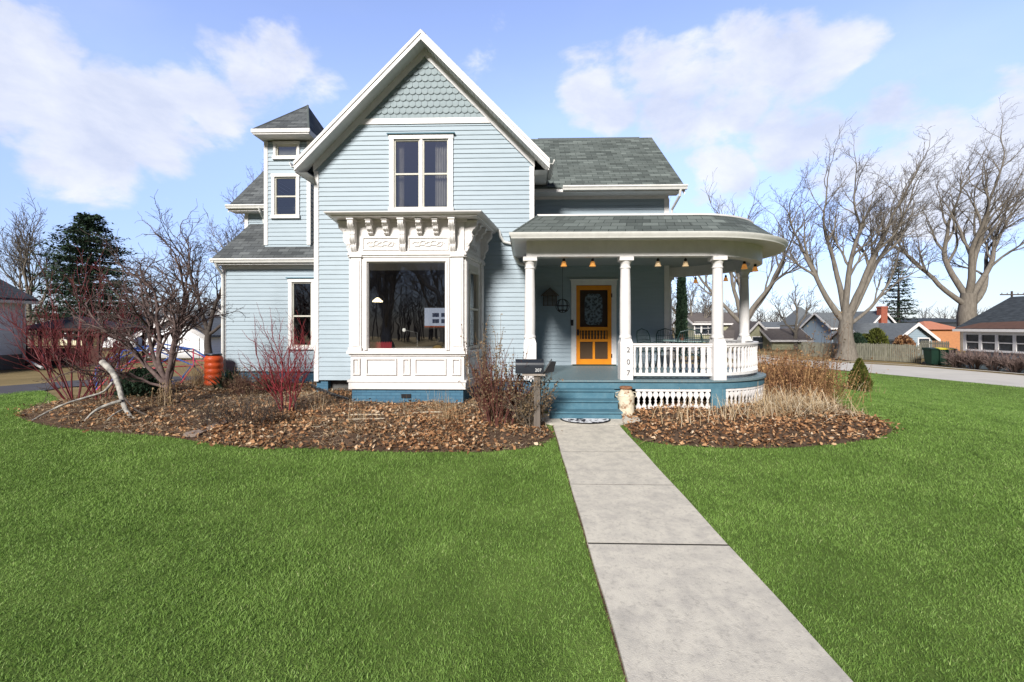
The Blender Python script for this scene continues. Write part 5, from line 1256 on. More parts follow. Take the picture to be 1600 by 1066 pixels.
t3 = bare_tree('bare_ash', b3.x, 40, b3.z, 'bare tree forking low behind the rounded porch corner', 'tree', 2.6, .50,
    [(-.8, .1, .9, 6.0, .20, .9), (-.35, -.1, 1, 6.2, .22, .95), (.0, .15, 1, 5.8, .24, 1), (.4, -.1, 1, 6.5, .22, .95), (.85, .2, 1, 6.8, .20, .9)], dict(BIG, max=5, nb=[0, 3, 4, 3, 3], rmin=.009))
b4 = at(1243, 552, 52)
t4 = bare_tree('small_tree', b4.x, 52, b4.z, 'small bare tree still holding dark clumps, in front of the white houses', 'tree', 2.6, .26,
    [(-.7, .1, 1, 3.0, .12, .9), (.0, -.1, 1, 3.2, .14, 1), (.7, .1, 1, 3.0, .12, .95)], dict(BIG, max=4, nb=[0, 4, 4, 4], rmin=.016, wind=(.1, 0, 0)))
for i, (px, py, Y, s) in enumerate(((1083, 552, 62, .85), (1105, 556, 78, .8))):
    b = at(px, py, Y); bare_tree('distant_tree', b.x, Y, b.z, ['hazy bare tree beside the dark evergreen column, seen through the porch', 'pale bare tree above the olive house roof, seen through the porch'][i], 'tree', 2.5 * s, .3 * s,
    [(-.6, 0, 1, 5 * s, .16, .9), (0, .2, 1, 5.5 * s, .18, 1), (.6, -.1, 1, 5 * s, .16, .9)], dict(BIG, max=5, nb=[0, 4, 4, 4, 3], rmin=.02, wind=(0, 0, 0)))
b5 = at(48, 560, 40)
t5 = bare_tree('bare_elm', b5.x, 40, b5.z, 'bare multi-stemmed tree above the white neighbouring house on the far left', 'tree', 3.0, .32,
    [(-.4, .1, 1, 5.2, .17, .9), (-.12, -.1, 1, 5.6, .18, 1), (.12, .1, 1, 5.6, .18, 1), (.42, 0, 1, 5.0, .16, .9)], dict(BIG, max=5, nb=[0, 5, 4, 4, 3], ang=[0, .4, .45, .5, .5], rmin=.014, wind=(0, 0, 0)))
b6 = at(392, 545, 24)
t6 = bare_tree('bare_walnut', b6.x + .1, 24, b6.z, 'bare tree behind the house, its branches showing left of the stair tower', 'tree', 5.3, .16,
    [(-.8, 0, .65, 2.6, .07, .75), (-.45, .1, 1, 3.0, .08, .9), (-.1, -.1, 1, 3.0, .08, 1), (.5, .1, 1, 3.0, .08, .95)], dict(BIG, max=5, nb=[0, 4, 4, 4, 3], rmin=.006, wind=(0, 0, 0)))
b7 = at(325, 560, 26)
t7 = bare_tree('dark_crabapple', b7.x, 26, b7.z, 'low spreading dark tree in front of the white garage, beside the left wing', 'tree', 1.6, .22,
    [(-.9, .1, .8, 3.6, .12, .9), (-.3, -.1, 1, 3.8, .13, 1), (.5, .1, 1, 3.8, .13, 1), (1, 0, .6, 3.2, .1, .9)], dict(BIG, max=5, nb=[0, 5, 4, 4, 3], up=.05, rmin=.009, wind=(0, 0, 0)), barkT=M_BARKD, barkC=M_BARKD)
for i, (x, y, s) in enumerate(((-7, -31, 1.3), (-16, -33, 1.3), (-24, -38, 1.2), (4, -30, 1.3), (15, -29, 1.2), (-11.5, -44, 1.4))):
    c = copy_tree(t1 if i % 2 else t2); c.location = (x, y, -.9); c.scale = (s * .8, s * .8, s * .72); c.rotation_euler = (0, 0, 1.3 * i)
    tag(c, ['big bare tree reflected at the right of the bay window glass', 'big bare tree reflected at the left of the bay window glass', 'bare tree across the street, beyond the left reflection', 'bare tree across the street opposite the front path', 'bare tree across the street opposite the right lawn', 'tallest bare tree reflected in the middle of the bay window glass'][i], 'tree', 'street trees behind the viewer')
# a dark belt of far planting, seen only in reflections
# evergreens
def conifer(name, x, y, zb, h, rad, label, tiers=26, per=9, m_=None, dens=26, bare=.06, droop=.25, shape=1.0, nl=.5, seed=1):
    rg_ = np.random.default_rng(seed); root = empty(name, (x, y, zb), label, 'tree')
    T = Tubes(8); T.add(np.array([[x, y, zb - .1], [x, y, zb + h * .5], [x, y, zb + h * .98]]), [h * .022, h * .013, .02]); 
    B = Tubes(4); V = []; tone = []
    for i in range(tiers):
        f = bare + (1 - bare) * (i + rg_.uniform(-.3, .3)) / tiers; z = zb + h * f; R_ = rad * (1 - f) ** shape * rg_.uniform(.75, 1.12) + .08
        for k in range(per):
            if rg_.random() < .12: continue
            a = rg_.uniform(0, 2 * np.pi); L_ = R_ * rg_.uniform(.6, 1.15); nseg = 5
            P_ = []
            for s in range(nseg + 1): t = s / nseg; P_.append([x + math.cos(a) * L_ * t, y + math.sin(a) * L_ * t, z - droop * L_ * t + .28 * L_ * t * t * rg_.uniform(.6, 1.3)])
            P_ = np.array(P_); B.add(P_, np.linspace(.035, .008, nseg + 1) * (h / 10))
            n = int(dens * (.4 + L_ / rad)); t = rg_.uniform(.12, 1.02, n); idx = np.minimum((t * nseg).astype(int), nseg - 1); fr = t * nseg - idx
            c = P_[idx] * (1 - fr)[:, None] + P_[np.minimum(idx + 1, nseg)] * fr[:, None]; w_ = (.20 * (1.1 - t * .6) * L_ + .05)
            c = c + np.stack([-math.sin(a) * rg_.normal(0, 1, n) * w_, math.cos(a) * rg_.normal(0, 1, n) * w_, rg_.normal(0, .05, n) * h / 10 - .03], -1)
            sz = nl * rg_.uniform(.5, 1.2, n); d1 = rg_.normal(0, 1, (n, 3)) * [.6, .6, .35] + np.array([math.cos(a), math.sin(a), -.2]); d1 /= np.linalg.norm(d1, axis=1, keepdims=True)
            d2 = np.cross(d1, rg_.normal(0, 1, (n, 3))); d2 /= np.linalg.norm(d2, axis=1, keepdims=True)
            V.append(np.stack([c - d2 * (sz * .18)[:, None], c + d1 * (sz * .5)[:, None] + d2 * (sz * .12)[:, None], c + d1 * sz[:, None], c + d2 * (sz * .22)[:, None] + d1 * (sz * .2)[:, None]], 1)); tone.append(np.clip(rg_.normal(.45, .25, n), 0, 1))
    V = np.concatenate(V); tone = np.concatenate(tone); n = len(V)
    T.build('trunk', M_BARKD, root); cr = np_mesh('crown', V.reshape(-1, 3), np.arange(4 * n), np.full(n, 4), m_ or M_NEEDLE, root, tone=tone); B.build('boughs', M_BARKD, cr); return root
b = at(140, 556, 38); conifer('pine_tree', b.x, 38, b.z, at(143, 330, 38).z - b.z, 5.6, 'broad dark green pine behind the garden pavilion on the left', 34, 17, dens=44, shape=.62, bare=.16, nl=.55, seed=3)
b = at(1404, 552, 60); conifer('spruce_tree', b.x, 60, b.z, at(1403, 402, 60).z - b.z, 3.4, 'tall narrow spruce standing behind the blue-grey house with the brick chimney', 30, 9, dens=18, shape=.8, bare=.12, nl=.6, seed=4)
b = at(1063, 560, 16.5); 
def column_evergreen(name, x, y, zb, h, r, label, n, m_, nl, shape, cat='evergreen', seed=2):
    rg_ = np.random.default_rng(seed); root = empty(name, (x, y, zb), label, cat)
    f = rg_.uniform(0, 1, n) ** .85; a = rg_.uniform(0, 2 * np.pi, n); prof = r * np.minimum(1, (1 - f) ** shape * 1.25) * (1 + .10 * np.sin(a * 3 + f * 14) + rg_.normal(0, .06, n)); q = prof * rg_.uniform(.55, 1, n) ** .5
    c = np.stack([x + np.cos(a) * q, y + np.sin(a) * q, zb + .03 + f * h], -1); d1 = np.stack([np.cos(a) * .5, np.sin(a) * .5, np.ones(n)], -1) + rg_.normal(0, .35, (n, 3)); d1 /= np.linalg.norm(d1, axis=1, keepdims=True)
    d2 = np.cross(d1, rg_.normal(0, 1, (n, 3))); d2 /= np.linalg.norm(d2, axis=1, keepdims=True); sz = nl * rg_.uniform(.5, 1.2, n)
    V = np.stack([c, c + d1 * (sz * .5)[:, None] + d2 * (sz * .22)[:, None], c + d1 * sz[:, None], c + d1 * (sz * .5)[:, None] - d2 * (sz * .22)[:, None]], 1)
    np_mesh('crown', V.reshape(-1, 3), np.arange(4 * n), np.full(n, 4), m_, root, tone=np.clip(rg_.normal(.45, .22, n) , 0, 1))
    m = MB(); m.tube([(x, y, zb - .1), (x, y, zb + h * .8)], r * .12, 6); m.build('trunk', M_BARKD, root); return root
column_evergreen('columnar_evergreen', b.x + .05, 16.5, b.z, at(1063, 430, 16.5).z - b.z, .15, 'narrow dark evergreen column close behind the porch', 9000, M_NEEDLE, .12, .35)
b = gat(1343, 612); s_ = (b.y) / 700
column_evergreen('young_arborvitae', b.x, b.y, b.z, 47 * s_, .24 * b.y / 12, 'small pointed olive-green arborvitae alone on the lawn, browned at its foot', 7000, M_NEEDLE2, .07, .75, 'shrub', 5)
# dry skirt at its foot
def stalks(name, label, cat, cx, cy, n, spread, h, m_, lean=.3, wd=.004, group=None, tone=(.55, .22), heads=0.0, wind=(0, 0), seed=1, sh=1.0, headm=None):
    """a clump of upright dry stalks with side sprays"""
    rg_ = np.random.default_rng(seed); zb = gzf(cx, cy) + .03; root = empty(name, (cx, cy, zb), label, cat, group)
    x = cx + rg_.normal(0, spread[0] * .45, n); y = cy + rg_.normal(0, spread[1] * .45, n); L_ = rg_.uniform(h[0], h[1], n)
    a = rg_.uniform(0, 2 * np.pi, n); le = np.abs(rg_.normal(0, lean, n)); dx = np.cos(a) * np.sin(le) + wind[0]; dy = np.sin(a) * np.sin(le) + wind[1]; dzz = np.cos(le) * sh
    V = []; LP = []; SZ = []; TN = []; c = 0
    w_ = wd * rg_.uniform(.6, 1.5, n); ph = rg_.uniform(0, 6.3, n); K = 5
    pts = []
    for k in range(K):
        t = k / (K - 1); bend = t * t * .35
        px_ = x + dx * L_ * (t + bend) * .8 + .03 * np.sin(ph + t * 5) * L_; py_ = y + dy * L_ * (t + bend) * .8 + .03 * np.cos(ph + t * 4) * L_; pz = np.maximum(gz(x, y) + .02 + dzz * L_ * (t - bend * .25 * le), gz(x, y) + .03)
        pts.append(np.stack([px_, py_, pz], -1))
    wv = np.stack([np.cos(ph), np.sin(ph) * .4, np.zeros(n)], -1)
    for k in range(K): V.append(np.stack([pts[k] - wv * (w_ * (1 - .6 * k / (K - 1)))[:, None], pts[k] + wv * (w_ * (1 - .6 * k / (K - 1)))[:, None]], 1))
    V = np.stack(V, 1).reshape(n, K * 2, 3); b0 = np.arange(n)[:, None] * (K * 2)
    for k in range(K - 1): LP.append(np.concatenate([b0 + 2 * k, b0 + 2 * k + 1, b0 + 2 * k + 3, b0 + 2 * k + 2], 1))
    LP = np.stack(LP, 1).reshape(-1, 4); tn = np.repeat(np.clip(rg_.normal(*tone, n), 0, 1), K - 1)
    s = np_mesh('stalks', V.reshape(-1, 3), LP, np.full(len(LP), 4), m_, root, tone=tn)
    if heads > 0:
        nh = int(n * heads); i = rg_.integers(0, n, nh); t = rg_.uniform(.35, 1.0, nh); kk = np.minimum((t * (K - 1)).astype(int), K - 2); f = t * (K - 1) - kk
        P_ = np.stack(pts, 0); c = P_[kk, i] * (1 - f)[:, None] + P_[kk + 1, i] * f[:, None]; c += rg_.normal(0, .025, c.shape)
        d1 = rg_.normal(0, 1, (nh, 3)); d1 /= np.linalg.norm(d1, axis=1, keepdims=True); d2 = np.cross(d1, rg_.normal(0, 1, (nh, 3))); d2 /= np.linalg.norm(d2, axis=1, keepdims=True); sz = rg_.uniform(.015, .05, nh) * (wd / .004)
        V2 = np.stack([c, c + d1 * (sz * .5)[:, None] + d2 * (sz * .35)[:, None], c + d1 * sz[:, None], c + d1 * (sz * .5)[:, None] - d2 * (sz * .35)[:, None]], 1)
        np_mesh('withered_leaves', V2.reshape(-1, 3), np.arange(4 * nh), np.full(nh, 4), headm or M_SHRUBLEAF, root, tone=np.clip(rg_.normal(.5, .25, nh), 0, 1))
    return root
stalks('dry_grass_tuft', 'ring of dry tan stalks round the foot of the little arborvitae', 'dry grass', b.x, b.y - .1, 90, (.5, .25), (.15, .4), M_STRAW, .5, .006, seed=9, tone=(.65, .2))
# bed right of the porch
M_STALKB = tone_mat('brown_stalks', [(0, (.05, .026, .018)), (.5, (.20, .095, .048)), (1, (.50, .30, .14))], rough=.85)
M_GOLD = tone_mat('golden_dry_foliage', [(0, (.09, .042, .02)), (.5, (.25, .135, .058)), (1, (.48, .32, .15))], rough=.85, transl=.15)
for i, (px, Y, n, sp_, h, lab, mt, hd, ln) in enumerate((
    (1215, 10.4, 500, (.9, .7), (.3, 1.2), 'brown leafy thicket of dead perennials pressed against the round porch', M_STALKB, 6.0, .4),
    (1240, 11.2, 600, (1.0, .8), (.3, 1.15), 'golden brown dead perennials right of the round porch', M_GOLD, 5.0, .42),
    (1222, 12.4, 420, (1.2, .8), (.5, 1.3), 'dark brown dead perennials at the back of the porch bed', M_STALKB, 5.0, .35),
    (1262, 12.2, 420, (.8, .8), (.25, 1.0), 'rightmost golden clump of dead perennials in the porch bed', M_STALKB, 6.0, .4))):
    x = ax(px, Y); stalks('dry_perennial', lab, 'dry plant', x, Y, n, sp_, h, mt, ln, .005, 'dead perennials in the porch bed', (.5, .33), hd, (.05, 0), 30 + i, headm=mt)
for i, (px, Y) in enumerate(((1262, 11.0), (1282, 11.6), (1300, 11.3))):
    x = ax(px, Y); stalks('tall_seed_stalks', ['thin dark', 'tallest dark', 'outermost dark'][i] + ' stalks with withered seed heads above the dead perennials', 'dry plant', x, Y, 9, (.5, .4), (1.6, 2.3), M_STALKB, .18, .005, 'tall seed stalks in the porch bed', (.15, .1), 14, (.12, 0), 50 + i)
for i, (px, py, n) in enumerate(((1235, 655, 240), (1290, 650, 240), (1180, 662, 160), (1120, 664, 60), (1060, 670, 40), (1215, 640, 260))):
    g = gat(px, py); stalks('straw_clump', ['pale collapsed straw clump at the middle of the porch bed', 'pale collapsed straw clump near the right end of the porch bed', 'low straw clump under the round lattice', 'sparse pale stalks before the blue post', 'sparse pale stalks before the straight lattice', 'tangled grey straw clump at the foot of the brown perennials'][i], 'dry plant', g.x, g.y, n, (.7, .35), (.25, .75), M_STRAW, .95 if i not in (3, 4) else .25, .0045, 'straw clumps in the porch bed', (.78, .2), 0, (0, 0), 70 + i, .75)
# shrubs with branching stems
def shrub(name, label, cat, cx, cy, nst, hgt, spread, m_, P, r0=.012, base=.12, leaves_=0, lm=None, seed=1, lsz=(.02, .045), lt=(.45, .25), aim=None):
    global rng
    rng = np.random.default_rng(seed); zb = gzf(cx, cy) + .03; root = empty(name, (cx, cy, zb), label, cat); T = [Tubes(5), Tubes(4), Tubes(3)]
    for i in range(nst):
        a = 2 * math.pi * (i + rng.uniform(-.4, .4)) / nst; s = spread * rng.uniform(.15, 1); d = np.array([math.cos(a) * s, math.sin(a) * s * .8, 1.0])
        if aim is not None: d[0] += aim
        p = np.array([cx + math.cos(a) * base * rng.uniform(.2, 1), cy + math.sin(a) * base * rng.uniform(.2, 1), zb - .05])
        grow(T, p, unit(d), hgt * rng.uniform(.4, .62), r0 * rng.uniform(.7, 1.2), 1, P['max'], P)
    s0 = T[0].build('stems', m_, root)
    if T[1].V: T[1].build('branches', m_, root)
    tw = T[2].build('twigs', P.get('tw') or m_, root)
    if leaves_:
        al = np.concatenate([v for t in T[1:] for v in t.V]); i = rng.integers(0, len(al), leaves_); c = al[i] + rng.normal(0, .012, (leaves_, 3)); n = leaves_
        d1 = rng.normal(0, 1, (n, 3)) - [0, 0, .6]; d1 /= np.linalg.norm(d1, axis=1, keepdims=True); d2 = np.cross(d1, rng.normal(0, 1, (n, 3))); d2 /= np.linalg.norm(d2, axis=1, keepdims=True); sz = rng.uniform(*lsz, n)
        V2 = np.stack([c, c + d1 * (sz * .5)[:, None] + d2 * (sz * .35)[:, None], c + d1 * sz[:, None], c + d1 * (sz * .5)[:, None] - d2 * (sz * .35)[:, None]], 1)
        np_mesh('withered_leaves', V2.reshape(-1, 3), np.arange(4 * n), np.full(n, 4), lm or M_SHRUBLEAF, root, tone=np.clip(rng.normal(*lt, n), 0, 1))
    return root
SH = dict(max=4, wob=.10, up=.12, tip=.6, rmin=.0028, nb=[0, 3, 3, 3], t0=[0, .25, .2, .15], ang=[0, .42, .45, .5], lr=[0, .62, .6, .6], rr=[0, .65, .6, .55], trunk_lev=1, seg=2.2)
g = gat(118, 630); shrub('red_twig_dogwood', 'large spreading bare shrub with dark red stems at the left end of the bed', 'shrub', g.x, g.y, 13, 2.9, 1.0, M_RED, dict(SH, nb=[0, 3, 3, 3]), .015, .2, seed=12)
g = gat(158, 628); shrub('red_twig_dogwood', 'upright bare red-stemmed shrub behind the leaning pale branch', 'shrub', g.x, g.y, 7, 2.8, .5, M_RED, dict(SH, nb=[0, 3, 3, 3]), .015, .15, seed=13)
g = gat(446, 648); shrub('red_twig_dogwood', 'bright red-stemmed bare shrub in front of the narrow left window', 'shrub', g.x, g.y, 12, 1.75, .62, mat('bright_red_twig_bark', (.27, .035, .042), (.15, .022, .028), rough=.5), dict(SH, nb=[0, 3, 3, 2], rmin=.0026), .014, .14, seed=14)
g = gat(785, 675); shrub('leafy_brown_shrub', 'tall shrub with red-brown stems and withered brown leaves between bay window and mailbox', 'shrub', g.x - .08, g.y + .2, 27, 1.3, .42, M_STALKB if False else mat('red_brown_stems', (.16, .055, .04), (.09, .035, .03)), dict(SH, max=3, nb=[0, 4, 4], ang=[0, .28, .4], up=.2, rmin=.0025), .010, .26, 2000, seed=15, lsz=(.022, .05))
g = gat(752, 668); shrub('leafy_brown_shrub', 'lone tall wand-like stems rising before the right side of the bay window', 'shrub', g.x + .12, g.y + .1, 7, 2.5, .16, mat('tan_stems', (.26, .19, .12), (.17, .12, .08)), dict(SH, max=2, nb=[0, 5], ang=[0, .25], up=.2, lr=[0, .3], rmin=.003), .008, .2, 420, seed=16, lsz=(.02, .045), lt=(.6, .2))
g = gat(828, 668); shrub('withered_bush', 'drooping grey-brown bush with curled leaves at the mailbox post', 'shrub', g.x, g.y - .05, 30, 1.0, .5, mat('grey_stems', (.2, .16, .12), (.12, .1, .08)), dict(SH, max=3, nb=[0, 4, 3], up=-.02, rmin=.002), .007, .2, 1700, seed=17, lsz=(.02, .05), lt=(.6, .25))
g = gat(395, 622); shrub('brown_bush', 'rounded twiggy brown bush against the left wing', 'shrub', g.x, g.y, 46, .75, .85, M_BARKD if False else mat('reddish_brown_twigs', (.17, .09, .065), (.10, .055, .045)), dict(SH, max=3, nb=[0, 4, 3], rmin=.0025), .007, .35, 1300, seed=18)
g = gat(425, 618); shrub('brown_bush', 'reddish twiggy bush below the left wing window', 'shrub', g.x, g.y, 36, .65, .9, mat('reddish_brown_twigs', (.17, .09, .065)), dict(SH, max=3, nb=[0, 4, 3], rmin=.0025), .007, .35, 700, seed=19)
for i, (px, py, h, n) in enumerate(((330, 672, .55, 10), (365, 668, .6, 12), (400, 672, .6, 14), (432, 668, .5, 10), (468, 650, .4, 6), (300, 650, .4, 8))):
    g = gat(px, py); shrub('dark_dead_perennial', ['spindly dark dead plant by the pinkish edging stone', 'dark dead plant just right of the edging stone', 'densest dark dead plant at the front of the bed', 'dark dead plant left of the bright red shrub', 'small dark dead plant below the white corner board', 'thin dark dead plant behind the edging stone'][i], 'dry plant', g.x, g.y, n, h, .5, M_BARKD, dict(SH, max=3, nb=[0, 3, 3], rmin=.002), .005, .12, 160, seed=80 + i, lsz=(.012, .03), lt=(.1, .1))
# fruit tree
g = gat(262, 638); FT_ = dict(max=5, wob=.22, up=.12, tip=.55, rmin=.003, nb=[0, 4, 4, 3, 3, 2], t0=[0, .25, .2, .2, .15, .1], ang=[0, .55, .6, .65, .6, .6], lr=[0, .62, .62, .6, .6, .6], rr=[0, .62, .6, .58, .55, .5], trunk_lev=1, seg=2.2, wind=(0, 0, .05), tw=M_FRUIT)
rng = np.random.default_rng(36)
ftree = bare_tree('fruit_tree', g.x, g.y, gzf(g.x, g.y), 'gnarled bare fruit tree with twisted purple-brown branches in the left bed', 'tree', .55, .085,
    [(-.85, 0, .9, 1.45, .045, .9), (-.55, .3, 1, 1.6, .045, 1), (-.15, -.2, 1.1, 1.6, .05, 1), (.25, .1, 1.1, 1.6, .05, 1), (.45, -.1, 1.1, 1.3, .04, .95), (-.9, -.2, .55, 1.1, .03, .8), (.2, .3, 1.3, 1.9, .04, 1)], FT_, M_FRUIT, M_FRUIT)
stalks('dry_vine_clump', 'tan dry leaves clinging round the foot of the fruit tree', 'dry plant', g.x, g.y - .15, 60, (.3, .2), (.2, .6), M_STRAW, .2, .004, None, (.6, .15), 9, (0, 0), 91)
# leaning pale branch and its side limbs
def limb(mb, pix, Y0, Y1, r0, r1, lift=0):
    P_ = []; n = len(pix)
    for i, (px, py) in enumerate(pix):
        P_.append(at(px, py, Y0 + (Y1 - Y0) * i / (n - 1)))
    Q = []; K = 6
    for i in range(n - 1):
        p0 = P_[max(i - 1, 0)]; p1 = P_[i]; p2 = P_[i + 1]; p3 = P_[min(i + 2, n - 1)]
        for k in range(K): t = k / K; Q.append(.5 * ((2 * p1) + (p2 - p0) * t + (2 * p0 - 5 * p1 + 4 * p2 - p3) * t * t + (3 * p1 - p0 - 3 * p2 + p3) * t ** 3))
    Q.append(P_[-1]); mb.tube(Q, [r0 + (r1 - r0) * i / (len(Q) - 1) + random.uniform(-.003, .003) for i in range(len(Q))], 9)
gA = gat(224, 664); gB = gat(128, 664); gC = gat(44, 660); gD = gat(158, 668)
br0 = empty('fallen_branch', (gA.x, gA.y, gA.z), 'thick pale peeling branch propped in an arch over the mulch', 'branch')
m = MB(); limb(m, [(160, 566), (176, 582), (186, 606), (193, 632), (204, 650), (224, 665)], gA.y + .9, gA.y, .055, .028); m.build('main_limb', M_PALE, br0, smooth=True)
m = MB(); limb(m, [(190, 626), (165, 634), (145, 645), (128, 664)], gA.y + .35, gB.y, .03, .018); m.build('side_limb', M_PALE, br0, smooth=True)
m = MB(); limb(m, [(192, 640), (175, 650), (158, 668)], gA.y + .3, gD.y, .018, .010); m.build('side_limb', M_PALE, br0, smooth=True)
m = MB(); limb(m, [(195, 622), (212, 640), (238, 652)], gA.y + .4, gA.y + .25, .018, .010); m.build('side_limb', M_BARKD, br0, smooth=True)
gE = gat(172, 600); br1 = empty('fallen_branch', (gC.x, gC.y, gC.z), 'long thin grey branch curving along the ground to the left end of the bed', 'branch')
m = MB(); limb(m, [(175, 598), (162, 612), (135, 621), (105, 630), (72, 645), (44, 661)], gA.y + .8, gC.y, .022, .014); m.build('limb', M_PALE, br1, smooth=True)
# evergreen tufts
def tuft(px, py, n, h, w_, label, seed, nm='yucca'):
    g = gat(px, py); rg_ = np.random.default_rng(seed); zb = g.z + .02; root = empty(nm, (g.x, g.y, zb), label, 'plant'); a = rg_.uniform(0, 2 * np.pi, n); e = rg_.uniform(.35, 1.5, n); L_ = h * rg_.uniform(.6, 1.1, n)
    p = np.stack([g.x + rg_.normal(0, w_, n), g.y + rg_.normal(0, w_ * .6, n), np.full(n, zb)], -1); d = np.stack([np.cos(a) * np.cos(e), np.sin(a) * np.cos(e), np.sin(e)], -1); wv = np.stack([-np.sin(a), np.cos(a), np.zeros(n)], -1) * (h * .03)
    mid = p + d * (L_ * .5)[:, None]; end = p + d * L_[:, None] - np.stack([0 * L_, 0 * L_, L_ * .1], -1)
    V = np.stack([p - wv * .7, p + wv * .7, mid + wv, mid - wv, end], 1); b0 = np.arange(n)[:, None] * 5
    np_mesh('leaves', V.reshape(-1, 3), np.concatenate([b0, b0 + 1, b0 + 2, b0 + 3, b0 + 3, b0 + 2, b0 + 4], 1).ravel(), np.tile([4, 3], n), M_NEEDLE, root, tone=np.repeat(np.clip(rg_.normal(.6, .25, n), 0, 1), 2))
tuft(358, 612, 90, .75, .12, 'spiky dark green yucca at the corner of the left wing', 1); tuft(376, 614, 60, .55, .1, 'smaller dark green yucca just right of the corner one', 2)
g = gat(222, 624); column_evergreen('low_juniper', g.x, g.y, g.z, .62, .42, 'low rounded dark green juniper between pale branch and fruit tree', 5000, M_NEEDLE, .09, .4, 'shrub', 7)
g = gat(186, 614); stalks('dry_grass_tuft', 'tan and brown dry plant behind the arching pale branch', 'dry grass', g.x, g.y, 130, (.5, .3), (.4, .95), M_STRAW, .3, .004, None, (.45, .2), 5, (0, 0), 95)
g = gat(312, 607); stalks('ornamental_grass', 'tan fan of ornamental grass beside the orange barrel', 'dry grass', g.x, g.y, 220, (.25, .2), (.5, .8), M_STRAW, .45, .004, None, (.6, .15), 0, (0, 0), 96)
for i, (px, py) in enumerate(((560, 664), (620, 668), (700, 664), (690, 648), (500, 650))):
    g = gat(px, py); stalks('dry_stem_tuft', ['thin tan stems at the end of the pale poles', 'sparse tan stems at the front of the bed below the bay', 'tan stem clump left of the leafy brown shrub', 'thin stems close under the right of the bay', 'thin stems in front of the black drain pipe'][i], 'dry plant', g.x, g.y, 22 if i != 2 else 60, (.3, .15), (.2, .55), M_STRAW, .3, .003, 'dry stem tufts in the left bed', (.55, .2), 1, (0, 0), 100 + i)

# sticks, edging stone, barrel, climbing frame
for i, pts in enumerate((((520, 664), (700, 656)), ((548, 658), (690, 652)), ((310, 659), (329, 665)))):
    a, b = gat(*pts[0]), gat(*pts[1]); m = MB(); z = .07 if i < 2 else .06
    pp = [(a.lerp(b, t / 8).x, a.lerp(b, t / 8).y, gzf(a.lerp(b, t / 8).x, a.lerp(b, t / 8).y) + z + .02 * i * (i < 2) + .012 * math.sin(t + i)) for t in range(9)]
    m.tube(pp, .013 if i < 2 else .02, 6); o = m.build(['pale_pole', 'pale_pole', 'short_stick'][i], mat('bleached_stick', (.55, .47, .36), (.42, .35, .26)), smooth=True); tag(o, ['long bleached pole lying across the mulch, the nearer of two', 'long bleached pole lying across the mulch, nearer the house', 'short bleached stick on bare dark soil'][i], 'stick')
e = [gat(*p) for p in ((286, 688), (310, 686), (345, 672), (362, 664), (350, 663), (322, 674), (290, 683))]
m = MB(); m.prism([(p.x, p.y, gzf(p.x, p.y) + .015) for p in e], (0, 0, .06)); o = m.build('edging_stone', mat('pinkish_weathered_stone', (.32, .25, .21), (.2, .16, .14), rough=.95, scale=9, bump=.5)); tag(o, 'flat pinkish weathered edging stone at the lawn edge', 'stone')
g = gat(333, 606); bar = empty('rain_barrel', (ax(334, g.y), g.y, g.z), 'orange ribbed plastic barrel with a dark lid at the left corner of the house', 'barrel')
pr_b = [(.20, 0), (.215, .03)]
for i in range(5): z = .06 + i * .16; pr_b += [(.215, z), (.235, z + .03), (.235, z + .10), (.215, z + .13)]
pr_b += [(.20, .86), (.18, .88)]
m = MB(); m.lathe([(r_ * .97, z) for r_, z in pr_b], 0, 0, n=26); m.build('drum', mat('orange_plastic', (.66, .10, .025), (.55, .075, .02), rough=.45, scale=5), bar, local=True, smooth=True)
m = MB(); m.lathe([(.19, .875), (.20, .90), (.19, .925), (.05, .93)], 0, 0, n=22); m.build('lid', M_BLACK, bar, local=True)
# geodesic climbing frame
g = gat(250, 600); cf_ = empty('climbing_frame', (g.x, g.y, g.z), 'low geodesic climbing frame of pink and blue tubes on the dry lawn', 'climbing frame')
M_PK = mat('pink_painted_tube', (.55, .07, .10), rough=.4); M_BL = mat('blue_painted_tube', (.05, .12, .42), rough=.4)
ringp = lambda r_, z, n, o: [(g.x + r_ * math.cos(2 * math.pi * (i + o) / n), g.y + r_ * math.sin(2 * math.pi * (i + o) / n), g.z + z) for i in range(n)]
r0_, r1_, r2_, tp = ringp(1.55, 0.02, 10, 0), ringp(1.42, .58, 10, .5), ringp(.85, 1.02, 5, .25), (g.x, g.y, g.z + 1.2)
segp = []; 
for i in range(10): segp += [(r0_[i], r1_[i], 1), (r1_[i], r0_[(i + 1) % 10], 0), (r1_[i], r1_[(i + 1) % 10], 1)]
for i in range(5): segp += [(r2_[i], r1_[2 * i], 0), (r2_[i], r1_[(2 * i + 1) % 10], 0), (r2_[i], r1_[(2 * i - 1) % 10], 1), (r2_[i], r2_[(i + 1) % 5], 0), (r2_[i], tp, 0)]
for a, b, k in segp: m = MB(); m.tube([a, b], .018, 6); m.build('tube', M_PK if k else M_BL, cf_)
b_ = gat(222, 599); bench = empty('sledge', (b_.x, b_.y, b_.z), 'white plastic board lying across the climbing frame', 'board'); m = MB(); p0 = at(207, 580, g.y - .3); p1 = at(234, 573, g.y - .3)
m.prism([p0, p1, p1 + Vector((0, .25, .02)), p0 + Vector((0, .25, .02))], (0, 0, .03)); m.build('board', M_WHITE, bench)

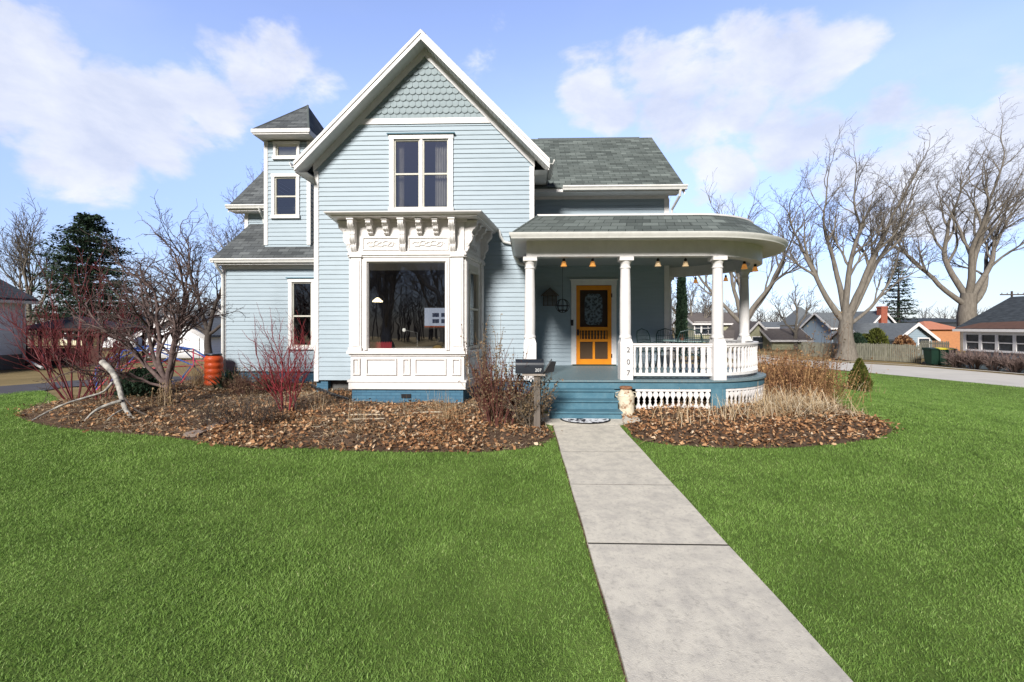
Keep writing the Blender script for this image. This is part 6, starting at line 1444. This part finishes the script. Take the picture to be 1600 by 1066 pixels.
# ------------------------------------------------------------------ neighbourhood
def bhouse(name, label, cat, x0, x1, y0, y1, zb, ze, zr, ridge, wm, rm, wins=(), ov=.35, trim=True, hip=0, chim=None):
    root = empty(name, ((x0 + x1) / 2, y0, zb), label, cat); m = MB()
    if ridge == 'y' and not hip:
        xm_ = (x0 + x1) / 2; m.prism([(x0, y0, zb), (x1, y0, zb), (x1, y0, ze), (xm_, y0, zr - .1), (x0, y0, ze)], (0, y1 - y0, 0))
    elif ridge == 'x' and not hip:
        ym = (y0 + y1) / 2; m.prism([(x0, y1, zb), (x0, y0, zb), (x0, y0, ze), (x0, ym, zr - .1), (x0, y1, ze)], (x1 - x0, 0, 0))
    else: m.box(x0, x1, y0, y1, zb, ze)
    wl = m.build('wall', wm, root); m = MB(); th = .14
    if hip:
        X0, X1, Y0_, Y1_ = x0 - ov, x1 + ov, y0 - ov, y1 + ov; ym = (Y0_ + Y1_) / 2; h_ = hip
        a, b = (X0 + h_, ym, zr), (X1 - h_, ym, zr); c = [(X0, Y0_, ze), (X1, Y0_, ze), (X1, Y1_, ze), (X0, Y1_, ze)]
        m.add(c + [a, b], [(0, 1, 5, 4), (1, 2, 5), (2, 3, 4, 5), (3, 0, 4), (3, 2, 1, 0)])
    elif ridge == 'y':
        xm_ = (x0 + x1) / 2; s = (zr - ze) / (xm_ - x0); zo_ = ze - ov * s
        m.prism([(x0 - ov, y0 - ov, zo_), (xm_, y0 - ov, zr), (x1 + ov, y0 - ov, zo_), (x1 + ov, y0 - ov, zo_ + th), (xm_, y0 - ov, zr + th), (x0 - ov, y0 - ov, zo_ + th)], (0, y1 - y0 + 2 * ov, 0))
    else:
        ym = (y0 + y1) / 2; s = (zr - ze) / (ym - y0); zo_ = ze - ov * s
        m.prism([(x0 - ov, y1 + ov, zo_), (x0 - ov, ym, zr), (x0 - ov, y0 - ov, zo_), (x0 - ov, y0 - ov, zo_ + th), (x0 - ov, ym, zr + th), (x0 - ov, y1 + ov, zo_ + th)], (x1 - x0 + 2 * ov, 0, 0))
    rf_ = m.build('roof', rm, root)
    if trim:
        m = MB()
        if hip or ridge == 'x': zf = ze if hip else zo_; m.box(x0 - ov - .03, x1 + ov + .03, y0 - ov - .06, y0 - ov - .01, zf - .12, zf + .10)
        if ridge == 'y' and not hip:
            for sgn in (0, 1):
                q = [(xm_, y0 - ov - .01, zr + th + .03), ((x0 - ov, x1 + ov)[sgn], y0 - ov - .01, zo_ + th + .03), ((x0 - ov, x1 + ov)[sgn], y0 - ov - .01, zo_ - .14), (xm_, y0 - ov - .01, zr - .14)]
                m.prism(q, (0, -.05 - .002 * sgn, 0))
        if ridge == 'x' and not hip:
            for sgn in (0, 1):
                X = (x0 - ov - .03, x1 + ov + .01)[sgn]
                for (ya, yb_2) in ((y0 - ov, ym), (y1 + ov, ym)): m.prism([(X, ya, zo_ + th + .02), (X, yb_2, zr + th + .02), (X, yb_2, zr - .12), (X, ya, zo_ - .12)], (.03, 0, 0))
        m.build('fascia', M_WHITE, root)
    for (wx, wz, ww, wh) in wins:
        m = MB(); m.box(wx - ww / 2 - .1, wx + ww / 2 + .1, y0 - .06, y0 + .05, wz - wh / 2 - .1, wz + wh / 2 + .1); fw = m.build('window', M_WHITE, root)
        m = MB(); m.box(wx - ww / 2, wx + ww / 2, y0 - .075, y0 - .05, wz - wh / 2, wz - .03); m.box(wx - ww / 2, wx + ww / 2, y0 - .075, y0 - .05, wz + .03, wz + wh / 2); m.build('window_pane', mat('dark_house_glass', (.05, .06, .075), (.02, .025, .03), rough=.15, spec=.6), fw)
    if chim: cx2, cy2, cw2, ct = chim; m = MB(); m.box(cx2 - cw2 / 2, cx2 + cw2 / 2, cy2, cy2 + cw2, ze - .5, ct - .2); m.box(cx2 - cw2 / 2 - .05, cx2 + cw2 / 2 + .05, cy2 - .05, cy2 + cw2 + .05, ct - .2, ct); m.build('chimney', brick_mat('red_brick', (.36, .09, .05), (.28, .07, .04), (.3, .2, .16)), rf_)
    return root
def lapm(name, c): 
    m = mat(name, c, tuple(v * .9 for v in c), rough=.6, scale=2); n, l, b = nodes_of(m)
    if m.get('lap'): return m
    tcn = n.new('ShaderNodeTexCoord'); sx = n.new('ShaderNodeSeparateXYZ'); l.new(tcn.outputs['Object'], sx.inputs[0]); mu = n.new('ShaderNodeMath'); mu.operation = 'MULTIPLY'; mu.inputs[1].default_value = 6; l.new(sx.outputs[2], mu.inputs[0])
    fr = n.new('ShaderNodeMath'); fr.operation = 'FRACT'; l.new(mu.outputs[0], fr.inputs[0]); bp = n.new('ShaderNodeBump'); bp.inputs['Strength'].default_value = 1; bp.inputs['Distance'].default_value = -.03; l.new(fr.outputs[0], bp.inputs['Height']); l.new(bp.outputs[0], b.inputs['Normal']); m['lap'] = 1; return m
LW = lapm('white_lap_siding', (.80, .82, .85)); LG = lapm('blue_grey_lap_siding', (.26, .33, .38)); LO = lapm('olive_lap_siding', (.36, .35, .23)); LB = lapm('slate_blue_lap_siding', (.22, .28, .34)); LC = lapm('cream_lap_siding', (.66, .60, .42))
RD = mat('dark_blue_grey_shingles', (.055, .065, .075), (.03, .036, .042), rough=.9, scale=3, stretch=(1, 1, 5), contrast=(.4, .6)); RG = mat('mid_grey_shingles', (.15, .165, .18), (.10, .11, .12), rough=.9, scale=3, stretch=(1, 1, 5)); RB = mat('brown_grey_shingles', (.15, .13, .12), (.10, .085, .08), rough=.9, scale=3, stretch=(1, 1, 5)); RS = mat('salmon_shingles', (.48, .20, .13), (.4, .16, .1), rough=.9)
def X(px, Y): return ax(px, Y)
def Z(py, Y, px=800): return at(px, py, Y).z
# dark-roofed house with the glazed porch, right edge
HX = 28.5; GLD = mat('dark_house_glass', (.05, .06, .075), (.02, .025, .03), rough=.15, spec=.6)
nr = bhouse('single_storey_house', 'single-storey grey house with a dark shingled roof and glazed white porch across the road', 'house', HX, HX + 6.4, 15, 29.8, -1.25, 1.62, 3.45, 'y', LG, RD, (), .35)
m = MB(); m.add([(HX - .42, 30.1, 1.53), (HX - .42, 14.7, 1.53), (HX + .95, 14.7, 2.33), (HX + .15, 29.0, 1.90)], [(0, 1, 2, 3)]); m.build('porch_roof', mat('brown_porch_roof', (.13, .07, .05), (.10, .055, .04)), nr)
m = MB(); m.box(HX - .47, HX - .37, 14.7, 30.2, 1.34, 1.50); m.build('gutter', M_WHITE, nr)
m = MB(); m.box(HX - .10, HX - .02, 15, 29.85, 1.14, 1.40); m.build('porch_header', M_WHITE, nr)
m = MB(); m.box(HX - .12, HX - .02, 15, 29.85, .10, .22); m.build('window_sill', M_WHITE, nr)
pys = [29.8 - .98 * k for k in range(14)]
for y in pys: m = MB(); m.box(HX - .11, HX - .02, y - .13, y + .05, .22, 1.14); m.build('post', M_WHITE, nr)
for a, b in zip(pys, pys[1:]):
    m = MB(); m.box(HX - .05, HX - .03, b + .05, a - .13, .22, 1.14); w1_ = m.build('window_pane', GLD, nr); m = MB(); m.box(HX - .09, HX - .055, b + .05, a - .13, .64, .70); m.build('glazing_bar', M_WHITE, w1_)
# row across the road
Y = 50.0; bhouse('brick_outbuilding', 'small orange brick building with a salmon hipped roof behind the trash carts', 'building', X(1448, Y), X(1500, Y), Y, Y + 4, -1.1, Z(515, Y, 1470), Z(502, Y + 2, 1470), 'x', brick_mat('orange_brick', (.52, .22, .09), (.44, .18, .08), (.4, .26, .15)), RS, (), .3, False, 1.7)
Y = 42.0; x0, x1 = X(1403, Y), X(1457, Y); bhouse('grey_garage', 'blue-grey garage with white-trimmed gable end behind the picket fence', 'garage', x0, x1, Y, Y + 7, -1.1, Z(528, Y, 1430), Z(507, Y, 1430), 'y', LG, RG, [(X(1414, Y), Z(537, Y, 1420), .5, .8), (X(1443, Y), Z(537, Y, 1440), .9, .9)])
Y = 44.0; bhouse('grey_wing', 'long blue-grey wing with a slate roof joined to the garage', 'house', X(1352, Y), X(1403, Y), Y, Y + 4.5, -1.1, Z(530, Y, 1380), Z(507, Y + 2, 1380), 'x', LG, RG, [(X(1362, Y), Z(537, Y, 1380), .6, .9), (X(1388, Y), Z(537, Y, 1380), .8, .9)])
Y = 60.0; bhouse('chimney_house', 'two-storey slate-blue house with a red brick chimney', 'house', X(1300, Y), X(1366, Y), Y, Y + 6, -1.1, Z(511, Y, 1340), Z(490, Y + 3, 1340), 'x', LB, RG, [(X(1337, Y), Z(518, Y, 1340), 1.2, 1.2), (X(1347, Y), Z(518, Y, 1340), .7, 1.2)])
Y = 58.0; bhouse('chimney_house_wing', 'slate-blue gabled wing carrying the red brick chimney', 'house', X(1357, Y), X(1401, Y), Y, Y + 6, -1.1, Z(511, Y, 1380), Z(487, Y, 1380), 'y', LB, RG, (), chim=(X(1377, Y), Y - .5, .75, Z(479, Y, 1377)))
Y = 80.0; bhouse('white_house', 'tall white house with a steep grey pyramid roof behind the small tree', 'house', X(1244, Y), X(1284, Y), Y, Y + 5, -1.1, Z(508, Y, 1260), Z(480, Y + 2.5, 1260), 'x', LW, RG, [(X(1254, Y), Z(516, Y, 1260), .9, 1.3), (X(1272, Y), Z(516, Y, 1260), .9, 1.3)], .4, True, 2.4)
Y = 74.0; bhouse('white_house', 'white gabled house left of the thick maple trunk', 'house', X(1276, Y), X(1312, Y), Y, Y + 6, -1.1, Z(512, Y, 1290), Z(492, Y, 1290), 'y', LW, RG, [(X(1290, Y), Z(520, Y, 1290), .9, 1.3)])
Y = 90.0; bhouse('white_long_building', 'long low white building far off beyond the olive garage', 'building', X(1190, Y), X(1262, Y), Y, Y + 8, -1.1, Z(512, Y, 1220), Z(504, Y + 4, 1220), 'x', LW, RG, [(X(p, Y), Z(519, Y, 1220), 1.2, 1.2) for p in (1205, 1222, 1240)])
Y = 52.0; bhouse('olive_garage', 'low olive garage with a dark brown roof seen right of the porch', 'garage', X(1206, Y), X(1262, Y), Y, Y + 4, -1.1, Z(530, Y, 1230), Z(515, Y + 2, 1230), 'x', LO, RB)
Y = 54.0; bhouse('olive_gabled_house', 'olive gabled house just right of the round porch column', 'house', X(1160, Y), X(1206, Y), Y, Y + 8, -1.1, Z(528, Y, 1180), Z(504, Y, 1185), 'y', LO, RB, [(X(1184, Y), Z(536, Y, 1185), 1.2, 1.4)])
Y = 60.0; bhouse('olive_house', 'two-storey olive house seen through the porch railing gap', 'house', X(1085, Y), X(1172, Y), Y, Y + 8, -1.1, Z(505, Y, 1110), Z(490, Y + 4, 1110), 'x', LO, RB, [(X(1090, Y), Z(513, Y, 1110), .7, 1.5), (X(1101, Y), Z(513, Y, 1110), .7, 1.5), (X(1111, Y), Z(513, Y, 1110), .7, 1.5)])
Y = 56.0; bhouse('olive_porch', 'low porch wing with white posts between the round porch columns', 'porch', X(1130, Y), X(1152, Y), Y, Y + 3, -1.1, Z(528, Y, 1140), Z(518, Y + 1.5, 1140), 'x', LO, RB, [(X(1136, Y), Z(535, Y, 1140), 1.0, 1.1), (X(1146, Y), Z(535, Y, 1140), .8, 1.1)])
Y = 110.0; bhouse('warehouse', 'very long dark flat-topped warehouse on the horizon', 'building', X(1418, Y), X(1530, Y), Y, Y + 20, -1.1, Z(504, Y, 1460), Z(498, Y + 10, 1460), 'x', mat('dark_warehouse', (.05, .055, .065), (.035, .04, .045)), RD, (), .3, False)
# picket fence
M_FEN = mat('weathered_green_grey_pickets', (.27, .26, .20), (.13, .125, .10), rough=.95, scale=3, stretch=(3, 3, .6), bump=.2)
def picket_fence(label, p0, p1, h, group=None):
    d = (Vector(p1) - Vector(p0)); L_ = d.length; f = Fr(p0[0], p0[1], d.x, d.y); root = empty('picket_fence', (p0[0], p0[1], gzf(*p0)), label, 'fence')
    n = int(L_ / .125); m = MB()
    for i in range(n):
        s = L_ * i / n; q = f.P(s, 0, 0); z0 = gzf(q[0], q[1]); hh = h * random.uniform(.97, 1.02); w_ = .095
        m.prism([f.P(s, .02, z0 + .04), f.P(s + w_, .02, z0 + .04), f.P(s + w_, .02, z0 + hh - .05), f.P(s + w_ / 2, .02, z0 + hh), f.P(s, .02, z0 + hh - .05)], f.n * .018)
    m.build('pickets', M_FEN, root); q0, q1 = gzf(*p0), gzf(*p1)
    for zz_ in (.25, h - .25): m = MB(); A, B = Vector(f.P(0, 0, q0 + zz_)), Vector(f.P(L_, 0, q1 + zz_)); m.prism([A, A + f.n * .019, A + f.n * .019 + Vector((0, 0, .08)), A + Vector((0, 0, .08))], B - A); m.build('rail', M_FEN, root)
    for i in range(int(L_ / 2.4) + 1): q = f.P(i * 2.4, 0, 0); z0 = gzf(q[0], q[1]); m = MB(); m.box(q[0] - .05, q[0] + .05, q[1] + .01, q[1] + .11, z0 - .1, z0 + h - .1); m.build('post', M_FEN, root)
fa = (X(1330, 37), 37.0); fb_ = (X(1440, 33), 33.0); fc = (X(1254, 41), 41.0)
picket_fence('weathered picket fence between the thick maple and the trash carts', fa, fb_, 1.35); picket_fence('shaded picket fence left of the thick maple, behind the dead perennials', fc, (fa[0] - .3, fa[1] + .2), 1.3)
picket_fence('tan picket fence set back behind the trash carts', (X(1440, 38), 38.0), (X(1484, 36), 36.0), 1.5)
# trash carts
def cart(px, Y, lidm, bodym, label):
    x = X(px, Y); z0 = gzf(x, Y) - .02; c = empty('trash_cart', (x, Y, z0), label, 'trash cart', None); c.scale = (1.0, 1.0, 1.12); a, b = .27, .34
    m = MB(); m.add([(-a * .8, -b * .8, .08), (a * .8, -b * .8, .08), (a * .8, b * .7, .08), (-a * .8, b * .7, .08), (-a, -b, 1.0), (a, -b, 1.0), (a, b, 1.0), (-a, b, 1.0)], [(0, 3, 2, 1), (0, 1, 5, 4), (1, 2, 6, 5), (2, 3, 7, 6), (3, 0, 4, 7), (4, 5, 6, 7)]); m.box(-a - .02, a + .02, -b - .02, b + .02, .95, 1.0); m.build('bin', bodym, c, local=True)
    m = MB(); m.prism([(-a - .03, -b - .05, 1.002), (-a - .03, b + .04, 1.002), (-a - .03, b + .04, 1.09), (-a - .03, 0, 1.10), (-a - .03, -b - .05, 1.04)], (2 * a + .06, 0, 0)); m.build('lid', lidm, c, local=True)
    m = MB(); m.tube([(-a, b + .08, .98), (a, b + .08, .98)], .02, 6); m.build('handle', M_BLACK, c, local=True)
    for s in (-1, 1): m = MB(); m.tube([(s * a - .03, b * .75, .11), (s * a + .03, b * .75, .11)], .11, 12); m.build('wheel', M_BLACK, c, local=True)
    return c
DG = mat('dark_green_plastic', (.012, .035, .022), (.009, .028, .018), rough=.5); YL_ = mat('yellow_plastic_lid', (.72, .60, .03), rough=.5)
cart(1455, 31.6, DG, DG, 'all dark green trash cart at the fence end, leftmost of the carts'); c1_ = cart(1468, 31.5, YL_, DG, 'dark green trash cart with a yellow lid next to the all-green one'); c2_ = cart(1480, 31.4, YL_, DG, 'dark green cart with a yellow lid and white sticker, nearest the hedge')
m = MB(); m.box(-.02, .22, -.375, -.365, .62, .78); m.build('sticker', M_WHITE, c2_, local=True)
# hedge of bare shrubs in front of the dark-roofed house
HB = mat('pinkish_brown_hedge_twigs', (.24, .17, .15), (.14, .10, .09))
hz = None
for i in range(8):
    x, y = 27.75, 29.6 - i * 1.15; z0 = gzf(x, y)
    if hz is None: hz = shrub('hedge_shrub', 'bare', 'shrub', x, y, 30, 1.25, .8, HB, dict(SH, max=3, nb=[0, 5, 5], rmin=.009), .016, .2, seed=200); o = hz
    else: o = copy_tree(hz); o.location = (x, y, z0 + .03); o.rotation_euler = (0, 0, i * 1.1)
    tag(o, ['bare twiggy hedge shrub nearest the trash carts', 'bare hedge shrub second from the trash carts', 'bare hedge shrub third from the trash carts', 'bare hedge shrub fourth from the trash carts, under the glazed porch', 'bare hedge shrub near the right edge of the picture', 'bare hedge shrub cut by the right edge of the picture', 'bare hedge shrub just beyond the right edge', 'bare hedge shrub farthest along the glazed porch'][i], 'shrub', 'bare hedge shrubs before the glazed porch')
for i, (px, py, Y, h, m_) in enumerate(((1370, 566, 38.5, 2.3, M_NEEDLE2), (1338, 562, 38.5, 1.9, M_NEEDLE), (1352, 562, 39.5, 1.8, M_NEEDLE2), (1412, 566, 38.0, 1.7, M_STALKB))):
    x = X(px, Y); column_evergreen('garden_shrub', x, Y, gzf(x, Y), h, .8, ['tall rusty pointed shrub behind the picket fence', 'dark green bush right behind the thick maple', 'olive bush between maple and rusty shrub, behind the fence', 'brown bush before the grey garage gable'][i], 2600, m_, .28, .5, 'shrub', 60 + i)
# ---- left neighbours
Y = 22.5; NX = X(38, Y); zl0 = Z(575, Y, 30)
nb = bhouse('neighbour_house', 'white clapboard neighbouring house cut off by the left edge', 'house', NX - 8, NX, 12.0, Y, zl0, Z(466, Y, 30), Z(466, Y, 30) + 2.1, 'y', LW, RD, (), .35)
m = MB(); m.box(NX - .02, NX + .03, 12.0, Y + .01, zl0 - .2, Z(553, Y, 30)); m.build('foundation', mat('grey_foundation', (.2, .19, .18)), nb)
m = MB(); xq = NX + .1; m.tube([(xq, Y - .1, Z(470, Y, 30)), (xq, Y - .1, Z(560, Y, 30)), (X(66, Y - 1.2), Y - 1.2, Z(575, Y - 1.2, 60))], .06, 8); m.build('downspout', M_WHITE, nb)
m = MB(); m.box(NX + .33, NX + .43, 11.7, Y + .35, Z(466, Y, 30) - .30, Z(466, Y, 30) - .16); m.build('gutter', M_GUTTER, nb)
# garden pavilion
Y = 23.5; px0, px1 = X(38, Y), X(156, Y); zb = gzf((px0 + px1) / 2, Y); M_DKR = mat('dark_red_brown_wood', (.075, .028, .022), (.045, .018, .015), rough=.8)
pv = empty('garden_pavilion', ((px0 + px1) / 2, Y, zb), 'dark red-brown wooden garden pavilion with a hipped roof behind the red shrubs', 'pavilion'); ze_ = Z(513, Y, 100); D_ = px1 - px0
m = MB(); c = [(px0 - .2, Y - .3, ze_), (px1 + .2, Y - .3, ze_), (px1 + .2, Y + 3.2, ze_), (px0 - .2, Y + 3.2, ze_)]; pk = ((px0 + px1) / 2 - .6, Y + 1.4, Z(493, Y + 1.4, 90))
for i in range(4): m.quad(c[i], c[(i + 1) % 4], pk)
m.build('roof', mat('dark_brown_pavilion_roof', (.022, .018, .018), (.014, .012, .012)), pv); m = MB(); m.box(px0 - .2, px1 + .2, Y - .3, Y + 3.2, ze_ - .12, ze_ - .004); m.build('roof_frame', M_DKR, pv)
for i in range(6):
    x = px0 + .06 + (D_ - .12) * i / 5; m = MB(); m.box(x - .06, x + .06, Y - .06, Y + .06, zb - .1, ze_ - .12); m.build('post', M_DKR, pv)
for x in (px0 + .06, px1 - .06): m = MB(); m.box(x - .06, x + .06, Y + 2.8, Y + 2.92, zb - .1, ze_ - .12); m.build('post', M_DKR, pv)
for i in range(5):
    x0 = px0 + .12 + (D_ - .12) * i / 5; x1 = x0 + (D_ - .12) / 5 - .12; m = MB(); m.box(x0, x1, Y - .02, Y + .02, zb + .08, zb + 1.0); m.box(x0, x1, Y - .025, Y + .025, ze_ - .4, ze_ - .34); m.box(x0, x1, Y - .03, Y + .03, zb + 1.04, zb + 1.10)
    for k in range(4): xx = x0 + (x1 - x0) * (k + .5) / 4; m.box(xx - .015, xx + .015, Y - .015, Y + .015, ze_ - .34, ze_ - .12)
    m.build('railing_panel', M_DKR, pv)
# caravan
Y = 44.0; cvx, cvz = (X(157, Y) + X(213, Y)) / 2, gzf(-40, Y); W_ = (X(213, Y) - X(157, Y)) / 2; cv = empty('caravan', (cvx, Y, cvz), 'rounded white caravan parked beyond the dry lawn', 'caravan'); H0, H1 = Z(543, Y, 180) - cvz, Z(518, Y, 180) - cvz
m = MB(); pr = []; 
for i in range(25): t = -1 + 2 * i / 24; pr.append((W_ * t, 0, H0 + (H1 - H0) * (1 - abs(t) ** 3.2) ** .6 * 1.0))
m.prism([(a, 0, b) for a, _, b in pr][::-1], (0, 2.2, 0)); m.build('shell', mat('white_caravan_shell', (.74, .74, .76), rough=.35), cv, local=True, smooth=True)
for x in (-W_ * .75, W_ * .25): m = MB(); m.box(x - .25, x + .25, -.03, .02, H0 + .6, H0 + 1.05); m.build('window', GLD, cv, local=True)
for x in (-.3, .4): m = MB(); m.tube([(x, -.02, .32), (x, .2, .32)], .32, 14); m.build('wheel', M_BLACK, cv, local=True)
m = MB(); m.tube([(W_, 1, H0 + .1), (W_ + 1.1, 1, H0)], .05, 6); m.build('tow_bar', M_BLACK, cv, local=True)
cx3 = X(216, 46); cr_ = empty('covered_car', (cx3, 46, gzf(cx3, 46)), 'dark grey car partly hidden behind the caravan', 'car')
m = MB(); pr = [(-1.6, .35), (1.9, .35), (1.95, .75), (1.3, .9), (.7, 1.35), (-.7, 1.42), (-1.5, 1.0), (-1.65, .7)]; m.prism([(a, 0, b) for a, b in pr], (0, 1.7, 0)); m.build('body', mat('dark_grey_car_paint', (.06, .065, .075), rough=.3, spec=.6), cr_, local=True)
for x in (-1.0, 1.2): m = MB(); m.tube([(x, -.02, .33), (x, .2, .33)], .33, 14); m.build('wheel', M_BLACK, cr_, local=True)
# garages and roofs
Y = 30.0; x0, x1 = X(224, Y), X(319, Y); zb = Z(566, Y, 280); ga = bhouse('white_garage', 'white double garage with a gabled front behind the fruit tree', 'garage', x0, x1, Y, Y + 7, zb, Z(523, Y, 280), Z(496, Y, 280), 'y', LW, RG, ())
for a, b in ((230, 262), (268, 312)): 
    m = MB(); m.box(X(a, Y), X(b, Y), Y - .06, Y + .02, zb + .02, Z(528, Y, 280))
    for k in range(3): m.box(X(a, Y), X(b, Y), Y - .066, Y - .058, zb + .5 + k * .5, zb + .52 + k * .5)
    m.build('garage_door', mat('white_garage_door', (.76, .76, .76), (.7, .7, .7)), ga)
Y = 52.0; bhouse('cream_house', 'cream gabled house between the pavilion and the caravan', 'house', X(160, Y), X(196, Y), Y, Y + 7, -.6, Z(516, Y, 180), Z(493, Y, 180), 'y', LC, RG, [(X(170, Y), Z(524, Y, 180), 1, 1.2)])
Y = 50.0; bhouse('cream_house', 'cream house with a pale roof seen over the pavilion', 'house', X(94, Y), X(142, Y), Y, Y + 7, -.6, Z(512, Y, 120), Z(490, Y, 120), 'y', LC, mat('pale_grey_roof', (.5, .49, .46)), [(X(110, Y), Z(521, Y, 120), 1.4, 1.4), (X(126, Y), Z(521, Y, 120), 1.4, 1.4)])
Y = 48.0; bhouse('white_gabled_house', 'white gabled house just left of the left wing, behind the garage', 'house', X(318, Y), X(362, Y), Y, Y + 8, -.6, Z(503, Y, 340), Z(478, Y, 340), 'y', LW, RG, [(X(338, Y), Z(508, Y, 340), 1, 1.4)])
Y = 58.0; bhouse('grey_roofed_house', 'grey-roofed white house behind the fruit tree crown', 'house', X(225, Y), X(300, Y), Y, Y + 8, -.6, Z(505, Y, 260), Z(484, Y + 4, 260), 'x', LW, RG, ())
up = at(1581, 560, 62); pole = empty('utility_pole', (up.x, 62, up.z), 'utility pole with a crossarm showing above the dark-roofed house', 'utility pole')
tz = Z(455, 62, 1581); m = MB(); m.tube([(up.x, 62, up.z - .1), (up.x, 62, tz)], [.16, .11], 8); m.build('pole', M_BARKD, pole)
m = MB(); m.box(up.x - 1.6, up.x + 1.6, 61.85, 61.97, tz - .55, tz - .40); m.build('crossarm', M_BARKD, pole)
for q in (-1.4, -.7, .7, 1.4): m = MB(); m.tube([(up.x + q, 61.9, tz - .4), (up.x + q, 61.9, tz - .22)], .05, 6); m.build('insulator', M_STONE, pole)
# far treeline on the horizon
def treeline(x0, x1, y, h, label, seed):
    rg_ = np.random.default_rng(seed); T = Tubes(3); n = int(abs(x1 - x0) * 2.2)
    for i in range(n):
        x = rg_.uniform(x0, x1); yy = y + rg_.uniform(-8, 8); H = h * rg_.uniform(.5, 1.1); zb = gzf(x, yy); T.add(np.array([[x, yy, zb], [x + rg_.normal(0, .4), yy, zb + H * .5], [x + rg_.normal(0, 1), yy, zb + H]]), [.16, .11, .05])
        for k in range(7):
            z = zb + H * rg_.uniform(.3, .95); a = rg_.uniform(0, 6.28); l = H * .28 * rg_.uniform(.5, 1); T.add(np.array([[x, yy, z], [x + math.cos(a) * l * .6, yy + math.sin(a) * l * .6, z + l * .45], [x + math.cos(a) * l, yy + math.sin(a) * l, z + l]]), [.07, .05, .03])
    o = T.build('distant_woodland', M_BARKD); tag(o, label, 'woodland', kind='stuff')
treeline(-150, -30, 95, 8, 'far grey line of bare trees on the left horizon', 1); treeline(30, 190, 150, 8, 'far grey line of bare trees on the right horizon', 2); treeline(-90, 60, -75, 11, 'far line of bare trees behind the viewer', 3)

# separate boards that share one mesh into parts of their own
def split_loose(o):
    me = o.data; n = len(me.vertices); par = list(range(n))
    def fd(a):
        while par[a] != a: par[a] = par[par[a]]; a = par[a]
        return a
    for p in me.polygons:
        v = p.vertices
        for k in v[1:]: par[fd(k)] = fd(v[0])
    gr = {}
    for p in me.polygons: gr.setdefault(fd(p.vertices[0]), []).append(p)
    if len(gr) < 2: return
    for fs in gr.values():
        ids = sorted({k for p in fs for k in p.vertices}); mp = {k: i for i, k in enumerate(ids)}
        b = MB(); b.v = [tuple(me.vertices[k].co) for k in ids]; b.f = [tuple(mp[k] for k in p.vertices) for p in fs]
        c = b.build(o.name.split('.')[0], me.materials[0], None); c.parent = o.parent; c.location = o.location
    bpy.data.objects.remove(o)
for o in list(house.children):
    if o.name.split('.')[0] in ('porch_skirt', 'corner_board', 'side_wall', 'crawl_space_shade', 'foundation', 'eave_box') and not o.children: split_loose(o)
